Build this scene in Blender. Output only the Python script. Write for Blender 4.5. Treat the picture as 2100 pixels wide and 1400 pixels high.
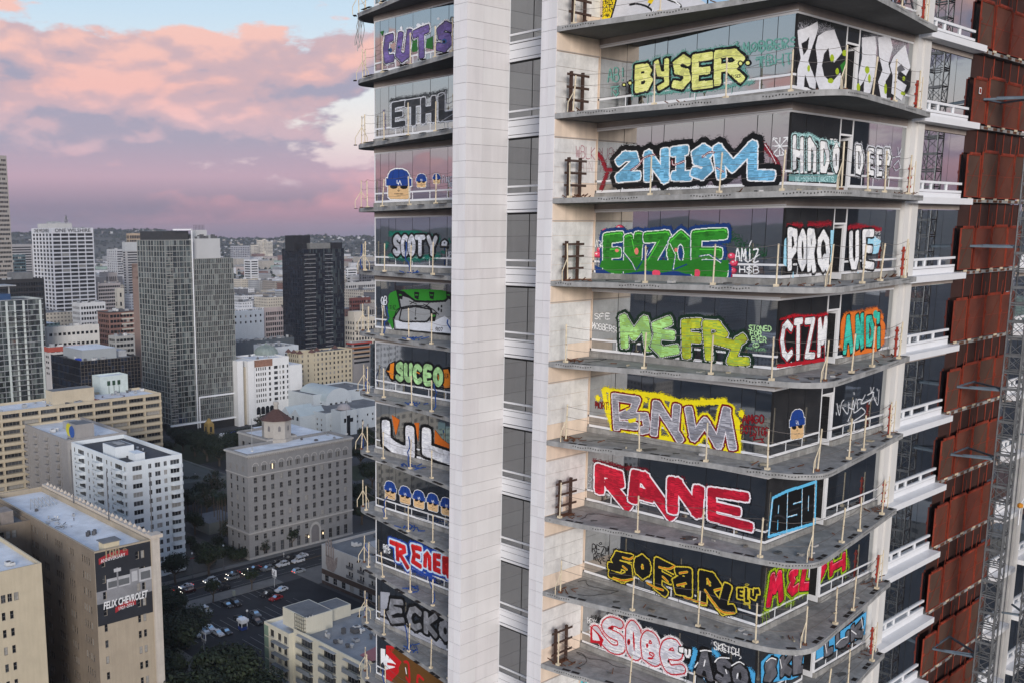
import bpy, math, random
import numpy as np
from mathutils import Vector, Matrix
for o in list(bpy.data.objects): bpy.data.objects.remove(o)
SC = bpy.context.scene; COL = SC.collection
R_ = math.radians
# ------------------------------------------------------------------ camera
# world axes follow the street grid: +x and +y are the two street directions, camera hovers 115 m up
H = 115.0
CF, CX, CY, PIT, ROL, AZ = 2008.13, 697.86, 804.14, R_(9.23), R_(-0.52), R_(51.19)
_h = Vector((math.cos(AZ), math.sin(AZ), 0)); _r = Vector((math.sin(AZ), -math.cos(AZ), 0)); _u = Vector((0, 0, 1))
FW = _h*math.cos(PIT) - _u*math.sin(PIT); _up = _h*math.sin(PIT) + _u*math.cos(PIT)
RT = _r*math.cos(ROL) + _up*math.sin(ROL); UP = -_r*math.sin(ROL) + _up*math.cos(ROL)
cam = bpy.data.cameras.new('camera'); co = bpy.data.objects.new('camera', cam); COL.objects.link(co)
cam.sensor_width = 36; cam.sensor_fit = 'HORIZONTAL'; cam.lens = 36*CF/2100
cam.shift_x = (1050-CX)/2100; cam.shift_y = (CY-700)/2100; cam.clip_start = 0.5; cam.clip_end = 40000
M = Matrix((RT, UP, -FW)).transposed().to_4x4(); M.translation = (0, 0, H); co.matrix_world = M
SC.camera = co
SC.render.resolution_x = 1024; SC.render.resolution_y = 682
# ------------------------------------------------------------------ colour management
SC.view_settings.view_transform = 'Standard'; SC.view_settings.look = 'None'
SC.view_settings.exposure = 1.0; SC.view_settings.gamma = 1; SC.view_settings.use_curve_mapping = False
# ------------------------------------------------------------------ sky: dusk gradient with pink-lit cloud banks, the same all round
SUN_AZ, SUN_EL = R_(230), R_(12)          # low sun behind the camera (angle from +x)
w = bpy.data.worlds.new('World'); SC.world = w; w.use_nodes = True
nt = w.node_tree; N = nt.nodes; L = nt.links
for n in list(N): N.remove(n)
def nd(t, **k):
    n = N.new(t)
    for a, b in k.items(): setattr(n, a, b)
    return n
def mth(op, a, b=None, c=None, clamp=False):
    n = nd('ShaderNodeMath', operation=op, use_clamp=clamp)
    for i, v in enumerate((a, b, c)):
        if v is None: continue
        if isinstance(v, (int, float)): n.inputs[i].default_value = v
        else: L.new(v, n.inputs[i])
    return n.outputs[0]
def ramp(fac, stops, mode='EASE'):
    n = nd('ShaderNodeValToRGB'); n.color_ramp.interpolation = mode; e = n.color_ramp.elements
    while len(e) < len(stops): e.new(0.5)
    for i, (p, c) in enumerate(stops):
        e[i].position = p; e[i].color = (c, c, c, 1) if isinstance(c, (int, float)) else (*c, 1)
    L.new(fac, n.inputs[0]); return n.outputs[0]
def mixc(f, a, b):
    n = nd('ShaderNodeMix', data_type='RGBA'); L.new(f, n.inputs[0]); L.new(a, n.inputs[6]); L.new(b, n.inputs[7]); return n.outputs[2]
def lin(r, g, b):
    f = lambda v: v/12.92/255 if v <= 10 else ((v/255+.055)/1.055)**2.4
    return (f(r), f(g), f(b))
tc = nd('ShaderNodeTexCoord'); sep = nd('ShaderNodeSeparateXYZ'); L.new(tc.outputs['Generated'], sep.inputs[0])
el = mth('ARCSINE', sep.outputs[2]); eld = mth('MULTIPLY', el, 57.2958)     # elevation in degrees
azr = mth('ARCTAN2', sep.outputs[1], sep.outputs[0])
def skynoise(offz, scale=1.0, detail=9, rough=.56, st=2.9, seed=0.0):
    c = nd('ShaderNodeCombineXYZ')
    L.new(mth('MULTIPLY', sep.outputs[0], scale), c.inputs[0]); L.new(mth('MULTIPLY', sep.outputs[1], scale), c.inputs[1])
    L.new(mth('ADD', mth('MULTIPLY', sep.outputs[2], scale*st), offz), c.inputs[2])
    n = nd('ShaderNodeTexNoise', noise_dimensions='4D'); n.inputs['W'].default_value = seed
    n.inputs['Scale'].default_value = 1; n.inputs['Detail'].default_value = detail; n.inputs['Roughness'].default_value = rough
    L.new(c.outputs[0], n.inputs['Vector']); return n.outputs['Fac']
# clear-sky gradient by elevation, deg/40
e40 = mth('DIVIDE', eld, 40.0, clamp=True)
clear = ramp(e40, [(0.0, lin(142,132,158)), (.035, lin(160,146,172)), (.09, lin(222,196,206)), (.15, lin(238,230,228)),
                   (.22, lin(222,232,240)), (.30, lin(200,222,240)), (.45, lin(176,206,236)), (1.0, lin(128,166,212))], 'LINEAR')
CS, SEED = 3.6, 9.2
n0 = skynoise(0.0, CS, detail=10, rough=.58, st=3.0, seed=SEED)
n1 = skynoise(0.30, CS, detail=3, rough=.5, st=3.0, seed=SEED); n2 = skynoise(0.0, CS, detail=3, rough=.5, st=3.0, seed=SEED)
nb = skynoise(0.0, CS*.42, detail=3, st=3.6, seed=7.7)
p0 = skynoise(0.0, CS*4.2, detail=5, rough=.5, st=2.0, seed=2.2); p1 = skynoise(0.34, CS*4.2, detail=4, rough=.5, st=2.0, seed=2.2)
bil0 = mth('ABSOLUTE', mth('SUBTRACT', p0, .5)); bil1 = mth('ABSOLUTE', mth('SUBTRACT', p1, .5))     # rounded heaps
dens0 = mth('ADD', mth('ADD', n0, mth('MULTIPLY', mth('SUBTRACT', nb, .5), .55)), mth('MULTIPLY', mth('SUBTRACT', bil0, .08), .30))
# how much cloud there is at each height above the horizon
bias = ramp(e40, [(0.0, .30), (.03, .24), (.075, .15), (.115, .04), (.155, .0), (.20, .07), (.25, .07), (.29, -.02), (.34, -.09), (.5, -.16), (1, -.22)], 'EASE')
dens = mth('ADD', dens0, bias)
cover = ramp(dens, [(.520, 0.0), (.566, 1.0)], 'EASE')
litr = mth('ADD', mth('ADD', mth('MULTIPLY', mth('SUBTRACT', n2, n1), 2.9), mth('MULTIPLY', mth('SUBTRACT', bil0, bil1), 1.5)), .40)   # tops of the heaps catch the glow
litf = ramp(mth('MAXIMUM', mth('MINIMUM', litr, 1.0), 0.0), [(.22, 0.0), (.50, .45), (.82, 1.0)], 'EASE')
shade = ramp(e40, [(0, lin(130,124,146)), (.04, lin(142,132,156)), (.08, lin(190,162,182)), (.13, lin(168,160,182)), (.2, lin(164,160,182)), (1, lin(168,170,190))], 'LINEAR')
pink = ramp(e40, [(0, lin(142,126,148)), (.03, lin(176,142,162)), (.065, lin(236,172,182)), (.12, lin(238,196,202)), (.2, lin(242,188,182)), (.28, lin(244,196,186)), (1, lin(246,212,204))], 'LINEAR')
cl = mixc(litf, shade, pink)
sky = mixc(cover, clear, cl)
nis = nd('ShaderNodeTexSky', sky_type='NISHITA', sun_disc=False, sun_elevation=R_(4), sun_rotation=math.pi/2-SUN_AZ, altitude=100)
glow = nd('ShaderNodeMix', data_type='RGBA', blend_type='ADD'); glow.inputs[0].default_value = 0.010
L.new(sky, glow.inputs[6]); L.new(nis.outputs[0], glow.inputs[7])
# below the horizon the sky just continues as dark haze (the ground covers it)
bg = nd('ShaderNodeBackground'); bg.inputs[1].default_value = 0.50; L.new(glow.outputs[2], bg.inputs[0])
out = nd('ShaderNodeOutputWorld'); L.new(bg.outputs[0], out.inputs[0])
# ------------------------------------------------------------------ sun: already low, soft and slightly rosy
sl = bpy.data.lights.new('sun', 'SUN'); sl.energy = 1.65; sl.angle = R_(20); sl.color = (1.0, .95, .91)
so = bpy.data.objects.new('sun', sl); COL.objects.link(so)
sd = Vector((math.cos(SUN_EL)*math.cos(SUN_AZ), math.cos(SUN_EL)*math.sin(SUN_AZ), math.sin(SUN_EL)))
so.rotation_euler = sd.to_track_quat('Z', 'Y').to_euler()
SC.cycles.max_bounces = 6; SC.cycles.diffuse_bounces = 3; SC.cycles.glossy_bounces = 3
# ------------------------------------------------------------------ pixel (of the 2100x1400 photograph) -> direction -> point on a known plane
def ray(x, y): return FW + RT*((x-CX)/CF) - UP*((y-CY)/CF)
def onX(x, y, X): r = ray(x, y); t = X/r.x; return Vector((X, r.y*t, H+r.z*t))
def onY(x, y, Y): r = ray(x, y); t = Y/r.y; return Vector((r.x*t, Y, H+r.z*t))
def onZ(x, y, Z): r = ray(x, y); t = (Z-H)/r.z; return Vector((r.x*t, r.y*t, Z))
def atD(x, y, d): r = ray(x, y); t = d/math.hypot(r.x, r.y); return Vector((r.x*t, r.y*t, H+r.z*t))
def PX(x, y, z):
    v = Vector((x, y, z-H)); d = v.dot(FW); return (CX+CF*v.dot(RT)/d, CY-CF*v.dot(UP)/d)
def bis(f, a, b):
    fa = f(a)
    for _ in range(60):
        m = (a+b)/2
        if (f(m) > 0) == (fa > 0): a = m
        else: b = m
    return (a+b)/2
def plan(xc, yr, xl=None, xr=None, d=None, z=None, dx=20, dy=20):
    """near roof corner at pixel (xc,yr), at distance d or roof height z; ends of the two visible roof lines at pixels xl, xr"""
    c = atD(xc, yr, d) if d else onZ(xc, yr, z)
    x0, y0, zr = c
    y1 = y0+dy if xl is None else bis(lambda y: PX(x0, y, zr)[0]-xl, y0, y0+400)
    x1 = x0+dx if xr is None else bis(lambda x: PX(x, y0, zr)[0]-xr, x0, x0+400)
    return x0, y0, x1, y1, zr
# ------------------------------------------------------------------ materials
MATS = {}
ALB = 1.0
def mat(name, rgb, rough=.8, var=.12, scale=.6, metal=0.0, spec=.3, streak=0.0, bump=0.0, bscale=None, emit=0.0, alpha=1.0, vz=1.0, fine=0.0):
    if name in MATS: return MATS[name]
    m = bpy.data.materials.new(name); m.use_nodes = True; MATS[name] = m; rgb = tuple(c*ALB for c in rgb) if not emit else rgb
    t = m.node_tree; n = t.nodes; l = t.links; b = n['Principled BSDF']
    b.inputs['Roughness'].default_value = rough; b.inputs['Metallic'].default_value = metal
    b.inputs['Specular IOR Level'].default_value = spec; b.inputs['Alpha'].default_value = alpha
    g = n.new('ShaderNodeNewGeometry'); mp = n.new('ShaderNodeMapping'); mp.inputs['Scale'].default_value = (scale, scale, scale*vz)
    l.new(g.outputs['Position'], mp.inputs[0])
    no = n.new('ShaderNodeTexNoise'); no.inputs['Scale'].default_value = 1; no.inputs['Detail'].default_value = 6; no.inputs['Roughness'].default_value = .65
    l.new(mp.outputs[0], no.inputs['Vector'])
    r = n.new('ShaderNodeValToRGB'); e = r.color_ramp.elements
    e[0].position = .28; e[1].position = .72
    e[0].color = (*[c*(1-var) for c in rgb], 1); e[1].color = (*[min(.95, c*(1+var)) for c in rgb], 1)
    l.new(no.outputs['Fac'], r.inputs[0]); colr = r.outputs[0]
    if streak:
        mp2 = n.new('ShaderNodeMapping'); mp2.inputs['Scale'].default_value = (2.2, 2.2, .16); l.new(g.outputs['Position'], mp2.inputs[0])
        n2 = n.new('ShaderNodeTexNoise'); n2.inputs['Scale'].default_value = 1; n2.inputs['Detail'].default_value = 4; l.new(mp2.outputs[0], n2.inputs['Vector'])
        r2 = n.new('ShaderNodeValToRGB'); r2.color_ramp.elements[0].position = .40; r2.color_ramp.elements[1].position = .62
        r2.color_ramp.elements[0].color = (1-streak,)*3+(1,); r2.color_ramp.elements[1].color = (1, 1, 1, 1); l.new(n2.outputs['Fac'], r2.inputs[0])
        mx = n.new('ShaderNodeMix'); mx.data_type = 'RGBA'; mx.blend_type = 'MULTIPLY'; mx.inputs[0].default_value = 1
        l.new(colr, mx.inputs[6]); l.new(r2.outputs[0], mx.inputs[7]); colr = mx.outputs[2]
    if fine:
        n3 = n.new('ShaderNodeTexNoise'); n3.inputs['Scale'].default_value = 9; n3.inputs['Detail'].default_value = 3; l.new(g.outputs['Position'], n3.inputs['Vector'])
        r3 = n.new('ShaderNodeValToRGB'); r3.color_ramp.elements[0].position = .3; r3.color_ramp.elements[1].position = .7
        r3.color_ramp.elements[0].color = (1-fine,)*3+(1,); r3.color_ramp.elements[1].color = (1, 1, 1, 1); l.new(n3.outputs['Fac'], r3.inputs[0])
        mx = n.new('ShaderNodeMix'); mx.data_type = 'RGBA'; mx.blend_type = 'MULTIPLY'; mx.inputs[0].default_value = 1
        l.new(colr, mx.inputs[6]); l.new(r3.outputs[0], mx.inputs[7]); colr = mx.outputs[2]
    l.new(colr, b.inputs['Base Color'])
    if bump:
        n4 = n.new('ShaderNodeTexNoise'); n4.inputs['Scale'].default_value = bscale or scale*6; n4.inputs['Detail'].default_value = 4; l.new(g.outputs['Position'], n4.inputs['Vector'])
        bp = n.new('ShaderNodeBump'); bp.inputs['Strength'].default_value = bump; bp.inputs['Distance'].default_value = .05
        l.new(n4.outputs['Fac'], bp.inputs['Height']); l.new(bp.outputs[0], b.inputs['Normal'])
    if emit:
        b.inputs['Emission Color'].default_value = (*rgb, 1); b.inputs['Emission Strength'].default_value = emit
    return m
def glass(name, body, refl, rough=.02, var=.2):
    """tinted, coated glazing: dark body under a clear mirror coat"""
    if name in MATS: return MATS[name]
    m = bpy.data.materials.new(name); m.use_nodes = True; MATS[name] = m
    t = m.node_tree; n = t.nodes; l = t.links
    for q in list(n): n.remove(q)
    o = n.new('ShaderNodeOutputMaterial'); d = n.new('ShaderNodeBsdfDiffuse'); g = n.new('ShaderNodeBsdfGlossy'); mx = n.new('ShaderNodeMixShader')
    g.inputs['Color'].default_value = (.93, .97, 1, 1); g.inputs['Roughness'].default_value = rough
    fr = n.new('ShaderNodeLayerWeight'); fr.inputs['Blend'].default_value = .35
    mr = n.new('ShaderNodeMapRange'); mr.inputs['To Min'].default_value = refl; mr.inputs['To Max'].default_value = min(1, refl+.5)
    l.new(fr.outputs['Fresnel'], mr.inputs[0])
    ge = n.new('ShaderNodeNewGeometry'); no = n.new('ShaderNodeTexNoise'); no.inputs['Scale'].default_value = .5; l.new(ge.outputs['Position'], no.inputs['Vector'])
    r = n.new('ShaderNodeValToRGB'); r.color_ramp.elements[0].color = (*[c*(1-var) for c in body], 1); r.color_ramp.elements[1].color = (*[c*(1+var) for c in body], 1)
    l.new(no.outputs['Fac'], r.inputs[0]); l.new(r.outputs[0], d.inputs['Color'])
    # faint pillow of each pane
    n2 = n.new('ShaderNodeTexNoise'); n2.inputs['Scale'].default_value = .55; n2.inputs['Detail'].default_value = 1; l.new(ge.outputs['Position'], n2.inputs['Vector'])
    bp = n.new('ShaderNodeBump'); bp.inputs['Strength'].default_value = .05; bp.inputs['Distance'].default_value = .06; l.new(n2.outputs['Fac'], bp.inputs['Height']); l.new(bp.outputs[0], g.inputs['Normal'])
    if rough < .03:
        n3 = n.new('ShaderNodeTexNoise'); n3.inputs['Scale'].default_value = 1.6; n3.inputs['Detail'].default_value = 7; n3.inputs['Roughness'].default_value = .7; l.new(ge.outputs['Position'], n3.inputs['Vector'])
        r3 = n.new('ShaderNodeValToRGB'); r3.color_ramp.elements[0].position = .48; r3.color_ramp.elements[1].position = .85; r3.color_ramp.elements[0].color = (0,0,0,1); r3.color_ramp.elements[1].color = (.035,.034,.033,1); l.new(n3.outputs['Fac'], r3.inputs[0])
        ad = n.new('ShaderNodeMix'); ad.data_type = 'RGBA'; ad.blend_type = 'ADD'; ad.inputs[0].default_value = 1; l.new(r.outputs[0], ad.inputs[6]); l.new(r3.outputs[0], ad.inputs[7]); l.new(ad.outputs[2], d.inputs['Color'])
    l.new(mr.outputs[0], mx.inputs[0]); l.new(d.outputs[0], mx.inputs[1]); l.new(g.outputs[0], mx.inputs[2]); l.new(mx.outputs[0], o.inputs[0])
    return m
# ------------------------------------------------------------------ mesh helpers
class MB:
    def __init__(s): s.v = []; s.f = []; s.m = []; s.mats = []
    def mi(s, m):
        if m not in s.mats: s.mats.append(m)
        return s.mats.index(m)
    def q(s, pts, m):
        k = len(s.v); s.v += [tuple(p) for p in pts]; s.f.append(tuple(range(k, k+len(pts)))); s.m.append(s.mi(m)); return s
    def box(s, x0, y0, z0, x1, y1, z1, m, bot=True):
        k = len(s.v); i = s.mi(m)
        s.v += [(x0,y0,z0),(x1,y0,z0),(x1,y1,z0),(x0,y1,z0),(x0,y0,z1),(x1,y0,z1),(x1,y1,z1),(x0,y1,z1)]
        F = [(4,5,6,7),(0,1,5,4),(1,2,6,5),(2,3,7,6),(3,0,4,7)] + ([(3,2,1,0)] if bot else [])
        for f in F: s.f.append(tuple(k+a for a in f)); s.m.append(i)
        return s
    def prism(s, pts, z0, z1, m, mside=None, bot=True):
        """outline counter-clockwise"""
        k = len(s.v); n = len(pts); i = s.mi(m); j = s.mi(mside or m)
        s.v += [(p[0], p[1], z0) for p in pts] + [(p[0], p[1], z1) for p in pts]
        s.f.append(tuple(range(k+n, k+2*n))); s.m.append(i)
        if bot: s.f.append(tuple(range(k+n-1, k-1, -1))); s.m.append(i)
        for a in range(n):
            b = (a+1) % n; s.f.append((k+a, k+b, k+n+b, k+n+a)); s.m.append(j)
        return s
    def tube(s, p, q, r, m, n=6, r2=None, cap=True):
        p = Vector(p); q = Vector(q); d = (q-p)
        if d.length < 1e-6: return s
        d.normalize(); a = d.orthogonal().normalized(); b = d.cross(a); k = len(s.v); i = s.mi(m); r2 = r if r2 is None else r2
        for c, rr in ((p, r), (q, r2)):
            for t in range(n):
                an = 2*math.pi*t/n; s.v.append(tuple(c + a*math.cos(an)*rr + b*math.sin(an)*rr))
        for t in range(n):
            u = (t+1) % n; s.f.append((k+t, k+u, k+n+u, k+n+t)); s.m.append(i)
        if cap:
            s.f.append(tuple(range(k+n-1, k-1, -1))); s.m.append(i); s.f.append(tuple(range(k+n, k+2*n))); s.m.append(i)
        return s
    def bar(s, p, q, w, h, m):
        """square bar from p to q"""
        p = Vector(p); q = Vector(q); d = (q-p).normalized(); a = d.cross(Vector((0,0,1)))
        a = Vector((1,0,0)) if a.length < 1e-4 else a.normalized(); b = d.cross(a).normalized()
        k = len(s.v); i = s.mi(m)
        for c in (p, q):
            for sa, sb in ((-1,-1),(1,-1),(1,1),(-1,1)): s.v.append(tuple(c + a*sa*w/2 + b*sb*h/2))
        for f in ((3,2,1,0),(4,5,6,7),(0,1,5,4),(1,2,6,5),(2,3,7,6),(3,0,4,7)): s.f.append(tuple(k+t for t in f)); s.m.append(i)
        return s
    def lathe(s, c, prof, m, n=10):
        k = len(s.v); i = s.mi(m)
        for r, z in prof:
            for t in range(n): an = 2*math.pi*t/n; s.v.append((c[0]+r*math.cos(an), c[1]+r*math.sin(an), c[2]+z))
        for j in range(len(prof)-1):
            for t in range(n):
                u = (t+1) % n; s.f.append((k+j*n+t, k+j*n+u, k+(j+1)*n+u, k+(j+1)*n+t)); s.m.append(i)
        s.f.append(tuple(k+(len(prof)-1)*n+t for t in range(n))); s.m.append(i)
        return s
    def mesh(s, name):
        me = bpy.data.meshes.new(name); me.from_pydata(s.v, [], s.f)
        for m in s.mats: me.materials.append(m)
        if len(s.mats) > 1: me.polygons.foreach_set('material_index', s.m)
        me.update(); return me
    def obj(s, name, parent=None, kind=None, label=None, smooth=False):
        me = s.mesh(name)
        if smooth: me.polygons.foreach_set('use_smooth', [True]*len(me.polygons))
        return ob(name, me, parent, kind=kind, label=label)
def ob(name, data, parent=None, loc=None, rz=0.0, kind=None, label=None, local=False):
    o = bpy.data.objects.new(name, data); COL.objects.link(o)
    if loc is not None: o.location = loc
    if rz: o.rotation_euler = (0, 0, rz)
    if parent is not None: attach(o, parent, local)
    if kind: o['kind'] = kind
    if label: o['label'] = label
    return o
ROOT = {}
def worldoff(p):
    return ROOT.get(p.name, Vector((0,0,0)))
def attach(o, parent, local=False):
    o.parent = parent
    if not local: o.matrix_parent_inverse = Matrix.Translation(-worldoff(parent))
def thing(name, label, cat, loc=(0,0,0), group=None):
    o = bpy.data.objects.new(name, None); COL.objects.link(o); o.empty_display_size = .5; o.location = loc
    o['label'] = label; o['category'] = cat
    if group: o['group'] = group
    ROOT[o.name] = Vector(loc); return o
def tag(o, label, cat, group=None):
    o['label'] = label; o['category'] = cat
    if group: o['group'] = group
    return o
def copy_tree(o, parent=None):
    c = o.copy(); COL.objects.link(c)
    if parent is not None: c.parent = parent
    for ch in list(o.children): copy_tree(ch, c)
    return c
def catmull(pts, closed=False, k=6):
    P = [Vector((p[0], p[1])) for p in pts]; n = len(P); o = []
    if n < 3: return [tuple(p) for p in P]
    for i in range(n if closed else n-1):
        p0 = P[(i-1) % n] if closed or i > 0 else P[0]; p1 = P[i]; p2 = P[(i+1) % n]; p3 = P[(i+2) % n] if closed or i+2 < n else P[-1]
        for j in range(k):
            t = j/k; o.append(tuple(.5*((2*p1)+(p2-p0)*t+(2*p0-5*p1+4*p2-p3)*t*t+(3*p1-p0-3*p2+p3)*t**3)))
    if not closed: o.append(tuple(P[-1]))
    return o
random.seed(11)
# ================================================================== ground
m_ground = mat('ground_asphalt', (.06,.06,.062), .9, .35, .02, fine=.3)
g = MB(); g.q([(-14000,-14000,0),(14000,-14000,0),(14000,14000,0),(-14000,14000,0)], m_ground); g.obj('ground', kind='structure')
# ================================================================== unfinished graffiti tower
X0, Y0 = 33.52, 17.10           # glass planes: x = X0 faces -x, y = Y0 faces -y
XE, YR, YP, YQ, YL = 42.85, 25.06, 29.75, 30.52, 38.70
XP = 30.85                      # front of the two white piers
ZT = lambda k: 122.15-3.2*(k-1) # head of glazing on floor k
ZS = lambda k: ZT(k)-2.70       # top of the balcony slab of floor k
K0, K1 = -1, 11
m_conc = mat('concrete', (.36,.355,.345), .9, .14, .9, streak=.25, bump=.25, fine=.18)
m_concd = mat('concrete_soffit', (.15,.148,.145), .95, .2, .7, fine=.15)  # formwork concrete; the shade of the slab undersides is put into its colour
m_curb = mat('concrete_curb', (.34,.33,.31), .9, .25, 1.2, streak=.3, fine=.2)
m_white = mat('white_cladding', (.72,.695,.69), .45, .04, .35, spec=.4, streak=.06)
m_whites = [m_white, mat('white_cladding_b', (.705,.68,.675), .45, .05, .35, spec=.4, streak=.08), mat('white_cladding_c', (.735,.715,.71), .45, .04, .35, spec=.4, streak=.05), mat('white_cladding_d', (.71,.68,.68), .5, .06, .5, spec=.3, streak=.10)]
m_whitem = mat('white_metal', (.74,.74,.75), .4, .04, 1.5, spec=.5)
m_joint = mat('panel_joint', (.15,.14,.14), .9, .1)
m_beige = mat('beige_sheathing', (.74,.60,.48), .8, .10, .8, streak=.14)
m_stone = mat('pale_marble', (.70,.68,.66), .55, .13, 2.4, streak=.12, fine=.08)
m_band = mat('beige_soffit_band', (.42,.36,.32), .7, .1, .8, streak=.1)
m_glass = glass('tinted_glass', (.008,.010,.013), .40)
m_glassb = glass('tinted_glass_grey', (.030,.030,.032), .20)
m_glassl = glass('tinted_glass_left', (.010,.012,.015), .44)  # left-bay glazing, slightly more reflective than the main glass
m_dark = mat('dark_interior', (.02,.02,.021), .9, .3, .4)
m_black = mat('black_gasket', (.015,.015,.016), .6, .1)
m_post = mat('cream_post_paint', (.66,.56,.40), .6, .2, 3, fine=.2)
m_rust = mat('rust', (.13,.055,.03), .9, .4, 3, fine=.3)
m_brown = mat('brown_steel', (.055,.030,.022), .8, .3, 2)
m_cable = mat('steel_cable', (.13,.11,.10), .6, .2)
m_bluew = mat('blue_netting', (.02,.06,.22), .9, .3, 3)
tower = thing('unfinished_tower', 'unfinished high-rise with graffiti on every glazed floor and white piers', 'building', (X0, Y0, 0))

def slab_outline_r():
    c = [(-2.66,7.95),(-2.5,6.9),(-2.18,5.55),(-1.85,4.2),(-1.55,2.8),(-1.32,1.6),(-1.2,.6),(-1.06,-.25),(-.86,-.95),(-.55,-1.45),(-.1,-1.78),(.5,-1.88),(1.3,-1.82),
         (2.6,-1.66),(4.2,-1.47),(5.8,-1.27),(7.2,-1.08),(8.6,-.90),(9.35,-.82)]
    return [(X0+a, Y0+b) for a, b in catmull(c, k=4)]
OUT_R = slab_outline_r()
def slab_outline_l():
    c = [(31.2,30.5),(31.5,31.5),(31.75,32.7),(31.98,33.9),(32.2,35.1),(32.45,36.3),(32.72,37.5),(32.88,38.5),(33.02,39.2),(33.3,39.72),(33.75,40.05),(34.4,40.16),(36,40.05),(39,39.8),(44,39.4)]
    return catmull(c, k=4)
OUT_L = slab_outline_l()
POST_A = [(-2.3,7.4),(-1.62,4.3),(-1.2,1.75)]
POST_B = [(-.88,-.35),(.35,-1.62),(2.95,-1.42),(5.0,-1.18),(8.1,-.8)]
def mesh_post():
    b = MB(); b.tube((0,0,.0),(0,0,1.5), .029, m_post, 6); b.box(-.075,-.075,0,.075,.075,.09, m_post); b.box(-.05,-.012,1.40,.05,.012,1.43, m_post); b.box(-.012,-.05,.7,.012,.05,.73, m_rust)
    return b.mesh('guard_post')
ME_POST = mesh_post()
def mesh_tripod():
    b = MB(); b.tube((0,0,0),(0,0,1.55), .029, m_post, 6); b.tube((0,0,.95),(-.34,.12,.40), .02, m_post, 5); b.tube((-.34,.12,.40),(-.34,.12,0), .02, m_post, 5)
    b.tube((0,0,.95),(.30,.10,.40), .02, m_post, 5); b.tube((.30,.10,.40),(.30,.10,0), .02, m_post, 5); b.box(-.07,-.07,0,.07,.07,.08, m_rust)
    return b.mesh('guard_tripod')
ME_TRI = mesh_tripod()
def mesh_frame():   # brown steel end frame, in the plane of the wall
    b = MB()
    for x in (.10, .80): b.box(x-.05,-.05,0,x+.05,.05,1.55, m_brown)
    for z in (.48, .95, 1.42): b.box(-.22,-.075,z-.045,1.12,-.05,z+.045, m_brown)
    b.box(.05,-.12,0,.85,.10,.05, m_rust)
    return b.mesh('end_frame')
ME_FRAME = mesh_frame()
def mesh_pocket():
    b = MB(); b.box(-.17,-.085,-.02,.17,.085,.004, mat('anchor_pocket', (.022,.017,.015), .95, .3, 4)); return b.mesh('anchor_pocket')
ME_POCK = mesh_pocket()
def along(out, step0, step):
    """points along an outline"""
    d = 0; nxt = step0; res = []
    for a, b in zip(out, out[1:]):
        L_ = math.dist(a, b)
        while nxt <= d+L_:
            t = (nxt-d)/L_; res.append(((a[0]+(b[0]-a[0])*t, a[1]+(b[1]-a[1])*t), math.atan2(b[1]-a[1], b[0]-a[0]))); nxt += step(len(res)) if callable(step) else step
        d += L_
    return res
m_hole = mat('form_hole', (.05,.047,.045), .95, .2, 4)
rs = random.Random(5)
def balcony(k, out, inner, posts, tripods, side):
    z = ZS(k); b = MB()
    pts = list(out)+inner
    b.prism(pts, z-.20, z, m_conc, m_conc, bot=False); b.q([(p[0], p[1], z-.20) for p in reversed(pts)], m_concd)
    sl_ = b.obj('balcony_slab', tower)
    # row of form holes in the slab edge, in groups
    hb = MB()
    for (p, an) in along(out, .25, .105):
        if math.sin(p[0]*1.9+p[1]*2.3+k*1.7) < .1: continue
        nx, ny = math.sin(an), -math.cos(an); tx, ty = math.cos(an), math.sin(an); r = .026; zz = z-.085+.02*math.sin(p[1]*9)
        c = Vector((p[0]+nx*.004, p[1]+ny*.004, zz))
        hb.q([c+Vector((tx*r*math.cos(a), ty*r*math.cos(a), r*1.2*math.sin(a))) for a in [i*math.pi/3 for i in range(6)]], m_hole)
    hb.obj('form_holes', sl_, kind='stuff')
    for (p, an) in along(out, .9+rs.random()*.4, lambda i: .42 if i % 3 == 1 else 1.45):
        nx, ny = math.sin(an), -math.cos(an)
        ob('anchor_pocket', ME_POCK, sl_, (p[0]-nx*.16, p[1]-ny*.16, z), an)
    pp = []
    for i, (x, y) in enumerate(posts):
        x += rs.uniform(-.12,.12); y += rs.uniform(-.06,.06); pp.append((x, y))
        tri = i in tripods
        po = ob('guard_tripod' if tri else 'guard_post', ME_TRI if tri else ME_POST, sl_, (x, y, z), side if tri else rs.uniform(-.3,.3)); po.rotation_euler = (rs.gauss(0,.022), rs.gauss(0,.022), po.rotation_euler[2]); po.scale = (1, 1, rs.uniform(.88,1.02))
    for h in (.52, 1.0, 1.42):
        c = MB()
        for (a, q) in zip(pp, pp[1:]):
            n = 5; prev = Vector((a[0], a[1], z+h))
            for j in range(1, n+1):
                t = j/n; cur = Vector((a[0]+(q[0]-a[0])*t, a[1]+(q[1]-a[1])*t, z+h-.10*math.sin(math.pi*t)*(.3+h*.6))); c.tube(prev, cur, .0085, m_cable, 4, cap=False); prev = cur
        c.obj('guard_cable', sl_)
    return sl_
SLABS = {}
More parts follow.
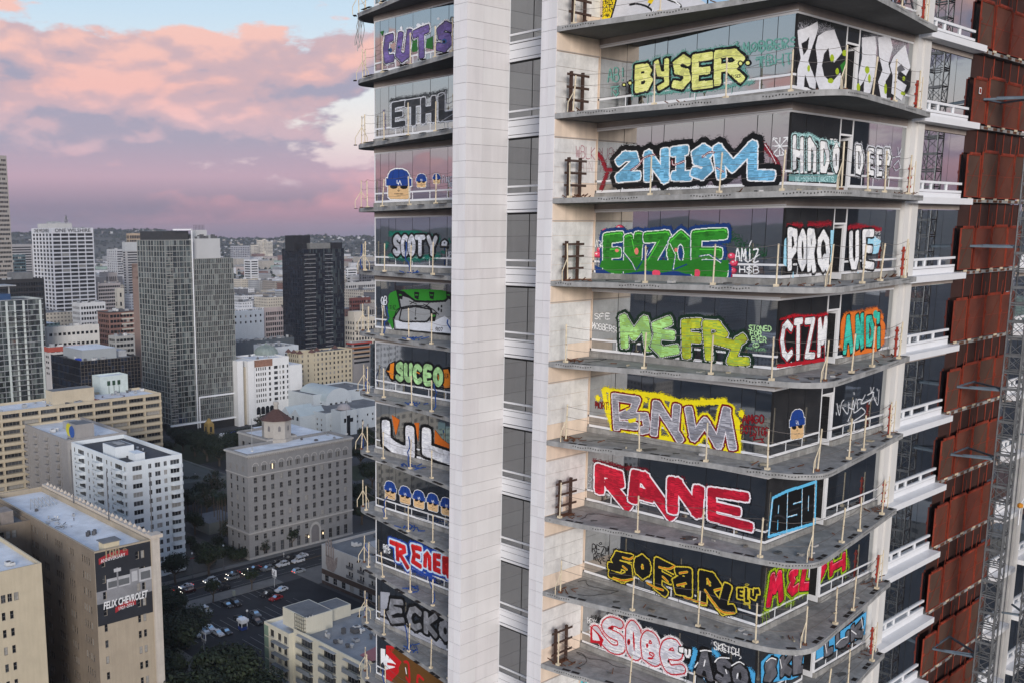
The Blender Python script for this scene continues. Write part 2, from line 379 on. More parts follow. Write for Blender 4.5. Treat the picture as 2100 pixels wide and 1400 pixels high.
for k in range(K0, K1):
    pr = [(X0+a, Y0+b) for a, b in POST_A+POST_B]
    s_ = balcony(k, OUT_R, [(XE,Y0+.1),(XE,YR-.02),(XP+.05,YR-.02)], pr, {0, 4} if k % 2 else {4}, 0.4)
    SLABS['R', k] = s_
    if k in (-1,0,1,2,3,6,8): ob('end_frame', ME_FRAME, s_, (X0-2.35, YR-.42, ZS(k)), 0.0)
    pl = [(33.5,39.7),(33.15,38.95),(32.78,37.2),(32.3,34.75),(31.9,32.7),(31.62,31.2)]
    s_ = balcony(k, OUT_L, [(44,YQ+.1),(31.2,YQ+.1)], pl, {0}, 2.2)
    SLABS['L', k] = s_
    if k >= 3:
        b = MB()
        for _ in range(14):
            q = Vector((rs.uniform(32.3,33), rs.uniform(34.4,35.4), ZS(k)+.02)); b.tube(q, q+Vector((rs.uniform(-.3,.3), rs.uniform(-.4,.4), rs.uniform(0,.12))), .03, m_bluew, 4)
        for i, (x, y) in enumerate(pl):
            if (i+k) % 3 == 0:
                q = Vector((x, y, ZS(k)+.05))
                for _ in range(6):
                    e = q+Vector((rs.uniform(-.12,.12), rs.uniform(-.15,.15), rs.uniform(.1,.3))); b.tube(q, e, .03, m_bluew, 4); q = e
        b.obj('blue_netting', s_, kind='stuff', label='scraps of blue safety netting tied round a guard post')
    # small rubbish and rust on the slab
    b = MB()
    for _ in range(26):
        qq = rs.random()
        if qq < .35: x, y = rs.choice(OUT_R[4:-4]); x += rs.uniform(.3,.9); y += rs.uniform(.3,.8)
        elif rs.random() < .5: x, y = X0+rs.uniform(-2.2,-1.6), YR-rs.uniform(.2,1.0)
        else: x, y = X0+rs.uniform(8.0,9.0), Y0-rs.uniform(.1,.6)
        a = rs.uniform(0,6.3); l_ = rs.uniform(.1,.35); b.bar((x,y,ZS(k)+.02),(x+l_*math.cos(a),y+l_*math.sin(a),ZS(k)+rs.uniform(.03,.16)), .03, .03, m_rust)
    for _ in range(9):      # cans, buckets, scraps left on the deck
        x, y = rs.choice(OUT_R[8:-10]); x += rs.uniform(.35,1.0)*(1 if x < X0 else .2); y += rs.uniform(.35,.9)*(1 if y < Y0 else .2)
        if x > X0-.15 and y > Y0-.15: continue
        cm = (lambda i_: mat('scrap_%d' % i_, ((.42,.41,.40),(.30,.29,.27),(.16,.14,.12),(.34,.30,.22),(.07,.07,.07))[i_], .6, .2))(rs.randint(0,4))
        if rs.random() < .6: a = rs.uniform(0,6.3); b.tube((x,y,ZS(k)+.04),(x+.16*math.cos(a),y+.16*math.sin(a),ZS(k)+.04), .034, cm, 6)
        else: b.box(x,y,ZS(k)+.002,x+rs.uniform(.1,.35),y+rs.uniform(.08,.25),ZS(k)+rs.uniform(.02,.10), cm)
    b.obj('rusty_debris', SLABS['R',k], kind='stuff')
    b = MB(); ms = mat('deck_stain', (.10,.097,.092), .95, .3, 2)
    for _ in range(3):
        x, y = rs.choice(OUT_R[6:-8]); x += .75*(1 if x < X0 else .1); y += .75*(1 if y < Y0 else .1); rr_ = rs.uniform(.15,.42); ph = rs.uniform(0,6)
        if x > X0-.5 and y > Y0-.5: continue
        b.q([(x+rr_*(1+.35*math.sin(3*a+ph))*math.cos(a), y+rr_*.7*(1+.3*math.sin(2*a+ph))*math.sin(a), ZS(k)+.003) for a in [i*2*math.pi/18 for i in range(18)]], ms)
    if b.f: b.obj('deck_stain', SLABS['R',k], kind='stuff')
    c = MB(); q = Vector((X0-1.9, YR-1.2, ZS(k)+.012)); an = rs.uniform(-2.4,-1.2)
    for _ in range(34):
        an += rs.uniform(-.5,.5); e = q+Vector((math.cos(an)*.14, math.sin(an)*.14, 0))
        if not (X0-1.9 < e.x < X0-.15 and Y0+.5 < e.y < YR-.2): an += 2.2; continue
        c.tube(q, e, .009, m_black, 4, cap=False); q = e
    if c.f: c.obj('loose_cable', SLABS['R',k])
    # red pipe stand at the far end of the balcony
    b = MB(); x, y, z = X0+8.85, Y0-.45, ZS(k)
    mr = mat('red_primer', (.30,.035,.02), .7, .3, 3); b.tube((x,y,z),(x,y,z+1.2), .045, mr, 6)
    for h in (.35,.7,1.05): b.tube((x,y,z+h),(x+.34,y-.05,z+h+.12), .014, m_post, 4); b.box(x-.06,y-.06,z+h-.05,x+.06,y+.06,z+h+.03, mr)
    b.tube((x+.36,y-.05,z),(x+.36,y-.05,z+1.35), .02, m_post, 5)
    b.obj('pipe_stand', SLABS['R',k])

def pane(face, a0, a1, z0, z1, m, d=0.0):
    """one glass sheet on a facade, each a hair out of true"""
    w_, h_ = a1-a0, z1-z0; b = MB(); j = [rs.uniform(-.0025,.0025) for _ in range(3)]
    def off(u, v): return d + j[0]*u + j[1]*v
    if face == 'x': pts = [(X0+off(0,0),a1,z0),(X0+off(w_,0),a0,z0),(X0+off(w_,h_),a0,z1),(X0+off(0,h_),a1,z1)]
    else: pts = [(a0,Y0+off(0,0),z0),(a1,Y0+off(w_,0),z0),(a1,Y0+off(w_,h_),z1),(a0,Y0+off(0,h_),z1)]
    b.q(pts, m); return b.obj('glass_pane', tower)
MULA = [YR, 23.75, 22.52, 21.98, 20.77, 19.53, 18.28, 17.75, Y0]
MULB = [X0, 34.65, 35.88, 37.20, 38.20, 40.18, 41.60, XE]
MULL = [YL, 38.26, 37.62, 37.11, 35.88, 34.66, 33.47, 32.3, YQ]
for k in range(K0, K1):
    zs, zt = ZS(k), ZT(k); zg = zs+.27
    ga = m_glass
    for a, b in zip(MULA, MULA[1:]): pane('x', b+.012, a-.012, zg, zt, ga)
    for a, b in zip(MULL, MULL[1:]): pane('x', b+.012, a-.012, zg, zt, m_glassl)
    for i, (a, b) in enumerate(zip(MULB, MULB[1:])):
        if i == 3:
            pane('y', a+.05, b-.05, zt-.55, zt, m_glassb)        # transom over the balcony door, door itself stands open
            d = MB(); d.box(b-.10, Y0+.02, zs+.05, b-.06, Y0+.75, zt-.62, m_whitem); d.box(b-.105, Y0+.1, zs+.3, b-.055, Y0+.68, zt-.75, m_glassb)
            d.obj('balcony_door', tower)
            continue
        pane('y', a+.012, b-.012, zg, zt, m_glassb if i < 3 else m_glass)
    # white rails and frames
    f = MB(); fl = MB()
    for z, h in ((zs+.70, .075), (zs+.29, .10), (zt, .07)):
        f.box(X0-.012, Y0-.012, z-h/2, X0+.03, YR-.01, z+h/2, m_whitem)
        if z > zt-.1: f.box(X0+.0315, Y0-.012, z-h/2, XE-.01, Y0+.03, z+h/2, m_whitem)
        else:
            f.box(X0+.0315, Y0-.012, z-h/2, 37.17, Y0+.03, z+h/2, m_whitem); f.box(38.23, Y0-.012, z-h/2, XE-.01, Y0+.03, z+h/2, m_whitem)
        fl.box(X0-.012, YQ+.01, z-h/2, X0+.03, YL+.012, z+h/2, m_whitem)
    f.box(37.17, Y0-.014, zs+.24, 37.225, Y0+.05, zt-.036, m_whitem); f.box(38.175, Y0-.014, zs+.24, 38.23, Y0+.05, zt-.036, m_whitem)
    f.box(37.2255, Y0-.012, zt-.62, 38.1745, Y0+.03, zt-.55, m_whitem)
    for y in (23.75,22.52,20.77,19.53,18.28): f.box(X0-.010, y-.02, zs+.341, X0+.03, y+.02, zs+.662, m_whitem)
    for y in (37.11,35.88,34.66,33.47): fl.box(X0-.010, y-.02, zs+.341, X0+.03, y+.02, zs+.662, m_whitem)
    for x in (34.65,35.88,39.2,40.18,41.6): f.box(x-.02, Y0-.010, zs+.341, x+.02, Y0+.03, zs+.662, m_whitem)
    f.box(X0-.012, YR-.075, zs+.25, X0+.03, YR-.012, zt-.036, m_beige)
    fl.box(X0-.0125, YL-.05, zs+.24, X0+.031, YL+.0125, zt+.036, m_whitem)
    f.obj('window_frame', tower); fl.obj('window_frame', tower)
    gs = MB()   # dark gaskets between the panes
    for y in MULA[1:-1]+MULL[1:-1]: gs.box(X0+.004, y-.011, zg, X0+.05, y+.011, zt, m_black)
    for x in MULB[1:-1]:
        if x not in (37.2, 38.2): gs.box(x-.011, Y0+.004, zg, x+.011, Y0+.05, zt, m_black)
    gs.box(X0-.006, Y0-.006, zs+.75, X0+.05, Y0+.05, zt-.05, m_black); gs.box(X0-.006, YL-.05, zs+.75, X0+.05, YL+.008, zt-.05, m_black)
    gs.obj('gasket', tower, kind='stuff')
    # kerb under the glazing and sheathing above it
    c = MB(); c.box(X0-.06, Y0-.06, zs, X0+.2, YR-.02, zs+.225, m_curb); c.box(X0+.2005, Y0-.06, zs, 37.15, Y0+.2, zs+.225, m_curb); c.box(38.25, Y0-.06, zs, XE, Y0+.2, zs+.225, m_curb)
    c.obj('kerb', tower); c = MB(); c.box(X0-.06, YQ+.02, zs, X0+.2, YL+.05, zs+.225, m_curb); c.obj('kerb', tower)
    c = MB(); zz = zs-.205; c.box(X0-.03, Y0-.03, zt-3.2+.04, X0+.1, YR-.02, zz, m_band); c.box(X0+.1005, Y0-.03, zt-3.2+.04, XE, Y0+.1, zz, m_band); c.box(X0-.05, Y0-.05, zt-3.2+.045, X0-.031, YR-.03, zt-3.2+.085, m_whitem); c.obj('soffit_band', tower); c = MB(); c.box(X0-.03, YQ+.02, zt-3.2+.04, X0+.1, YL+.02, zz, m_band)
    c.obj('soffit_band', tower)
    # dark concrete floor plate inside
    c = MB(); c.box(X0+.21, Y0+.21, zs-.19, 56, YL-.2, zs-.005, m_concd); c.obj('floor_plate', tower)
core = MB(); core.box(X0+4.2, Y0+4.2, 0, 56, YL-.4, 140, m_dark); core.box(X0+.4, YR+.4, 0, X0+4.1, YQ+6, 140, m_dark); core.obj('core_wall', tower)
# side wall at the far left end of the tower
b = MB(); b.box(X0+.06, YL-.1, 88, 56, YL, 130, m_glassl); b.obj('end_glazing', tower)
# shaft below and above the floors shown
b = MB()
b.box(X0+.1, Y0+.1, 0, 62, YL-.1, ZS(K1)-.1, m_glass); b.obj('lower_shaft', tower)
# ---- piers with stacked panels
def pier(ya, yb, faces, name):
    b = MB(); b.box(XP+.03, ya+.03, 0, X0-.002, yb-.03, 135, m_joint); p = b.obj('pier', tower, label=name)
    for k in range(K0-1, K1):
        zb = ZS(k)-.10
        rows = []
        hts = [.44] + [.69]*4; z = zb
        for h in hts: rows.append((z+.006, z+h-.006)); z += h
        for (z0, z1) in rows:
            ym = (ya+yb)/2+(.04 if ya > 28 else 0)
            for (a, c) in ((ya, ym-.004), (ym+.004, yb)):
                q = MB(); q.box(XP+rs.uniform(0,.004), a, z0, XP+.029, c, z1, rs.choice(m_whites)); q.obj('edge_panel', p)
            if faces:
                xm = XP+1.02
                for (a, c) in ((XP+.0295, xm-.003), (xm+.003, X0-.004)):
                    q = MB(); q.box(a, ya+rs.uniform(0,.004), z0, c, ya+.029, z1, rs.choice(m_whites)); q.obj('cladding_panel', p)
    return p
pier(YP, YQ, True, 'wide white panelled pier between the two graffiti bays')
pier(YR, YR+.74, False, 'narrow white panelled pier beside the beige return wall')
# ---- return wall at the end of the balconies (faces -y): beige sheathing bands and marble panels
rw = MB(); rw.box(XP+.03, YR-.004, 0, X0-.01, YR+.0, 135, m_beige); RW = rw.obj('return_wall', tower)
for k in range(K0, K1):
    zs = ZS(k); top = zs+2.75
    b = MB(); b.box(XP+.031, YR-.03, zs+2.35, X0-.02, YR-.005, zs+2.99, m_beige); b.box(XP+.031, YR-.045, zs+2.32, X0-.02, YR-.005, zs+2.36, m_band); b.obj('beige_panel', RW)
    zr = [zs+.02, zs+.62, zs+1.2, zs+1.76, zs+2.30]
    for i, (a, c) in enumerate(zip(zr, zr[1:])):
        for j, (u, v) in enumerate(((XP+.031, XP+1.15), (XP+1.165, X0-.08))):
            if (i == 0 and j == 1 and k % 2 == 0) or (k in (5,7,8) and i == 0): mm = m_beige
            else: mm = m_stone
            q = MB(); dd = .022 if mm is m_stone else .012; q.box(u, YR-.005-dd-rs.uniform(0,.004), a+.006, v, YR-.005, c-.006, mm); q.obj('stone_panel', RW)
# ---- glazed strip between the piers
for k in range(K0-1, K1):
    zs, zt = ZS(k), ZT(k)
    ya, yb, ym = YR+.75, YP-.01, 28.45
    for (a, c) in ((ya, ym-.02), (ym+.02, yb)):
        pane('x', a, c, zs+.72, zt-.03, m_glassb, .0); pane('x', a, c, zs+.40, zs+.64, m_glassb, .0)
    b = MB()
    b.box(X0-.05, ya, zs+.64, X0+.02, yb, zs+.72, m_whitem); b.box(X0-.05, ya, zs+.32, X0+.02, yb, zs+.40, m_whitem)
    b.box(X0-.02, ya, zs+.05, X0+.02, yb, zs+.29, m_whitem); b.box(X0-.02, ya, zs-.30, X0+.02, yb, zs+.03, m_whitem); b.box(X0-.05, ya, zs-.44, X0+.02, yb, zs-.33, m_whitem)
    b.box(X0-.004, ya, zs-.50, X0+.1, yb, zs+.33, m_black)
    b.obj('spandrel', tower)
    b = MB(); b.box(X0-.008, ym-.018, zs+.40, X0+.04, ym+.018, zt-.03, m_black); b.box(X0-.03, yb+.0, zs-.5, X0+.02, yb+.008, zs+2.7, m_whitem); b.obj('gasket', tower, kind='stuff')
# ---- -y side beyond the balconies: white column, glazed bay, sun shelves, hoist bay, more bays
m_col = mat('cream_column', (.66,.64,.61), .5, .05, .5, streak=.08)
def column(xa, xb):
    b = MB(); b.box(xa, Y0-.16, 0, xb, Y0+.4, 135, m_col); b.box(xa+.55, Y0-.22, 0, xb-.01, Y0-.161, 135, m_col); b.obj('white_column', tower)
column(XE+.03, 44.03); column(59.75, 61.1); column(69.5, 70.8)
def bay(xa, xb, k, xl=None):
    zs, zt = ZS(k), ZT(k); n = max(2, round((xb-xa)/1.65)); xs = [xa+(xb-xa)*i/n for i in range(n+1)]
    for a, c in zip(xs, xs[1:]): pane('y', a+.012, c-.012, zs+.25, zt-.02, m_glass)
    b = MB()
    for z, h in ((zs+.62,.10), (zs+.27,.10)): b.box(xa, Y0-.06, z-h/2, xb, Y0+.03, z+h/2, m_whitem)
    for x in xs[1:-1]+[xa+.75]: b.box(x-.04, Y0-.055, zs+.321, x+.04, Y0+.03, zs+.569, m_whitem)
    b.box(xa, Y0-.05, zs-.10, xb, Y0+.03, zs+.20, m_whitem); b.box(xa, Y0-.04, zs-.50, xb, Y0+.03, zs-.30, m_band); b.box(xa+.01, Y0-.012, zs-.30, xb-.01, Y0+.03, zs-.10, m_black)
    b.obj('bay_spandrel', tower)
    b = MB(); b.box((xl or xa), Y0-.55, zs-.29, xb, Y0-.0505, zs-.03, m_whitem)
    for x in xs[1:-1]: b.box(x-.006, Y0-.551, zs-.292, x+.006, Y0-.052, zs-.028, m_whitem)
    b.obj('sun_shelf', tower, label='projecting white horizontal shelf under the glazing')
    b = MB()
    for x in xs[1:-1]: b.box(x-.012, Y0-.006, zs+.68, x+.012, Y0+.04, zt-.02, m_black)
    b.obj('gasket', tower, kind='stuff')
for k in range(K0-2, K1+2):
    bay(44.06, 48.9, k, 43.1); bay(57.0, 59.72, k); bay(61.15, 69.4, k)
# ---- hoist bay: slab edges, red mesh gates
m_red = mat('red_gate_frame', (.30,.045,.021), .7, .35, 1.2, streak=.35, fine=.25)
def meshmat(name, rgb, open_):
    if name in MATS: return MATS[name]
    m = bpy.data.materials.new(name); m.use_nodes = True; MATS[name] = m; t = m.node_tree; n = t.nodes; l = t.links; b = n['Principled BSDF']
    b.inputs['Roughness'].default_value = .8
    g_ = n.new('ShaderNodeNewGeometry'); no = n.new('ShaderNodeTexNoise'); no.inputs['Scale'].default_value = 1.1; no.inputs['Detail'].default_value = 5; l.new(g_.outputs['Position'], no.inputs['Vector'])
    r = n.new('ShaderNodeValToRGB'); r.color_ramp.elements[0].color = (*[c*.5 for c in rgb], 1); r.color_ramp.elements[1].color = (*[c*1.4 for c in rgb], 1); l.new(no.outputs['Fac'], r.inputs[0]); l.new(r.outputs[0], b.inputs['Base Color'])
    b.inputs['Alpha'].default_value = open_; return m
m_mesh = meshmat('red_brown_mesh', (.125,.034,.017), .92)
m_mesh2 = meshmat('dark_mesh', (.045,.015,.010), .9); m_meshb = meshmat('brown_mesh', (.090,.042,.026), .92); m_meshc = meshmat('rust_mesh', (.135,.030,.015), .92)
hst = []
def gate_mesh(w_, h_, mm=None):
    b = MB(); t = .04
    b.box(0,-.03,0,t,.03,h_, m_red); b.box(w_-t,-.03,0,w_,.03,h_, m_red); b.box(t,-.03,0,w_-t,.03,t, m_red); b.box(t,-.03,h_-t,w_-t,.03,h_, m_red)
    b.box(.25,-.05,h_+.001,w_-.15,.02,h_+.09, m_red)
    b.box(t,.0,t,w_-t,.006,h_-t, mm or m_mesh); b.bar((t,-.01,t),(w_-t,-.01,h_-t), .012, .012, m_red); b.box(.0,-.06,h_*.55,.09,-.031,h_*.62, m_red)
    b.box(t,-.012,h_*.5,w_-t,-.002,h_*.5+.02, m_red)
    return b.mesh('hoist_gate')
ME_GATE = [gate_mesh(1.52, 1.85, m) for m in (m_meshb, m_mesh, m_meshb)]; ME_GATE2 = [gate_mesh(1.95, h_, m) for h_, m in ((1.98, m_mesh), (1.86, m_meshc), (2.04, m_meshb), (1.92, m_mesh))]
for k in range(K0-2, K1+2):
    zs = ZS(k)
    b = MB(); b.box(48.95, Y0-.12, zs-.16, 56.95, Y0+1.5, zs-.02, m_conc)
    for i in range(5): x = 49.6+i*1.55+rs.uniform(-.3,.3); b.box(x, Y0-.15, zs-.05, x+.35, Y0-.121, zs+.04, m_post)
    for i in range(9): x = 49+i*.9+rs.uniform(-.2,.2); b.box(x, Y0-.125, zs-.15, x+rs.uniform(.2,.6), Y0-.1205, zs-.03, m_rust)
    b.obj('hoist_slab', tower)
    b = MB(); b.box(48.95, Y0+.32, zs-.02, 56.95, Y0+.34, zs+2.7, m_mesh2)
    for x in (49.0,50.6,51.8,52.9,53.9,54.95,56.0,56.8): b.tube((x, Y0+.10, zs), (x, Y0+.10, zs+3.05), .022, m_red, 5)
    b.box(48.97, Y0+.12, zs+2.0, 56.9, Y0+.135, zs+3.0, m_mesh2)
    for (x, x2) in ((50.6,51.2),(52.8,52.9),(54.6,55.2)): b.tube((x, Y0-.05, zs+.1), (x2, Y0-.05, zs+2.6), .012, m_red, 4)
    b.obj('hoist_screen', tower)
    for i, x in enumerate((49.0, 50.9, 52.95, 55.0)):
        ob('hoist_gate', ME_GATE[(k+9) % 3] if i == 0 else ME_GATE2[(k*3+i*2+9+k//2) % 4], tower, (x, Y0-.10-(.05 if i == 0 else 0), zs+.04+(0 if i else .02)), label='red framed mesh gate at a hoist landing')
# rooftop number tag on one gate
b = MB(); b.box(49.45, Y0-.205, ZS(1)+1.28, 49.72, Y0-.199, ZS(1)+1.55, m_whitem); b.box(49.49, Y0-.2075, ZS(1)+1.32, 49.68, Y0-.2055, ZS(1)+1.51, m_red); b.obj('gate_number', tower)
# ---- hoist mast: lattice sections, ties
m_galv = mat('galvanised_steel', (.20,.205,.21), .45, .25, 2, metal=.5, fine=.25)
m_galvd = mat('weathered_tie_steel', (.10,.13,.16), .6, .3, 2, metal=.3)
def mast(name, label, cx, cy, s, z0, z1):
    t = thing(name, label, 'hoist mast', (cx, cy, 0), 'hoist masts beside the tower')
    b = MB(); h = 1.508; q = s/2
    for sx in (-q, q):
        for sy in (-q, q): b.tube((sx,sy,0),(sx,sy,h), .038, m_galv, 6)
    for z in (.05, h/2, h-.05):
        for (a, c) in (((-q,-q),(q,-q)),((q,-q),(q,q)),((q,q),(-q,q)),((-q,q),(-q,-q))): b.bar((*a,z),(*c,z), .045, .05, m_galv)
    for (a, c) in (((-q,-q),(q,-q)),((q,-q),(q,q)),((q,q),(-q,q)),((-q,q),(-q,-q))):
        b.tube((*a,.08),(*c,h/2-.03), .016, m_galv, 4); b.tube((*c,h/2+.03),(*a,h-.08), .016, m_galv, 4); b.tube((*c,.08),(*a,h/2-.03), .016, m_galv, 4)
    b.box(-q-.05,-q-.02,.68,-q+.0,q+.02,.80, m_galv)
    me = b.mesh('mast_section'); z = z0
    while z < z1: ob('mast_section', me, t, (0,0,z), local=True); z += h
    r = MB(); r.tube((-q-.22,-q-.12,z0),(-q-.22,-q-.12,z1), .018, m_galv, 4); r.tube((q+.2,-q-.1,z0),(q+.2,-q-.1,z1), .022, m_galv, 4);
    o = r.obj('guide_cable', None); attach(o, t, True)
    return t
mast1 = mast('hoist_mast', 'grey lattice hoist mast standing beside the red mesh gates', 51.05, 15.0, .65, 0, 136)
mast2 = mast('hoist_mast', 'grey lattice hoist mast standing by the white column beyond the gates', 58.6, 15.4, .65, 0, 136)
for k in (-2, 1, 3, 5, 6, 9):
    z = ZS(k)+1.10
    b = MB(); b.bar((50.2,Y0-.15,z),(50.85,15.35,z-.05), .10, .09, m_galvd); b.bar((52.4,Y0-.1,z),(51.25,15.3,z-.05), .09, .08, m_galvd); b.bar((50.2,Y0-.15,z+.02),(52.4,Y0-.12,z+.02), .07, .07, m_galvd)
    b.tube((50.35,16.5,z+.03),(51.0,15.4,z), .05, m_galvd, 6); o = b.obj('mast_tie', mast1)
    b = MB(); b.bar((57.9,Y0-.65,z),(58.4,15.75,z-.05), .10, .09, m_galvd); b.bar((59.6,Y0-.6,z),(58.8,15.7,z-.05), .09, .08, m_galvd); o = b.obj('mast_tie', mast2)
# ---- work lamp on the mast at the right
wl = thing('work_lamp', 'orange and white curved work lamp clamped to the hoist mast', 'lamp', (52.4, 14.6, ZS(7)+2.2))
b = MB(); p0 = Vector((52.4,14.6,ZS(7)+1.0))
pts = [p0+Vector((.0,0,0)), p0+Vector((0,0,.8)), p0+Vector((.12,0,1.05)), p0+Vector((.4,0,1.18)), p0+Vector((.7,0,1.1)), p0+Vector((.82,0,.85))]
for a, c in zip(pts, pts[1:]): b.tube(a, c, .03, m_whitem, 6)
b.obj('lamp_arm', wl); b = MB(); b.lathe(p0+Vector((.0,0,.82)), [(.05,0),(.12,.05),(.12,.18),(.04,.24)], mat('orange_plastic', (.55,.22,.02), .5, .1), 8); b.obj('lamp_head', wl)

# torn sheeting hanging off the top slab of the left bay
b = MB(); m_sh = mat('torn_sheeting', (.50,.50,.50), .8, .2, 3)
for i in range(7):
    q = Vector((33.15+.1*i, 39.55+.05*i, ZS(-1)-.2)); n_ = Vector((.05, .02, 0))
    for j in range(6):
        e = q+Vector((rs.uniform(-.07,.05), rs.uniform(-.05,.07), -rs.uniform(.16,.36))); b.q([q-n_*.7, q+n_*.7, e+n_*.6, e-n_*.6], m_sh); q = e
b.obj('torn_sheeting', SLABS['L',-1], kind='stuff', label='torn pale strips of sheeting hanging off the slab corner')
# ================================================================== spray paint on the glazing
# Each piece is painted on a fine grid laid on the glass itself (about 2 cm) and turned into flat faces just proud of it.
VIEW = {'Z1':(1100,0,500/1667),'Z2':(1560,0,.3),'Z3':(1100,400,500/1750),'Z4':(1560,400,540/1890),'Z5':(1080,760,520/2100),'Z6':(1560,760,540/2100),
        'Z7':(1080,1060,520/2100),'Z8':(1560,1060,540/2100),'L1':(720,0,.3),'L2':(720,420,.3),'L3':(720,840,.4)}
FONT = {'A':'0,0 .5,1 1,0|.2,.35 .8,.35','B':'0,0 0,1 .7,1 .9,.8 .7,.55 .05,.52|.7,.55 1,.3 .7,0 0,0','C':'1,.85 .6,1 .2,.9 0,.5 .2,.1 .6,0 1,.15','D':'0,0 0,1 .6,1 1,.65 1,.35 .6,0 0,0',
 'E':'1,1 0,1 0,0 1,0|0,.5 .8,.5','F':'1,1 0,1 0,0|0,.55 .8,.55','G':'1,.85 .6,1 .2,.9 0,.5 .2,.1 .6,0 1,.15 1,.45 .6,.45','H':'0,0 0,1|1,0 1,1|0,.5 1,.5','I':'.5,0 .5,1',
 'J':'.2,1 .9,1|.6,1 .6,.2 .3,0 0,.2','K':'0,0 0,1|1,1 0,.45 1,0','L':'0,1 0,0 1,0','M':'0,0 .1,1 .5,.35 .9,1 1,0','N':'0,0 0,1 1,0 1,1','O':'.5,1 .1,.8 0,.5 .1,.2 .5,0 .9,.2 1,.5 .9,.8 .5,1',
 'P':'0,0 0,1 .7,1 1,.75 .7,.5 0,.5','Q':'.5,1 .1,.8 0,.5 .1,.2 .5,0 .9,.2 1,.5 .9,.8 .5,1|.6,.3 1,0','R':'0,0 0,1 .7,1 1,.75 .7,.5 0,.5|.45,.5 1,0','S':'1,.85 .6,1 .1,.85 .2,.6 .8,.45 .95,.2 .5,0 0,.12',
 'T':'0,1 1,1|.5,1 .5,0','U':'0,1 0,.25 .3,0 .7,0 1,.25 1,1','V':'0,1 .5,0 1,1','W':'0,1 .22,0 .5,.7 .78,0 1,1','X':'0,1 1,0|0,0 1,1','Y':'0,1 .5,.5 1,1|.5,.5 .5,0','Z':'0,1 1,1 0,0 1,0',
 '2':'0,.8 .3,1 .8,.95 .9,.65 0,0 1,0','3':'0,1 .8,1 .4,.6 .9,.4 .7,0 0,.05','1':'.2,.8 .5,1 .5,0','!':'.5,1 .5,.35|.5,.08 .5,0','7':'0,1 1,1 .3,0','0':'.5,1 0,.5 .5,0 1,.5 .5,1','-':'.1,.5 .9,.5','.':'.45,0 .55,.05',
 'e':'.1,.5 .95,.55 .7,1 .2,.9 0,.4 .4,0 .95,.1','y':'0,1 .4,.45|1,1 .4,.45 .2,0','w':'0,1 .15,0 .5,.75 .7,0 1,1','n':'0,0 .05,1 .6,.2 .75,.05|.75,0 1,1'}
PAL = {}
def pcol(c):
    """paint material for an sRGB triple"""
    if c not in PAL: PAL[c] = mat('paint_%02x%02x%02x' % c, tuple(min(.86, v*1.18) for v in lin(*c)), .55, .10, 4.0, spec=.35, vz=3)
    return PAL[c]
def P2(s): return [tuple(float(v) for v in q.split(',')) for q in s.split()]
def segdist(U, V, pts):
    d = np.full(U.shape, 1e9)
    if len(pts) == 1: return np.hypot(U-pts[0][0], V-pts[0][1])
    for (a, b) in zip(pts, pts[1:]):
        dx, dy = b[0]-a[0], b[1]-a[1]; L2 = dx*dx+dy*dy
        if L2 < 1e-12: continue
        t = np.clip(((U-a[0])*dx+(V-a[1])*dy)/L2, 0, 1)
        d = np.minimum(d, np.hypot(U-a[0]-t*dx, V-a[1]-t*dy))
    return d
def sqdist(U, V, pts):
    """distance with square stroke ends"""
    d = np.full(U.shape, 1e9)
    for (a, b) in zip(pts, pts[1:]):
        dx, dy = b[0]-a[0], b[1]-a[1]; L_ = math.hypot(dx, dy)
        if L_ < 1e-6: continue
        t = ((U-a[0])*dx+(V-a[1])*dy)/L_; p = np.abs((U-a[0])*dy-(V-a[1])*dx)/L_
        d = np.minimum(d, np.maximum(p, np.maximum(-t, t-L_)*1.12))
    return d
def inpoly(U, V, pts):
    r = np.zeros(U.shape, bool); n = len(pts); j = n-1
    for i in range(n):
        xi, yi = pts[i]; xj, yj = pts[j]
        if yi != yj: r ^= ((yi > V) != (yj > V)) & (U < (xj-xi)*(V-yi)/(yj-yi)+xi)
        j = i
    return r
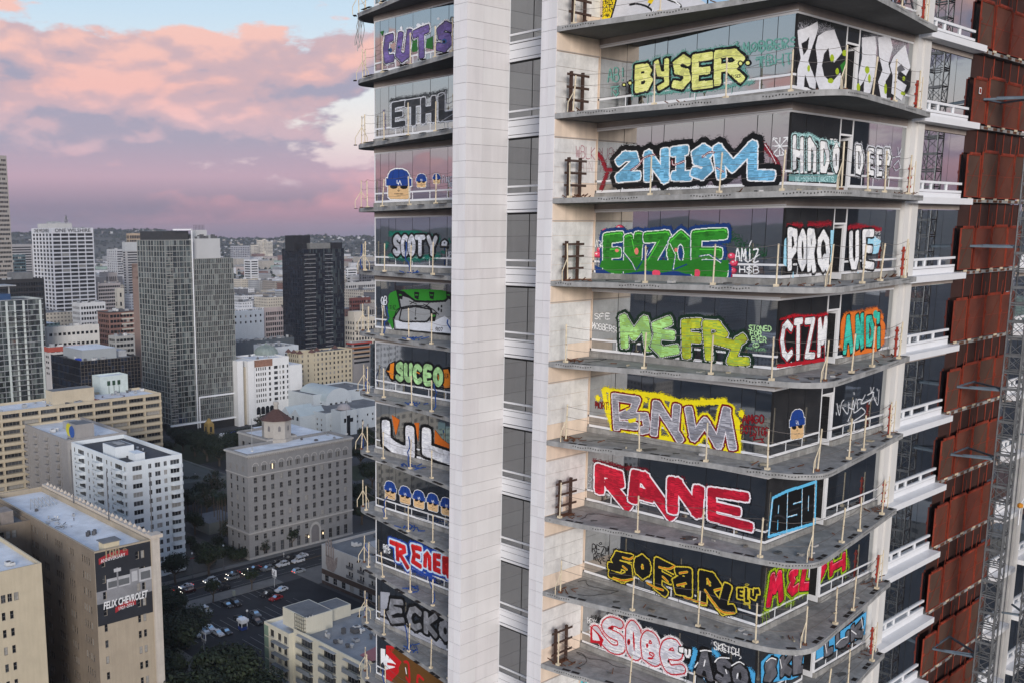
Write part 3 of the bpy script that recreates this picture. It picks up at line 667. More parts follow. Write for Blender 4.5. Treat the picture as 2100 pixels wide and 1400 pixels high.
class Piece:
    def __init__(s, view, plane, bbox, res=.02, seed=1, clip=None):
        s.ox, s.oy, s.sc = VIEW[view]; s.plane = plane; s.rng = np.random.default_rng(seed)
        c = [s.uv(x, y) for x in (bbox[0], bbox[2]) for y in (bbox[1], bbox[3])]
        s.u0 = min(p[0] for p in c); s.u1 = max(p[0] for p in c); s.v0 = min(p[1] for p in c); s.v1 = max(p[1] for p in c)
        if clip: s.u0 = max(s.u0, clip[0]); s.u1 = min(s.u1, clip[1]); s.v0 = max(s.v0, clip[2]); s.v1 = min(s.v1, clip[3])
        s.res = res; s.nu = int((s.u1-s.u0)/res)+1; s.nv = int((s.v1-s.v0)/res)+1
        s.U, s.V = np.meshgrid(s.u0+(np.arange(s.nu)+.5)*res, s.v0+(np.arange(s.nv)+.5)*res); s.lab = np.zeros(s.U.shape, np.int32); s.cols = [None]
        a = s.uv((bbox[0]+bbox[2])/2, bbox[1]); b = s.uv((bbox[0]+bbox[2])/2, bbox[3]); s.mpp = abs(a[1]-b[1])/abs(bbox[3]-bbox[1])
        # cheap smooth noise for edges and spray
        def sm(n, f):
            g_ = s.rng.random((int(s.nv*res*f)+3, int(s.nu*res*f)+3)); yy = np.arange(s.nv)*res*f; xx = np.arange(s.nu)*res*f
            yi = yy.astype(int); xi = xx.astype(int); fy = (yy-yi)[:,None]; fx = (xx-xi)[None,:]
            return (g_[yi][:,xi]*(1-fy)*(1-fx)+g_[yi+1][:,xi]*fy*(1-fx)+g_[yi][:,xi+1]*(1-fy)*fx+g_[yi+1][:,xi+1]*fy*fx)-.5
        s.noise = sm(0, 3.0)*.6+sm(0, 8.0)*.4; s.streak = s.rng.random((s.nv, s.nu))
    def uv(s, x, y):
        X, Y = s.ox+x*s.sc, s.oy+y*s.sc
        if s.plane == 'x': p = onX(X, Y, X0); return (-p.y, p.z)
        if s.plane == 'y': p = onY(X, Y, Y0); return (p.x, p.z)
        p = onY(X, Y, YR-.03); return (p.x, p.z)
    def ci(s, c):
        if c not in s.cols: s.cols.append(c)
        return s.cols.index(c)
    def put(s, mask, c): s.lab[mask] = 0 if c is None else s.ci(c)
    def st(s, c, w, pts, smooth=False, rough=.0):
        """stroke, px width"""
        if isinstance(pts, str):
            for part in pts.split('|'): s.st(c, w, P2(part), smooth, rough)
            return s
        if smooth and len(pts) > 2: pts = catmull(pts, k=5)
        d = segdist(s.U, s.V, [s.uv(*p) for p in pts]); s.put(d+s.noise*rough < w*s.mpp/2, c); return s
    def poly(s, c, pts, smooth=False, grow=0):
        if isinstance(pts, str): pts = P2(pts)
        if smooth: pts = catmull(pts, True, 5)
        q = [s.uv(*p) for p in pts]; m = inpoly(s.U, s.V, q)
        if grow: m |= segdist(s.U, s.V, q+[q[0]]) < grow*s.mpp
        s.put(m, c); return s
    def spray(s, c, w, pts, dens=.6, smooth=True):
        """soft edged cloud of paint"""
        if isinstance(pts, str):
            for part in pts.split('|'): s.spray(c, w, P2(part), dens)
            return s
        d = segdist(s.U, s.V, [s.uv(*p) for p in pts]); r = w*s.mpp/2
        m = (s.streak < dens*np.clip(1.25-d/r+s.noise*.5, 0, 1)**1.3) & (s.lab == 0); s.put(m, c); return s
    def glyphs(s, letters):
        out = []
        for L_ in letters:
            ch, x0, x1, yt0, yt1, yb0, yb1 = L_[:7]; polys = []
            src = L_[7] if len(L_) > 7 else FONT[ch]
            for part in src.split('|'):
                pts = []
                for (a, b) in P2(part): x = x0+(x1-x0)*a; yt = yt0+(yt1-yt0)*a; yb = yb0+(yb1-yb0)*a; pts.append((x, yb+(yt-yb)*b))
                polys.append(pts)
            out.append(polys)
        return out
    def word(s, text, xs, top, bot, w, fill, layers=(), halo=(), smooth=False, gap=0, rough=.0, streak=None, hi=None, fills=None, drop=None):
        """big letters: xs letter bounds in px, top/bot = px heights at the first and last bound; layers = [(extra px, colour)] outermost first"""
        n = len(text); X_ = xs[0], xs[-1]
        f = lambda ab, x: ab[0]+(ab[1]-ab[0])*(x-X_[0])/(X_[1]-X_[0]) if not callable(ab) else ab(x)
        Ls = []
        for i, ch in enumerate(text):
            a, b = xs[i]+w/2+gap, xs[i+1]-w/2-gap
            Ls.append((ch, a, b, f(top, a)+w/2, f(top, b)+w/2, f(bot, a)-w/2, f(bot, b)-w/2))
        return s.letters(Ls, w, fill, layers, halo, smooth, rough, streak, hi, fills, drop)
    def letters(s, Ls, w, fill, layers=(), halo=(), smooth=False, rough=.0, streak=None, hi=None, fills=None, drop=None):
        ds = []
        for polys in s.glyphs(Ls):
            d = np.full(s.U.shape, 1e9); dd = np.full(s.U.shape, 1e9)
            for pts in polys:
                q = [s.uv(*p) for p in (catmull(pts, k=5) if smooth and len(pts) > 2 else pts)]
                sd_ = segdist if smooth else sqdist
                d = np.minimum(d, sd_(s.U, s.V, q) if smooth else .5*sd_(s.U, s.V, q)+.5*segdist(s.U, s.V, q))
                if drop:
                    o = (drop[0]*s.mpp, drop[1]*s.mpp)
                    for t in (.33, .66, 1): dd = np.minimum(dd, sd_(s.U-o[0]*t, s.V-o[1]*t, q))
            ds.append((d+s.noise*rough, dd))
        wf = [L_[8] if len(L_) > 8 else 1.0 for L_ in Ls]; R0 = w*s.mpp/2*(1.42 if s.plane == 'y' else 1.22); r = R0
        for ex, c in halo:
            for i, (d, dd) in enumerate(ds): s.put((d+s.noise*.05 < R0*wf[i]+ex*s.mpp), c)
        for i, (d, dd) in enumerate(ds):
            r = R0*wf[i]
            if drop: s.put(dd < r+drop[3]*s.mpp if len(drop) > 3 else dd < r, drop[2])
            for ex, c in layers: s.put(d < r+ex*s.mpp, c)
            s.put(d < r, fills[i] if fills else fill)
            fc = fills[i] if fills else fill
            s.put((d < r) & (s.noise > .10), tuple(min(255, int(c_*1.10+4)) for c_ in fc)); s.put((d < r) & (s.noise < -.10), tuple(int(c_*.86) for c_ in fc))
            if streak: s.put((d < r*.93) & (np.roll(s.streak, 0)[:, ::1][:, np.minimum(np.arange(s.nu)//9*9, s.nu-1)] < streak[1]), streak[0])
            if hi: s.put((d > r*hi[1]) & (d < r*hi[2]) & (np.gradient(d)[0] > .25*s.res), hi[0])
        # overspray and a few drips
        oc = (halo or layers or [(0, fill)])[0][1]; rr = r+((halo or layers or [(0, 0)])[0][0])*s.mpp; dm = ds[0][0]
        for d, dd in ds[1:]: dm = np.minimum(dm, d)
        s.put((s.lab == 0) & (s.streak < .30*np.clip(1-(dm-rr)/.10, 0, 1)**2), oc)
        bot = [(np.flatnonzero(s.lab[:, i])) for i in range(s.nu)]
        for _ in range(int(s.nu*s.res*.9)):
            i = int(s.rng.integers(0, s.nu-2))
            if len(bot[i]): j0 = bot[i][0]; n_ = int(s.rng.uniform(.06,.38)/s.res); s.lab[max(0, j0-n_):j0+2, i:i+1] = s.ci(oc)
        return s
    def tagw(s, c, text, x0, x1, yt, yb, w=5, slope=0, jit=.06):
        """handstyle writing"""
        n = len(text); st = (x1-x0)/max(1, n)
        for i, ch in enumerate(text):
            if ch == ' ': continue
            a = x0+i*st+st*.1; b = a+st*.74; dy0 = slope*(a-x0); dy1 = slope*(b-x0); j = [(s.rng.random()-.5)*2*jit*(yb-yt) for _ in range(4)]
            for polys in s.glyphs([(ch.upper() if ch.upper() in FONT else ch, a, b, yt+dy0+j[0], yt+dy1+j[1], yb+dy0+j[2], yb+dy1+j[3])]):
                for pts in polys: s.st(c, w, pts, True)
        return s
    def ell(s, c, cx, cy, rx, ry=None, ring=0):
        ry = ry or rx; pts = [(cx+rx*math.cos(a*math.pi/10), cy+ry*math.sin(a*math.pi/10)) for a in range(20)]
        return s.poly(c, pts) if not ring else s.st(c, ring, pts+[pts[0]])
    def build(s, label, parent=None, off=.0165):
        b = MB(); lab = s.lab; res = s.res; ms = [None]+[pcol(c) for c in s.cols[1:]]; open_ = {}
        def flush(key, v0, v1):
            l_, a, c = key; u0 = s.u0+a*res; u1 = s.u0+c*res; z0 = s.v0+v0*res; z1 = s.v0+v1*res
            if s.plane == 'x': pts = [(X0-off,-u0,z0),(X0-off,-u1,z0),(X0-off,-u1,z1),(X0-off,-u0,z1)]
            elif s.plane == 'y': pts = [(u0,Y0-off,z0),(u1,Y0-off,z0),(u1,Y0-off,z1),(u0,Y0-off,z1)]
            else: pts = [(u0,YR-.033,z0),(u1,YR-.033,z0),(u1,YR-.033,z1),(u0,YR-.033,z1)]
            b.q(pts, ms[l_])
        for r in range(s.nv):
            row = lab[r]; ch = np.flatnonzero(np.diff(row))+1; st = np.concatenate(([0], ch)); en = np.concatenate((ch, [s.nu])); now = {}
            for a, c in zip(st, en):
                if row[a]: key = (int(row[a]), int(a), int(c)); now[key] = open_.pop(key, r)
            for key, r0 in open_.items(): flush(key, r0, r)
            open_ = now
        for key, r0 in open_.items(): flush(key, r0, s.nv)
        return b.obj('graffiti', parent or tower, label=label)
def clipA(k): return (-YR+.09, -Y0-.02, ZS(k)+.0, ZT(k)-.04)
def clipB(k): return (X0+.06, XE-.02, ZS(k)+.0, ZT(k)-.04)
def clipL(k): return (-YL+.02, -YQ-.02, ZS(k)+.0, ZT(k)-.04)
def doorcut(p):
    p.put((p.U > 37.22) & (p.U < 38.18), None); return p
BK=(14,14,16); WH=(225,226,230); TEAL=(98,150,140)
# ---------------- right bay, side facing -x
p = Piece('Z1','x',(430,-90,1667,170),seed=2,clip=clipA(0))
p.poly((196,196,200),'500,-90 1640,-90 1500,60 520,150').poly((160,190,214),'1000,-90 1640,-90 1640,40 1180,40').poly((232,196,20),'440,-90 580,-90 500,160 440,160')
p.st(BK,16,'560,-60 540,30 505,150',True).st(BK,14,'640,35 700,30 770,55 800,90|850,-60 800,0 770,40|900,0 980,30 990,60|1180,-60 1170,40',True).st(WH,9,'800,60 790,95|900,-10 950,10 985,40')
for i, t in enumerate(('KRO','STEEV','KATE','SAINT','S-NN')): p.tagw(BK,t,452,452+(78 if i < 4 else 50),-16+i*28,6+i*28,5,-.06)
p.poly((226,190,24),'760,20 790,-30 820,-30 790,30'); p.build('grey and yellow letters with a yellow panel of black names')
p = Piece('Z1','x',(440,230,1790,680),seed=3,clip=clipA(1))
p.spray(TEAL,34,'680,640 800,645 1000,620 1300,595 1480,560|660,620 665,520|1370,300 1440,540',.9)
p.tagw(TEAL,'AB!',485,615,475,560,9,-.05).st(TEAL,8,'510,600 565,590 530,615 560,610 548,660|525,630 548,662 565,635')
p.spray(TEAL,16,'1400,370 1430,320 1460,370 1500,310|1530,310 1540,360|1560,300 1600,330|1620,290 1660,330|1690,290 1700,330',.95).spray(TEAL,14,'1500,410 1570,400|1540,400 1545,460|1590,390 1600,450 1640,430|1680,400 1690,450|1720,390 1730,440',.95)
p.tagw(TEAL,'MOBBERS',1410,1785,300,365,9,-.12).tagw(TEAL,'TBHT',1500,1760,395,460,8,-.12)
Y_=(212,214,128)
p.letters([('B',695,775,468,462,612,592),('Y',0,1,1,1,0,0,'824,432 842,508 884,512|892,420 892,575 845,602',.72),('S',950,1040,410,400,602,572),('E',1088,1190,398,384,590,578),('R',1240,1400,372,362,565,540)],
          44,Y_,[(9,BK)],[(22,TEAL),(17,BK)],streak=((198,200,110),.3),drop=(8,4,BK,9))
for x, y, r in ((600,582,15),(642,570,18),(1397,436,20),(1447,432,23)): p.ell(BK,x,y,r); p.ell(Y_,x,y,r*.55)
p.tagw(BK,'BYSER',1330,1405,515,535,3,-.05); p.build('pale yellow lettering BYSER with black outline and teal spray')
p = Piece('Z1','x',(410,930,1680,1290),seed=4,clip=clipA(2))
DR=(120,22,36); BL=(108,168,200)
for q in ('415,1050 450,1090 480,1165 540,1160','490,1170 445,1290','1545,990 1600,1050 1650,1120 1668,1190'): p.spray(DR,42,q,1.0); p.st(DR,22,q,True)
p.letters([('2',570,690,1075,1062,1215,1205),('N',765,880,1062,1045,1215,1222),('I',975,1000,1035,1032,1205,1205,'.5,0 .4,1|-1.2,1 1.6,1|-1,0 2.6,0'),('S',1085,1180,1030,1020,1200,1190),('M',1265,1490,1020,1000,1195,1200,'0,0 -.1,1 .35,.3 .95,1 .95,0 1.5,.0')],
          54,BL,[(9,(235,238,242))],[(44,BK),(36,BK)],streak=((84,140,172),.35),rough=.01)
for q in ('650,1165 700,1130 740,1080 810,1060','930,1100 940,1130 1010,1105','1140,1075 1180,1045 1215,1045','1235,1150 1280,1175','1565,990 1610,1060 1640,1120'): p.st(DR,15,q,True); p.st((235,235,235),4,q,True)
p.build('light blue lettering 2NISM with white edge and wide black outline')
p = Piece('Z2','x',(70,930,200,1100),seed=5,clip=clipA(2))
p.st(WH,7,'85,1000 185,1000|135,945 130,1060|95,955 175,1050|180,950 95,1045|85,965 90,945 115,950|160,945 185,940 185,965|90,1055 110,1070 160,1060 150,1040'); p.build('white sprayed star emblem')
p = Piece('Z1','r',(230,960,410,1190),seed=6,res=.015)
p.tagw((140,66,84),'WBLK',268,405,1000,1075,5,.12).tagw((170,150,150),'CAIN',275,385,1100,1165,5,.1); p.build('dull red handstyle tag on the marble wall', RW)
p = Piece('Z3','x',(410,215,1640,640),seed=7,clip=clipA(3))
NV=(18,52,110); GR=(36,112,30); PK=(214,70,96)
p.spray((30,84,48),90,'1320,330 1400,300 1500,400 1650,420',.35)
for x, y in ((600,240),(500,265),(680,280),(850,278),(1315,375),(1405,440),(1420,490),(1410,545),(1380,580),(580,600),(712,602),(770,595),(990,605),(465,395),(440,430)): p.ell((150,24,56),x,y,30,24); p.ell(PK,x-3,y-4,24,18); p.ell((245,210,215),x-8,y-8,8,5)
p.letters([('E',510,600,310,300,525,530),('n',660,735,318,300,545,530),('Z',800,930,305,295,520,545),('O',975,1100,300,295,525,545),('E',1150,1340,292,280,545,560)],
          66,GR,[(11,NV),(7,(214,222,216))],[(30,NV)],streak=((44,128,36),.3),drop=(-10,-6,GR,2),hi=((80,190,60),.55,.75),rough=.02)
p.poly(GR,'470,470 1380,470 1385,540 1320,575 560,548 455,520').st(NV,10,'620,410 680,480 720,540 760,480|780,470 820,420|1000,440 980,540 1080,500|1170,440 1250,430 1330,480')
p.st((214,222,216),5,'625,405 690,490 712,540|960,350 1000,430 985,535|1175,440 1240,430 1325,488|800,400 780,470').poly(NV,'420,505 560,575 790,545 900,560 1000,545 1180,600 1350,590 1330,628 1200,628 1050,612 500,605 430,580')
p.poly(PK,'835,548 888,548 878,615 850,618','s').poly(PK,'1140,540 1175,545 1165,605 1140,610','s').ell((220,120,110),720,405,14,24).ell((220,120,110),1005,395,12,14).ell((220,120,110),580,400,14,12)
p.tagw(WH,'VGK',415,485,325,375,5,.1).tagw(WH,'AMIZ',1425,1600,385,470,9,.05).st(WH,6,'1530,370 1545,330 1535,350|1490,460 1520,485 1600,430').tagw(WH,'HSB',1455,1605,515,560,7,.02); p.build('green lettering ENZOE with blue surround and pink drops')
p = Piece('Z3','x',(390,820,1745,1250),seed=8,clip=clipA(4))
DG=(16,40,26); M1=(150,196,120); M2=(168,174,40)
p.tagw(WH,'SFE',415,535,850,890,5,.02,.08).tagw(WH,'MOBBERSC',402,595,915,955,5,.18).st(WH,4,'440,960 442,961|460,962 462,963|480,966 482,967|500,970 502,971|525,975 527,976|548,980 550,981')
p.letters([('M',635,790,890,895,1070,1085,'.0,0 -.05,1 .42,.38 .92,.95 1.12,0'),('E',862,1005,912,905,1115,1130,'.6,1 0,.86 .1,.58 .75,.55|.1,.58 -.05,.2 .3,-.02 .95,.1'),('F',1080,1150,915,915,1130,1135,'1.2,.97 -.1,.95 .0,-.05|0,.52 1.1,.5'),('R',0,1,1,1,0,0,'1222,930 1240,1160|1222,928 1300,935 1345,995 1245,1040|1290,1040 1420,1075 1480,1030|1450,1050 1400,1190 1505,1192',.85)],
          58,M1,[(8,WH),(5,DG)],[(28,DG)],fills=[M1,M1,M2,M2],streak=((134,168,70),.25),drop=(-8,-10,DG,6),rough=.01)
for i, t in enumerate(('STONED','FOR','EVER')): p.tagw((168,206,150),t,1525+i*10,1525+i*10+(165,85,110)[i],935+i*40,968+i*40,6,.06)
p.ell((168,206,150),1578,1075,22,16,5).tagw((168,206,150),'C',1568,1590,1066,1084,4).spray((120,160,120),30,'1510,1090 1560,1105 1640,1110',.5); p.build('green and olive lettering MEFR with dark outline, small tags beside')
p = Piece('Z5','x',(510,110,2040,700),seed=9,clip=clipA(5))
YE=(228,206,20); MR=(108,10,16); SV=(150,150,158)
for q in ('650,150 740,170 950,190 1110,210 1290,260 1450,260 1640,250','640,160 670,330 720,480','1640,250 1660,340 1750,420 1755,640','1010,530 1150,560 1400,600','590,220 592,225|1120,200 1122,205|1455,240 1457,245|1780,345 1784,360|985,238 987,240'): p.spray(YE,64,q,1.0); p.st(YE,40,q,True)
p.letters([('B',0,1,1,1,0,0,'732,210 748,462|732,215 915,240 880,330 790,368|800,368 985,375 1000,480 960,490|760,440 900,455',.78),('N',0,1,1,1,0,0,'1075,275 1055,505|1090,285 1268,560|1245,305 1230,470',.85),('W',0,1,1,1,0,0,'1345,325 1385,545 1478,420 1590,610 1655,330|1655,345 1705,620',.85)],
          62,SV,[(12,MR),(7,(212,206,210))],[(38,YE),(22,MR)],streak=((112,112,122),.4),rough=.015)
p.poly(YE,'820,310 870,295 830,330').poly(YE,'840,400 910,385 905,420 850,430').tagw(MR,'MORT',568,680,250,305,8,.1)
p.tagw((120,18,26),'AMGO',1785,1970,365,430,10,.0).tagw((120,18,26),'DOTSTOR',1770,2010,445,510,9,.12).st((120,18,26),9,'1850,540 1900,520 1880,570 1960,560|1920,590 1965,590 1940,560'); p.build('silver lettering BNW with dark red outline on yellow spray')
p = Piece('Z5','x',(490,720,2010,1380),seed=10,clip=clipA(6))
RD=(178,24,48)
p.tagw((170,172,176),'H',500,545,770,815,5).tagw((170,172,176),'S',505,548,848,910,5).tagw((170,172,176),'B',505,545,930,990,5)
p.spray((120,20,36),40,'560,740 800,790|830,800 1000,820|1180,870 1300,890|1500,960 1840,1010',.8)
p.letters([('R',605,770,815,850,975,1040,'0,0 0,1 .95,.9 1,.62 .5,.42|.5,.42 1.38,-.22'),('A',885,1130,860,930,1050,1130,'.0,0 .08,1 .38,1 1.25,-.18|.1,.3 .55,.3'),('N',1210,1430,925,985,1135,1165,'.0,0 .0,1 .18,1 .92,0 .98,.95'),('E',1535,1810,1000,1035,1205,1275,'1,.98 0,1 0,0 1.12,-.02|0,.45 .75,.42',.72)],
          84,RD,[(18,BK),(13,(232,216,222))],[],streak=((140,14,36),.22),rough=.008)
p.build('crimson block lettering RANE with white edge and black outline')
p = Piece('Z7','x',(520,190,1940,860),seed=11,clip=clipA(7))
YL_=(196,176,52); OR=(200,86,30)
p.tagw(BK,'REZM',540,685,225,290,6,.15,.12).tagw(BK,'ROTE',555,655,300,350,6,.15,.12).st(BK,5,'595,360 620,385|610,355 612,385').ell(BK,612,215,10,8,5)
p.letters([('S',735,850,310,330,490,500,'1.1,.98 .2,1 .0,.75 .15,.6 .95,.5 1,.12 .5,-.05 -.25,.1|-.3,.45 .2,.42'),('O',920,1000,335,350,465,475),('F',1090,1190,365,400,575,600,'1.2,.9 .0,1 0,0 .5,-.15|0,.52 .9,.42'),('A',1250,1350,425,440,600,640,'.1,.9 .9,.95 .9,.05|.9,.1 .1,.0 -.05,.38 .3,.55 .9,.5'),('R',1460,1700,470,520,690,760,'0,.0 .0,1 .3,.98 .5,.72 .2,.5|.15,.48 .7,-.12 1.0,.02|.55,.0 .7,.15 .85,.72')],
          54,BK,[(18,BK),(10,YL_)],[(20,BK)],rough=.015,drop=(-6,-9,YL_,6))
for q in ('800,330 850,345 880,330','800,405 830,430','960,400 965,420','1100,410 1180,425 1225,400','1130,490 1170,530','1270,460 1330,450','1250,560 1320,545','1500,510 1520,560','1480,600 1540,690 1620,780 1720,790','1000,540 1060,575 1130,600','720,500 800,520 880,510','1310,660 1400,690 1490,715','1560,600 1610,590'): p.st(YL_,20,q,True); p.st(OR,9,q,True)
p.letters([('E',1758,1790,595,595,660,665),('L',1815,1838,590,590,690,690,'.2,1 .2,0 .9,.0'),('U',1862,1910,600,600,665,670,'0,.9 0,.2 .5,0 .7,.6 .7,1|.7,.7 1.2,.7 1.1,1')],16,BK,[(11,YL_)],[(16,BK)]).st(YL_,12,'1800,715 1850,720|1845,725 1850,750').ell(YL_,1826,556,16,7,4); p.build('black lettering SOFAR edged in yellow and orange')
p = Piece('Z7','x',(480,780,1910,1400),seed=12,clip=clipA(8))
SW=(206,204,210); RR=(176,18,36); SB=(72,156,204)
p.tagw(WH,'BEYK',505,585,830,870,4,.2,.15).spray(BK,70,'560,840 900,900 1230,1060 1340,1180',.8)
p.letters([('S',660,770,850,880,1040,1090,'1,1 .35,1 -.05,.72 .3,.5 1.05,.42 1.1,.05 .4,-.12 -.4,.15 -.75,.42 -.8,.2'),('O',860,920,900,930,1130,1150,'.35,1.1 -.1,.8 0,.2 .5,0 1,.1 1.1,.5 .9,.95 .35,1.1'),('B',990,1090,985,1000,1150,1190,'0,0 -.1,.7 .2,1.08 .7,.92 .75,.55 .1,.48|.7,.5 1.05,.25 .7,-.08 0,0'),('E',1150,1260,1045,1060,1215,1250,'.1,.5 .95,.6 .7,1.05 .1,.95 -.1,.4 .3,-.15 1.2,.02')],
          54,SW,[(17,(220,214,218)),(12,RR)],[(26,(224,220,224)),(18,RR)],smooth=True,streak=((176,176,186),.3),drop=(-7,-8,RR,10))
p.poly(RR,'528,895 600,960 640,1010 620,1070 590,1040 530,1035').poly(SW,'545,920 590,970 610,1020 580,1020 548,1010')
p.ell(RR,700,915,24,14).ell(BK,700,915,10,6).ell(RR,848,1030,14,26).ell(BK,848,1030,6,14).ell(RR,1028,1165,26,10).ell(RR,1000,1060,10,20).ell(BK,1175,1190,8,14)
p.letters([('E',1275,1305,1085,1085,1105,1110),('U',1320,1352,1095,1100,1150,1150)],18,WH,[(10,BK)])
p.spray(SB,60,'1390,1100 1380,1180 1360,1240|1560,1110 1590,1150|1840,1270 1880,1300 1890,1370|1480,1320 1520,1330',1.0).poly(SB,'1395,1085 1420,1100 1400,1180 1350,1240 1365,1160')
p.letters([('A',1430,1520,1120,1120,1280,1330),('S',1590,1670,1190,1190,1340,1370),('O',1730,1810,1230,1250,1370,1400)],42,(92,92,98),[(12,BK)],[(20,BK)],drop=(-8,-6,BK,4),streak=((74,74,80),.3))
for q in ('1440,1105 1480,1098 1530,1108','1560,1195 1600,1160 1680,1165','1700,1225 1760,1195 1800,1215','1480,1180 1470,1230','1750,1290 1745,1330','1395,1240 1420,1200','1650,1260 1660,1290'): p.st(WH,9,q,True)
p.tagw(WH,'SKETCH',1550,1765,1025,1085,7,.3,.12).st(WH,5,'1600,1080 1700,1120 1775,1150 1765,1170',True).spray((150,150,160),50,'1550,1040 1700,1090',.25); p.build('silver and red bubble lettering SOBE, grey lettering ASO and a white tag')
p = Piece('Z7','x',(430,1330,1000,1400),seed=13,clip=clipA(9)); p.st((80,170,180),24,'455,1355 470,1400 500,1370').st(WH,16,'510,1370 540,1400'); p.build('teal and white paint on the lowest glazing')
# ---------------- right bay, side facing -y
p = Piece('Z2','y',(860,-80,1070,80),seed=20,clip=clipB(0)); p.st((60,60,66),20,'890,-20 910,20 930,-10|960,-20 980,30 1000,-10|1020,-40 1040,60',True).st((150,160,180),12,'900,0 905,20|980,10 985,30'); p.st((60,60,66),8,'890,20 1040,30'); doorcut(p).build('grey scribbled lettering beside the upper column')['kind'] = 'stuff'
p = Piece('Z2','y',(240,130,1056,720),seed=21,clip=clipB(1))
LG=(204,204,208); LM=(150,170,30); GN=(40,110,36)
p.poly((26,26,28),'245,380 380,240 560,330 600,420 560,620 350,620 240,560').poly((26,26,28),'660,640 690,480 760,420 1000,440 1050,520 980,660 760,680')
p.spray((150,150,156),90,'270,210 380,200 480,220|700,290 800,270|900,350 980,330',.6)
p.poly(LG,'248,210 300,195 340,175 385,150 390,190 375,250 340,350 322,420 375,560 372,610 330,600 300,510 290,620 245,600 248,480 270,400 255,300')
p.poly(LG,'388,250 440,215 500,205 545,330 555,360 500,430 470,400 460,330 430,370 415,450 430,520 480,570 540,500 555,560 520,625 400,620 370,540 385,430 372,320')
p.poly((26,26,28),'275,300 310,280 330,250 318,340 290,380').poly((26,26,28),'440,440 490,470 480,520 440,480').poly(GN,'540,450 580,410 585,540 555,500')
p.poly(LG,'690,260 780,250 790,330 780,500 745,640 700,640 705,560 735,480 700,560 670,600 665,520 690,400').poly(LG,'800,260 880,240 900,330 870,440 885,500 850,560 860,690 820,680 800,560 830,480 805,380').poly(LG,'905,390 985,310 1020,460 990,520 940,480 930,540 1000,590 960,690 890,640 900,520 880,450')
p.poly(BK,'1010,480 1050,530 1000,640 970,650 1000,570').poly((90,90,94),'920,470 960,440 985,480 940,500')
for x, y, rx, ry in ((485,400,14,26),(325,470,10,22),(570,365,16,22),(520,490,12,22),(475,555,20,18),(725,480,16,26),(740,540,10,30),(665,600,12,30),(850,610,10,36),(970,640,16,14),(975,540,10,16)): p.ell(LM,x,y,rx,ry)
p.spray((70,70,74),40,'300,160 380,140|700,240 800,240|880,260 1000,300',.5); doorcut(p).build('tall silver spiked lettering with black shadows and lime spots')
p = Piece('Z2','y',(195,910,985,1280),seed=22,clip=clipB(2))
LT=(150,196,196)
p.spray(LT,34,'210,925 330,925 400,960 540,990',.8)
p.letters([('H',228,278,950,962,1140,1165),('N',330,365,965,975,1150,1160,'0,0 0,1 1,.75 1,0'),('D',415,455,990,1000,1160,1165),('O',500,528,1005,1010,1160,1165)],32,WH,[(9,BK)],[(16,(176,206,206))],drop=(4,-8,BK,8))
p.tagw(WH,'TSL',470,540,955,985,5).st(BK,12,'245,1100 250,1160|355,1060 350,1150|510,1060 515,1130')
p.poly((96,140,140),'190,1195 520,1195 515,1250 190,1240').tagw((190,222,222),'NC-SOREN DAKRTSL',235,512,1205,1240,4,.02)
p.letters([('D',655,690,1015,1020,1170,1185),('E',738,765,1030,1035,1180,1185),('E',797,820,1035,1040,1190,1190),('P',852,880,1035,1040,1195,1200)],26,WH,[(9,BK)],[(18,(190,192,198))],drop=(4,-6,BK,8))
p.st((196,200,206),6,'910,1130 940,1100 955,1150 920,1170 905,1140|935,1010 940,1060 960,1020|900,1080 950,1070'); doorcut(p).build('white block lettering HNDO DEEP with black outline')
p = Piece('Z4','y',(150,180,880,650),seed=23,clip=clipB(3))
LB=(150,200,220)
p.spray((150,24,40),44,'190,225 290,215|340,215 500,205|630,235 700,225 860,250',.8)
p.poly(LB,'500,255 530,250 520,560 490,560').poly(LB,'165,330 185,300 190,520 160,500').poly(LB,'770,270 860,330 840,420 760,430').st(LB,14,'230,560 228,635|695,560 697,590')
p.letters([('P',205,255,262,262,520,530,'0,0 0,1 .8,.95 1,.6 .1,.3'),('O',275,320,275,280,510,520),('R',345,380,270,275,525,535),('Q',415,480,280,282,520,530)],40,WH,[(8,BK)],[(16,BK)],streak=((206,208,212),.2),drop=(-5,-5,BK,6))
p.letters([('U',645,690,285,280,505,510),('E',740,800,275,275,500,510)],40,WH,[(8,BK)],[(14,BK)],drop=(6,-5,BK,6)).tagw(WH,'TPS',812,858,262,285,3).tagw(WH,'ZHM',808,858,300,330,3).tagw(WH,'SEIS',808,858,345,370,3)
doorcut(p).build('white lettering PORQUE with black outline and light blue fill-in')
p = Piece('Z4','y',(110,790,915,1250),seed=24,clip=clipB(4))
R2=(166,18,34); TQ=(46,168,148); O2=(206,106,36)
p.spray(R2,30,'140,900 230,865 380,875 490,850',.9).poly(R2,'115,1215 470,1165 475,1190 112,1240').poly(BK,'130,900 240,880 490,870 475,1165 120,1200')
p.letters([('C',150,215,930,915,1150,1170),('I',250,285,910,905,1160,1165,'.4,0 .5,1|-.1,1 1.1,1'),('Z',325,375,905,900,1150,1150),('M',415,470,905,890,1140,1130)],32,WH,[(7,BK)],[(14,R2)],streak=((205,205,210),.2)).tagw(BK,'SPK',135,175,940,960,3)
p.spray(O2,60,'600,870 720,850 830,830 870,880|860,940 880,1050 820,1110|600,1130 680,1170|590,1000 570,1080',1.0).poly(O2,'585,880 660,840 740,850 830,810 850,880 890,930 880,1050 820,1110 690,1170 590,1130 570,1000',True)
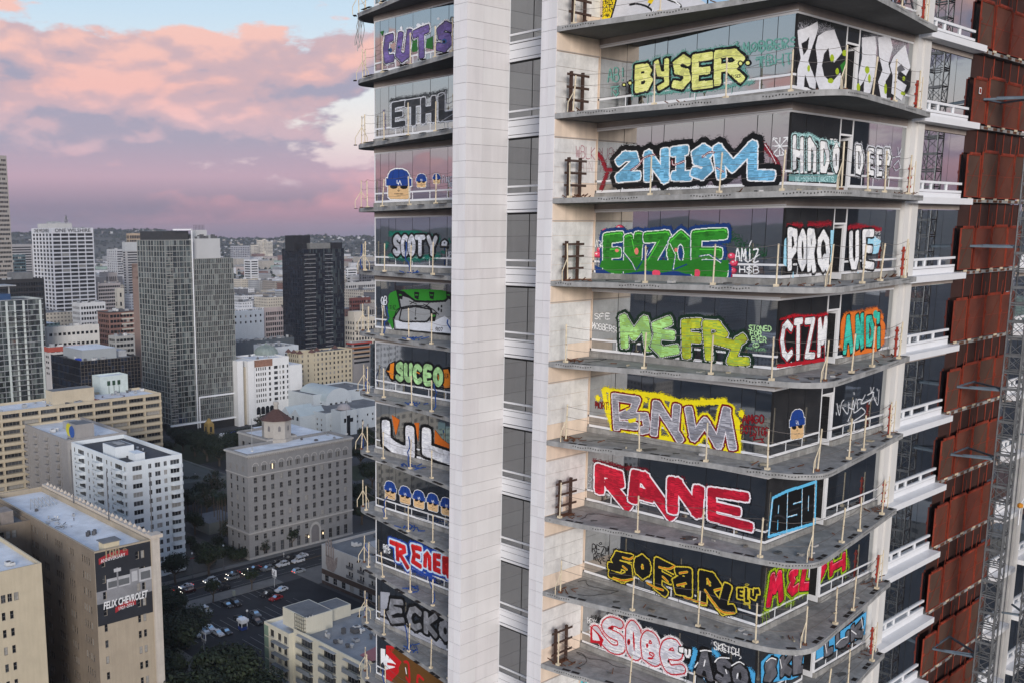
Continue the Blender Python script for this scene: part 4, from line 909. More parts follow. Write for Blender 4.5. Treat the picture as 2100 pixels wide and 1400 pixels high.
p.letters([('A',600,650,890,880,1120,1110),('N',690,725,880,870,1080,1080),('D',765,800,890,890,1060,1060),('I',838,850,920,920,1080,1070,'.5,0 .5,.7|.3,1.35 .2,1.1')],36,TQ,[(10,BK)],[],streak=((66,190,170),.25),drop=(5,-7,BK,8)); p.ell(TQ,822,858,18,30).spray(WH,14,'590,960 600,900|735,870 760,960',.7); doorcut(p).build('white lettering CIZM on red and turquoise lettering ANDI on orange')
CAPB=(24,58,128); SKN=(206,170,124)
def head(p, cx, y0, y1, wd, ang=0.0):
    """cartoon head in a ribbed blue beanie, dark glasses and a letter badge, white sticker edge"""
    h = y1-y0; X = lambda a: cx+a*wd; Y = lambda t, a=0: y0+t*h+ang*a*wd
    bod = [(X(-.42),Y(.50,-.42)),(X(-.42),Y(.93,-.42)),(X(-.34),Y(1,-.34)),(X(.34),Y(1,.34)),(X(.42),Y(.93,.42)),(X(.42),Y(.50,.42))]
    dome = [(X(-.44),Y(.36,-.44)),(X(-.41),Y(.2,-.41)),(X(-.32),Y(.07,-.32)),(X(-.14),Y(.0,-.14)),(X(.14),Y(.0,.14)),(X(.32),Y(.07,.32)),(X(.41),Y(.2,.41)),(X(.44),Y(.36,.44))]
    cuff = [(X(-.5),Y(.32,-.5)),(X(.5),Y(.32,.5)),(X(.5),Y(.55,.5)),(X(-.5),Y(.55,-.5))]
    for q in (bod, dome, cuff): p.poly((222,224,228), q, grow=wd*.055)
    for q, c in ((bod, SKN),): p.poly(BK, q, grow=wd*.012); p.poly(c, q)
    for a in (-.2, .2): p.ell(BK, X(a), Y(.59,a), wd*.15, h*.075)
    for q in (dome, cuff): p.poly(BK, q, grow=wd*.012); p.poly(CAPB, q)
    p.st(BK, max(2, wd*.014), [(X(0),Y(.02)),(X(0),Y(.32))]); p.st(BK, max(2, wd*.014), [(X(-.2),Y(.06,-.2)),(X(-.26),Y(.32,-.26))]); p.st(BK, max(2, wd*.014), [(X(.2),Y(.06,.2)),(X(.26),Y(.32,.26))])
    p.st(WH, wd*.035, [(X(-.07),Y(.37)),(X(-.07),Y(.47)),(X(.0),Y(.47))]); p.st(WH, wd*.035, [(X(-.02),Y(.52)),(X(.04),Y(.38)),(X(.10),Y(.52))]); p.st(BK, wd*.022, [(X(0),Y(.64)),(X(0),Y(.74))]); p.st(BK, wd*.022, [(X(-.05),Y(.71)),(X(0),Y(.745)),(X(.05),Y(.71))])
    p.st(BK, wd*.03, [(X(-.17),Y(.83,-.17)),(X(.17),Y(.83,.17))]); p.st(BK, wd*.02, [(X(-.07),Y(.90)),(X(.07),Y(.90))])
p = Piece('Z6','y',(205,285,375,560),seed=25,clip=clipB(5),res=.014); head(p, 288, 308, 538, 122, -.18); p.build('cartoon head in a blue beanie on the corner glazing')
p = Piece('Z6','y',(590,100,960,425),seed=26,clip=clipB(5),res=.016)
W2=(196,198,202)
p.st(W2,9,'605,260 625,350 640,260 660,230|650,290 690,340 700,250|700,290 740,300 735,230 720,330 690,400|760,220 740,330 800,290|770,300 770,230 810,230|830,190 800,260 870,230|850,190 900,170 860,260|890,180 930,270 940,150|925,140 928,155|875,130 880,170 900,130|740,170 742,185|600,330 602,345|700,380 705,415 750,390 830,330 800,290',True)
p.spray(W2,30,'620,280 700,270 800,250 920,220',.25); doorcut(p).build('white handstyle scrawl on the dark pane')
p = Piece('Z6','y',(35,850,460,1322),seed=27,clip=clipB(6))
AB=(92,176,216)
fr = [(92,1012),(200,958),(440,882),(428,1212),(60,1318)]
p.poly(BK,fr,grow=8).st(AB,24,fr+[fr[0]]).st((40,40,44),14,'100,1160 150,1150 200,1180|220,1120 300,1090|340,1100 420,1060',True)
p.st(AB,11,'212,968 203,1285|328,930 322,1250|140,1072 136,1130|134,1190 130,1262|258,1058 320,1038|214,1162 286,1142|379,996 376,1110').st(WH,5,'212,985 204,1280|330,945 323,1240|140,1075 137,1125|260,1055 318,1037|218,1160 284,1141|379,1000 376,1108|90,1020 62,1310|430,890 420,1210')
p.build('black panel lettering ASO in a sky blue frame')
p = Piece('Z8','y',(0,220,735,850),seed=28,clip=clipB(7))
LI=(150,180,20); MG=(186,18,52)
p.spray((120,150,20),50,'20,760 60,740|200,690 260,680|30,620 70,440 200,410|690,330 700,400',.6).st((120,150,20),5,'20,790 24,820|40,770 44,810|60,750 64,800|200,680 204,720|230,670 234,710|255,665 258,700')
p.letters([('M',70,160,480,450,680,640,'-.1,0 .25,1 .45,.45 .85,1 1.0,.0'),('E',240,290,440,430,590,580,'.8,1 0,.9 .3,.55|.3,.55 -.2,.2 .3,.0 1,.15'),('L',335,390,430,420,560,545,'.2,1.1 -.2,.1 1.1,.0')],48,MG,[(14,LI),(9,BK)],[(26,LI),(16,BK)],drop=(6,-8,BK,8),hi=((220,120,140),.72,.9))
p.letters([('E',470,510,410,390,480,460,'1,1 0,.8 .6,.5 0,0'),('H',560,660,370,300,440,400)],40,MG,[(14,LI),(9,BK)],[(22,LI),(14,BK)],drop=(5,-6,BK,6),hi=((220,120,140),.72,.9)); doorcut(p).build('magenta lettering with lime edge split by the balcony door')
p = Piece('Z8','y',(0,740,850,1322),seed=29,clip=clipB(8))
p.poly(SB,'0,1150 60,1090 350,1080 340,1240 250,1290 0,1322').poly(SB,'440,1060 560,960 700,860 840,750 830,930 700,1010 560,1080 440,1130')
p.letters([('S',40,110,1160,1140,1290,1270),('K',170,230,1130,1110,1240,1230),('E',270,320,1110,1100,1220,1210)],40,(92,92,98),[(10,BK)],[(16,BK)],drop=(5,-8,BK,6))
p.letters([('L',520,560,1000,980,1080,1060),('U',610,690,950,930,1020,990),('K',730,800,880,840,960,930)],40,(92,92,98),[(10,BK)],[(16,BK)],drop=(5,-8,BK,6))
for q in ('40,1150 80,1120 120,1130','150,1130 165,1200','270,1100 320,1090','510,1000 525,1080','600,1010 640,970 690,950','720,900 760,930','800,800 815,900'): p.st(WH,8,q,True)
p.tagw(BK,'ISO',790,830,790,812,4); doorcut(p).build('grey lettering SKE LUK on sky blue')
# ---------------- left bay
p = Piece('L1','x',(196,110,706,480),seed=40,clip=clipL(0))
PU=(104,88,140)
p.poly((40,96,40),'400,280 470,270 460,350 420,360').poly((40,96,40),'520,270 560,250 560,340 510,330').poly((40,96,40),'200,220 225,210 215,250')
p.letters([('C',245,280,270,250,415,400,'.9,.95 .1,1 -.2,.5 .0,.05 1,0'),('U',340,395,245,230,395,380,'0,1 -.3,.2 .2,-.05 .8,.05 1.1,1'),('T',445,510,225,205,385,370,'-.1,.95 1.15,1|.55,1 .6,0'),('S',600,680,190,170,340,320)],
          42,PU,[(10,(214,214,220)),(7,BK)],[(15,(214,214,220)),(9,BK)],drop=(-5,-6,BK,8),streak=((88,70,124),.25),rough=.02)
for x, y, r in ((268,345,12),(330,325,9),(640,285,16)): p.ell((40,80,130),x,y,r,r*1.2); p.ell(BK,x-3,y+2,r*.6)
p.ell((210,212,218),462,175,14,12).ell((210,212,218),492,165,8,8).ell((210,212,218),598,130,9,9).ell((210,212,218),345,195,8,14)
p.tagw((40,44,52),'GX',678,720,118,155,6); p.build('purple lettering CUTS with black and white outline')
p = Piece('L1','x',(200,600,706,900),seed=41,clip=clipL(1))
p.spray((40,42,46),40,'270,690 400,670 540,650 650,625',.7).spray((80,66,120),30,'225,760 235,880',.5)
DK=(48,49,52); LS=(186,188,194)
p.letters([('E',290,365,722,708,858,845,'1,1 0,1 0,0 .95,0|0,.5 .7,.5',.62),('T',395,460,710,700,840,835,'-.15,1 1.1,1|.5,1 .5,0',.8),('H',495,565,690,680,825,815,FONT['H'],.75),('L',620,700,670,660,800,790,'.0,1 0,0 1.1,0')],52,DK,[(7,LS)],[],drop=(3,-5,(34,35,38),3))
p.st((150,152,158),5,'590,670 640,640 650,620 655,710 700,690|620,830 700,780',True); p.build('charcoal block lettering with thin white outline')
p = Piece('L1','x',(225,1130,700,1385),seed=42,clip=clipL(2),res=.014)
head(p, 328, 1160, 1362, 172, .02); head(p, 482, 1192, 1283, 72, .0); head(p, 586, 1190, 1257, 54, .0)
p.tagw((186,186,196),'FUNKE',625,700,1210,1250,4,.0,.12).tagw((186,186,196),'ONE',665,700,1250,1280,4); p.build('three cartoon heads in blue beanies, one large and two small')
p = Piece('L2','x',(225,180,695,390),seed=43,clip=clipL(3))
TG=(20,100,86); SG=(176,178,186)
p.spray(TG,50,'270,200 430,190 600,240|270,350 430,375 600,350|245,270 240,290',.9).spray(TG,20,'620,320 640,330|670,240 680,260',.7)
p.letters([('S',298,332,222,220,332,342),('C',352,385,222,222,340,340),('O',400,430,225,220,335,340),('T',455,490,225,225,340,335,'-.2,1 1.2,1|.5,1 .5,0'),('Y',530,580,225,230,340,330)],28,SG,[(8,BK)],[(16,BK)],smooth=True,streak=((150,152,160),.3),rough=.01)
p.poly(BK,'612,290 615,255 640,235 665,255 662,298 640,290',grow=6).poly(SG,'618,280 622,255 642,242 660,258 655,285').ell(BK,640,262,6,5).tagw((190,190,196),'UP',652,690,325,360,5); p.build('silver bubble lettering SCOTY with black outline and teal glow')
p = Piece('L2','x',(200,575,690,895),seed=44,clip=clipL(4))
G2=(40,118,34); G3=(132,134,136)
p.poly(G2,'300,590 680,600 688,780 600,700 330,760 290,850 270,820 250,780 260,690',True).ell(G2,275,690,22,30).ell(G2,290,740,16,20).ell(G2,265,790,16,14).ell(G2,275,650,14,12)
p.poly(BK,'315,590 360,600 440,660 540,665 640,660 690,620 690,890 300,850 290,780 340,710',grow=8).poly(G3,'330,620 400,640 440,668 540,672 650,665 680,630 684,880 300,848 296,780 345,705')
for x in (322,432,535,650): p.poly(BK,[(x,595),(x+36,600),(x+30,650),(x+4,640)]); p.poly(G2,[(x+6,612),(x+28,615),(x+26,624),(x+8,622)])
p.poly((196,198,204),'300,790 420,805 560,800 640,760 680,790 682,880 310,846').st(BK,8,'300,780 310,725 360,700 450,690 540,705 600,750',True).poly(BK,'330,790 345,712 440,695 550,715 560,760 520,800 360,800',grow=5).poly(G3,'336,785 350,718 440,702 540,720 545,760 515,794 362,794')
p.st(BK,6,'445,705 440,760|400,660 450,680|405,680 445,655|495,680 540,700|500,705 535,675').ell(BK,442,778,7,9).ell(BK,600,715,7,12).ell(BK,620,695,6,10).ell(BK,618,725,6,12).poly(BK,'545,740 590,735 575,800 540,795').poly(G2,'555,755 580,752 575,765 555,768')
p.tagw(BK,'THZ',262,310,690,715,4).tagw(BK,'RO7',580,630,840,862,5).tagw((214,216,220),'QB',205,248,630,680,6).st((214,216,220),5,'210,690 215,730|225,680 235,760',True); p.build('grey throw-up face shape on a green background')
p = Piece('L2','x',(236,1040,688,1265),seed=45,clip=clipL(5))
MN=(150,190,132); OG=(206,120,28)
p.poly(BK,'240,1135 262,1090 300,1070 310,1190 280,1200',grow=6).poly(OG,'244,1130 265,1130 270,1085 296,1075 290,1190 272,1180 262,1145').poly(BK,'620,1120 670,1110 680,1250 630,1250',grow=6).poly(OG,'625,1125 665,1120 680,1170 676,1245 640,1248 620,1190')
p.letters([('S',318,355,1085,1090,1185,1190),('U',375,410,1095,1095,1185,1195),('C',435,475,1100,1105,1200,1210),('E',510,545,1110,1110,1210,1215),('O',575,618,1120,1125,1220,1225)],30,MN,[(7,BK)],[(13,BK)],smooth=True,drop=(-3,-6,BK,5),rough=.02)
p.st(OG,7,'450,1140 470,1150|595,1160 600,1190').tagw(BK,'SUA',640,670,1150,1180,3); p.build('mint green bubble lettering SUCEO with orange ends')
p = Piece('L3','x',(150,20,508,285),seed=46,clip=clipL(6))
WU=(206,206,210); OU=(190,96,28)
p.poly(OU,'210,25 250,50 230,130 215,60').poly(OU,'325,65 350,65 345,160').poly(OU,'430,100 470,150 505,175 505,200 430,185')
p.letters([('U',180,305,80,100,165,200,'0,1 .02,.1 .35,-.15 .7,-.25 1.0,-.15 .98,.9'),('L',388,500,120,140,205,240,'0,1 0,.0 1.2,-.05')],54,WU,[(11,BK)],[(15,BK)],streak=((188,188,194),.3)); p.put((p.U>-32.6)&(p.lab==p.ci(BK))&(p.V<ZS(6)+.5)&(p.streak<0), None)
p.build('large white lettering UL with black and orange shadow')
p = Piece('L3','x',(165,350,508,545),seed=47,clip=clipL(7),res=.014)
for cx, y in ((202,366),(278,391),(349,412),(420,428),(490,450)): head(p, cx, y, y+88, 62, .28)
p.build('row of five small cartoon heads in blue beanies')
p = Piece('L3','x',(160,640,502,880),seed=48,clip=clipL(8))
RB=(176,26,30); UB=(30,66,150)
p.spray(UB,46,'215,690 260,780 360,830 420,860|330,690 400,720 470,745',.9).poly(UB,'390,825 420,840 415,865 380,845')
p.letters([('R',232,275,685,700,760,775,'.2,0 .1,1 .95,.95 1,.7 .4,.45|.4,.45 1.35,-.3|.1,.98 -.6,1'),('E',318,355,700,710,775,795,'1,1 0,1 .2,.5 .0,0 1,-.05|.2,.5 .8,.5'),('O',380,405,735,740,795,810,'0,0 .1,.8 .5,1 .9,.8 1,0'),('E',430,455,745,750,815,825),('R',478,500,760,765,830,850)],22,RB,[(9,(186,204,220))],[(16,UB)],rough=.015,hi=((210,60,44),.55,.8))
p.tagw(WH,'ROZ',165,200,690,710,4).tagw(WH,'WIS',168,202,712,732,4); p.build('red lettering RENER with white edge on blue')
p = Piece('L3','x',(150,930,502,1230),seed=49,clip=clipL(9))
p.poly((150,152,160),'152,930 200,935 185,1060 152,1050').poly((150,152,160),'150,1060 490,1190 490,1230 150,1100')
p.letters([('E',205,265,980,985,1070,1080,'.9,1 .1,1 .0,.6 .8,.55|.5,.56 -.2,.3 .1,-.1 1,.05',.68),('C',298,352,1015,1025,1105,1120,FONT['C'],.72),('K',385,432,1045,1058,1132,1152,FONT['K'],.72),('O',462,505,1085,1100,1160,1178,FONT['O'],.72)],34,(118,119,124),[(11,BK)],[(14,BK)],drop=(-5,6,BK,4),rough=.015); p.build('grey lettering ECKO with heavy black outline')
p = Piece('L3','x',(150,1195,502,1400),seed=50,clip=clipL(10))
BR=(92,62,28)
p.poly(RB,'180,1205 240,1210 500,1340 500,1410 180,1410').poly(BR,'192,1222 245,1222 500,1352 500,1410 200,1410 240,1330 260,1290').poly(WH,'182,1250 230,1300 225,1318 180,1330 165,1290').poly(WH,'153,1220 175,1225 176,1280 153,1300').st(RB,14,'190,1300 230,1310 240,1340 200,1380|275,1290 295,1300 300,1390 285,1370|340,1400 345,1360 370,1380',True).tagw(RB,'UP',195,220,1225,1242,3).tagw(RB,'KING',195,228,1250,1275,3,.2).st(WH,6,'280,1320 285,1350')
p.build('red and white lettering on a brown painted panel')
p = Piece('L1','x',(196,20,706,60),seed=51,clip=clipL(-1)); p.st((110,50,40),20,'560,20 590,-10|600,-20 640,10',True); p.build('rust red marks on the topmost glazing')
# ================================================================== city buildings
rc = random.Random(21)
ALB = 0.90     # street-level city is duller than the tower cladding
g_dark = glass('window_dark', (.011,.012,.014), .045, .05)
g_mid = glass('window_grey', (.045,.048,.052), .08, .05)
g_blind = mat('window_blind', (.30,.29,.27), .5, .2, 1.5)
g_lit = mat('lit_window', (1.0,.72,.42), .6, .2, 1, emit=.9)
m_frame = mat('window_frame_grey', (.20,.19,.18), .6, .1)
m_framew = mat('window_frame_white', (.55,.55,.54), .6, .1)
m_roofw = mat('white_roof_membrane', (.72,.74,.76), .8, .22, .16, fine=.15)
m_roofg = mat('grey_roof', (.17,.175,.18), .9, .3, .15, fine=.2)
m_roofd = mat('dark_roof', (.07,.072,.078), .9, .35, .1, fine=.2)
m_unit = mat('rooftop_unit', (.32,.33,.34), .6, .2, .4)
m_unitd = mat('rooftop_unit_dark', (.10,.10,.105), .7, .3, .4)
WCACHE = {}
def window_mesh(w_, h_, style, gm, fm):
    key = (round(w_, 2), round(h_, 2), style, gm.name, fm.name)
    if key in WCACHE: return WCACHE[key]
    b = MB(); t = min(.10, w_*.08); b.q([(0,.03,0),(w_,.03,0),(w_,.03,h_),(0,.03,h_)], gm)
    for (x0, z0, x1, z1) in ((0,0,t,h_),(w_-t,0,w_,h_),(t,0,w_-t,t),(t,h_-t,w_-t,h_)): b.q([(x0,0,z0),(x1,0,z0),(x1,0,z1),(x0,0,z1)], fm)
    if style in ('sash','cross'): b.q([(t,.005,h_*.5-t/2),(w_-t,.005,h_*.5-t/2),(w_-t,.005,h_*.5+t/2),(t,.005,h_*.5+t/2)], fm)
    if style == 'cross': b.q([(w_/2-t/2,.01,t),(w_/2+t/2,.01,t),(w_/2+t/2,.01,h_-t),(w_/2-t/2,.01,h_-t)], fm)
    if style == 'multi':
        n = max(2, round(w_/1.3))
        for i in range(1, n): x = w_*i/n; b.q([(x-t/2,.008,t),(x+t/2,.008,t),(x+t/2,.008,h_-t),(x-t/2,.008,h_-t)], fm)
    me = b.mesh('window'); WCACHE[key] = me; return me
def ev(W_, n, ww, m0=0.0, m1=None):
    """n openings of width ww evenly spread over [m0, W-m1]"""
    m1 = m0 if m1 is None else m1; p = (W_-m0-m1)/n
    return [(m0+p*(i+.5)-ww/2, m0+p*(i+.5)+ww/2) for i in range(n)]
def lv(z0, n, sh, sill, h_): return [(z0+i*sh+sill, z0+i*sh+sill+h_) for i in range(n)]
class Bldg:
    def __init__(s, name, label, rect, zr, wall, zb=0.0, cat='building', group=None):
        s.x0, s.y0, s.x1, s.y1 = rect; s.zr = zr; s.zb = zb; s.wall = wall; s.mb = MB(); s.wins = []; s.done = set()
        s.t = thing(name, label, cat, ((s.x0+s.x1)/2, (s.y0+s.y1)/2, 0), group)
        s.W = s.x1-s.x0; s.D = s.y1-s.y0
    def P(s, face, u, z, d=0.0):
        if face == 'y': return (s.x0+u, s.y0+d, z)
        return (s.x0+d, s.y1-u, z)
    def face(s, face, groups=(), depth=.25, wall=None, zb=None, zt=None):
        """groups = [(cols, rows, style, skip)] must share no cells; each group has its own band of rows"""
        wall = wall or s.wall; zb = s.zb if zb is None else zb; zt = s.zr if zt is None else zt
        Wd = s.W if face == 'y' else s.D; s.done.add(face)
        bands = sorted(groups, key=lambda g_: g_[1][0][0]) if groups else []
        edges = [zb]
        for a, b in zip(bands, bands[1:]): edges.append((a[1][-1][1]+b[1][0][0])/2)
        edges.append(zt)
        if not bands: s.quad(face, 0, Wd, zb, zt, wall); return s
        for (cols, rows, style, skip), e0, e1 in zip(bands, edges, edges[1:]):
            us = [0]+[v for c in cols for v in c]+[Wd]; zs_ = [e0]+[v for r in rows for v in r]+[e1]
            for j in range(len(zs_)-1):
                solid = j % 2 == 0
                if solid: s.quad(face, 0, Wd, zs_[j], zs_[j+1], wall); continue
                run = 0.0
                for i in range(len(cols)):
                    if skip and skip(i, j//2): continue
                    a, b = cols[i]; s.quad(face, run, a, zs_[j], zs_[j+1], wall); run = b
                    z0, z1 = zs_[j], zs_[j+1]; P = lambda u, z, d: s.P(face, u, z, d)
                    s.mb.q([P(a,z0,0),P(a,z0,depth),P(a,z1,depth),P(a,z1,0)], wall); s.mb.q([P(b,z0,depth),P(b,z0,0),P(b,z1,0),P(b,z1,depth)], wall)
                    s.mb.q([P(a,z0,0),P(b,z0,0),P(b,z0,depth),P(a,z0,depth)], wall); s.mb.q([P(a,z1,depth),P(b,z1,depth),P(b,z1,0),P(a,z1,0)], wall)
                    s.wins.append((face, a, b, z0, z1, depth-.04, style))
                s.quad(face, run, Wd, zs_[j], zs_[j+1], wall)
        return s
    def quad(s, face, a, b, z0, z1, m, d=0.0):
        if b-a < 1e-4 or z1-z0 < 1e-4: return
        s.mb.q([s.P(face,a,z0,d), s.P(face,b,z0,d), s.P(face,b,z1,d), s.P(face,a,z1,d)], m)
    def finish(s, roof=None, par=.9, pt=.35, sep=True, mix=(.62,.25,.13,0.0), fm=None, parm=None, name='wall'):
        x0,y0,x1,y1,zr,zb = s.x0,s.y0,s.x1,s.y1,s.zr,s.zb; m = s.wall
        for f in ('x','y'):
            if f not in s.done: s.face(f)
        s.mb.q([(x1,y0,zb),(x1,y1,zb),(x1,y1,zr),(x1,y0,zr)], m); s.mb.q([(x1,y1,zb),(x0,y1,zb),(x0,y1,zr),(x1,y1,zr)], m)
        if par:
            pm = parm or m
            for (a, b, c, d) in ((x0,y0,x1,y0+pt),(x0,y1-pt,x1,y1),(x0,y0+pt,x0+pt,y1-pt),(x1-pt,y0+pt,x1,y1-pt)): s.mb.q([(a,b,zr),(c,b,zr),(c,d,zr),(a,d,zr)], pm)
            i = (x0+pt, y0+pt, x1-pt, y1-pt); zf = zr-par
            for (a, b) in (((i[0],i[1]),(i[2],i[1])),((i[2],i[1]),(i[2],i[3])),((i[2],i[3]),(i[0],i[3])),((i[0],i[3]),(i[0],i[1]))): s.mb.q([(*b,zf),(*a,zf),(*a,zr),(*b,zr)], pm)
        else: i = (x0,y0,x1,y1); zf = zr
        s.mb.obj(name, s.t)
        r = MB(); r.q([(i[0],i[1],zf),(i[2],i[1],zf),(i[2],i[3],zf),(i[0],i[3],zf)], roof or m_roofg); r.obj('roof', s.t); s.zf = zf
        fm = fm or m_frame; joined = MB()
        for (f, a, b, z0, z1, d, st) in s.wins:
            q = rc.random(); gm = g_dark if q < mix[0] else g_mid if q < mix[0]+mix[1] else g_blind if q < 1-mix[3] else g_lit
            if sep:
                me = window_mesh(b-a, z1-z0, st, gm, fm); ob('window', me, s.t, s.P(f, a, z0, d), 0.0 if f == 'y' else -math.pi/2)
            else: joined.q([s.P(f,a,z0,d), s.P(f,b,z0,d), s.P(f,b,z1,d), s.P(f,a,z1,d)], gm)
        if not sep and s.wins: joined.obj('windows', s.t, kind='stuff')
        return s
    def box(s, name, u0, v0, u1, v1, h_, m, z=None, m2=None):
        """rooftop box; u,v from the near corner in metres"""
        b = MB(); z = s.zf if z is None else z; b.box(s.x0+u0, s.y0+v0, z, s.x0+u1, s.y0+v1, z+h_, m, bot=False)
        if m2: b.q([(s.x0+u0+.3,s.y0+v0+.3,z+h_+.01),(s.x0+u1-.3,s.y0+v0+.3,z+h_+.01),(s.x0+u1-.3,s.y0+v1-.3,z+h_+.01),(s.x0+u0+.3,s.y0+v1-.3,z+h_+.01)], m2)
        return b.obj(name, s.t)
    def units(s, n, smin=.8, smax=2.2, hmax=1.8, area=None, ms=None):
        """scatter of small roof plant, each its own part"""
        a = area or (1.5, 1.5, s.W-1.5, s.D-1.5)
        for _ in range(n):
            u = rc.uniform(a[0], a[2]); v = rc.uniform(a[1], a[3]); w_ = rc.uniform(smin, smax); d_ = rc.uniform(smin, smax); h_ = rc.uniform(.5, hmax)
            b = MB(); m = rc.choice(ms or (m_unit, m_unit, m_unitd, m_framew)); x, y, z = s.x0+u, s.y0+v, s.zf
            if rc.random() < .3: b.lathe((x,y,z), [(w_*.25,0),(w_*.25,h_*.7),(w_*.38,h_*.7),(w_*.38,h_),(w_*.1,h_*1.1)], m, 8)
            else: b.box(x, y, z+.1, x+w_, y+d_, z+.1+h_, m); b.box(x+w_*.2, y+d_*.2, z+.1+h_, x+w_*.8, y+d_*.8, z+.2+h_, m_unitd)
            b.obj('roof_unit', s.t)
    def band(s, name, z0, z1, out_, m, faces='xy'):
        b = MB()
        if 'y' in faces: b.box(s.x0-(out_ if 'x' in faces else 0), s.y0-out_, z0, s.x1+out_*.5, s.y0-.002, z1, m)
        if 'x' in faces: b.box(s.x0-out_, s.y0-.0015, z0, s.x0-.002, s.y1+out_*.5, z1, m)
        return b.obj(name, s.t)
    def on(s, face, u0, u1, z0, z1, d, m, name, thick=.1, label=None):
        b = MB(); a = s.P(face, u0, z0, -d); c = s.P(face, u1, z1, -d+thick)
        b.box(min(a[0],c[0]), min(a[1],c[1]), z0, max(a[0],c[0]), max(a[1],c[1]), z1, m); return b.obj(name, s.t, label=label)
def text_on(t, body, s, face, u, z, size, m, d=.06, sx=1.0, shear=0.0, name='lettering', bold=.0, label=None):
    c = bpy.data.curves.new('lettering', 'FONT'); c.body = body; c.size = size; c.extrude = .03; c.offset = bold; c.shear = shear; c.resolution_u = 2; c.align_x = 'LEFT'
    tmp = bpy.data.objects.new('tmp', c); COL.objects.link(tmp); dg = bpy.context.evaluated_depsgraph_get(); me = bpy.data.meshes.new_from_object(tmp.evaluated_get(dg)); bpy.data.objects.remove(tmp)
    me.materials.clear(); me.materials.append(m); o = ob(name, me, t, s.P(face, u, z, -d), label=label)
    o.rotation_euler = (math.pi/2, 0, 0) if face == 'y' else (math.pi/2, 0, -math.pi/2); o.scale = (sx, 1, 1); return o
# ---------------------------------------------------------------- tan block with the billboard mural (nearest row)
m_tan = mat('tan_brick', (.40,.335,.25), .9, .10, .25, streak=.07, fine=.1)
m_tan_shade = mat('tan_brick_shaded', (.24,.195,.15), .9, .12, .25, streak=.08, fine=.15)  # same tan brick, with the shade of the court faces put into its colour
x0, y0, x1, y1, zr = plan(192.6, 1131, None, 309, d=210)
B = Bldg('office_block', 'tan brick office block with a black billboard mural on its end wall', (x0, y0, x1, y0+62), zr, m_tan)
sh = 3.72
rows = lv(zr-13*sh-1.2, 13, sh, 1.1, 1.75)
B.face('y', [(([(1.9,2.75)]+[(10.2,11.05),(11.6,12.45)]) if B.W > 14 else [(1.6,2.4),(B.W-3.9,B.W-3.1),(B.W-2.6,B.W-1.8)], rows, 'sash', None)], .22)
cols = []
for i in range(8):
    c0 = 4.2+i*7.3
    cols += [(c0+j*1.12, c0+j*1.12+.8) for j in range(4 if i % 2 else 3)]
B.face('x', [(cols, rows, 'sash', None)], .22, wall=m_tan_shade)
B.finish(m_roofw, 1.3, .5, mix=(.5,.2,.3,0))
# the same grey-tan end pier with a cornice, on the right edge
b = MB(); b.box(B.x1+.002, y0-.6, 0, B.x1+1.9, y0+1.5, zr+.3, mat('pale_stone_pier', (.50,.45,.39), .9, .1, .4, streak=.08)); b.box(B.x1-.3, y0-1.0, zr+.3, B.x1+2.6, y0+1.8, zr+1.1, mat('cornice_stone', (.50,.44,.37), .9, .15, .8)); b.obj('end_pier', B.t)
b = MB(); b.box(B.x1+.002, y0+1.51, zr-3, B.x1+1.5, B.y1, zr+.6, mat('cornice_stone', (.5,.44,.37))); b.obj('cornice', B.t)
for i in range(26):
    q = MB(); yy = y0+2.5+i*2.3; q.lathe((B.x1+.9, yy, zr+.6), [(.42,0),(.45,.3),(.2,.55),(.05,.8)], mat('cornice_stone', (.5,.44,.37)), 6); q.obj('finial', B.t)
for (u, v, h_) in ((B.W-.6, 40, 14), (B.W-.5, 20, 12), (B.W+1.2, 1.5, 15)):
    q = MB(); q.tube((B.x0+u, y0+v, zr), (B.x0+u, y0+v, zr+h_), .13, m_unitd, 6); q.obj('flag_pole', B.t)
B.box('penthouse', 3.0, 1.2, 6.6, 4.0, 2.3, mat('cream_render', (.55,.48,.34), .9, .1)); B.box('penthouse_roof', 2.6, .9, 7.0, 4.3, .18, m_roofg, z=B.zf+2.301)
for i in range(4): B.box('vent', 5.2+i*.75, 15+(i%2)*.9, 5.8+i*.75, 15.7+(i%2)*.9, 1.0, m_unitd)
B.units(6, .3, .9, .8, (2,24,B.W-2,50))
b = MB()
for _ in range(40):
    x, y = B.x0+rc.uniform(1,6), B.y0+rc.uniform(24,34); b.bar((x,y,B.zf+.08),(x+rc.uniform(-1,1),y+rc.uniform(-1,1),B.zf+rc.uniform(.1,.4)), .12, .12, rc.choice((m_unit,m_unitd,m_framew)))
b.obj('roof_clutter', B.t, kind='stuff')
b = MB()
for i in range(6): b.tube((B.x0+4+i, B.y0+46, B.zf), (B.x0+5+i, B.y0+48, B.zf+2.2), .1, m_unit, 5); b.tube((B.x0+6+i, B.y0+46, B.zf), (B.x0+5+i, B.y0+48, B.zf+2.2), .1, m_unit, 5)
b.obj('antenna_rack', B.t, kind='stuff')
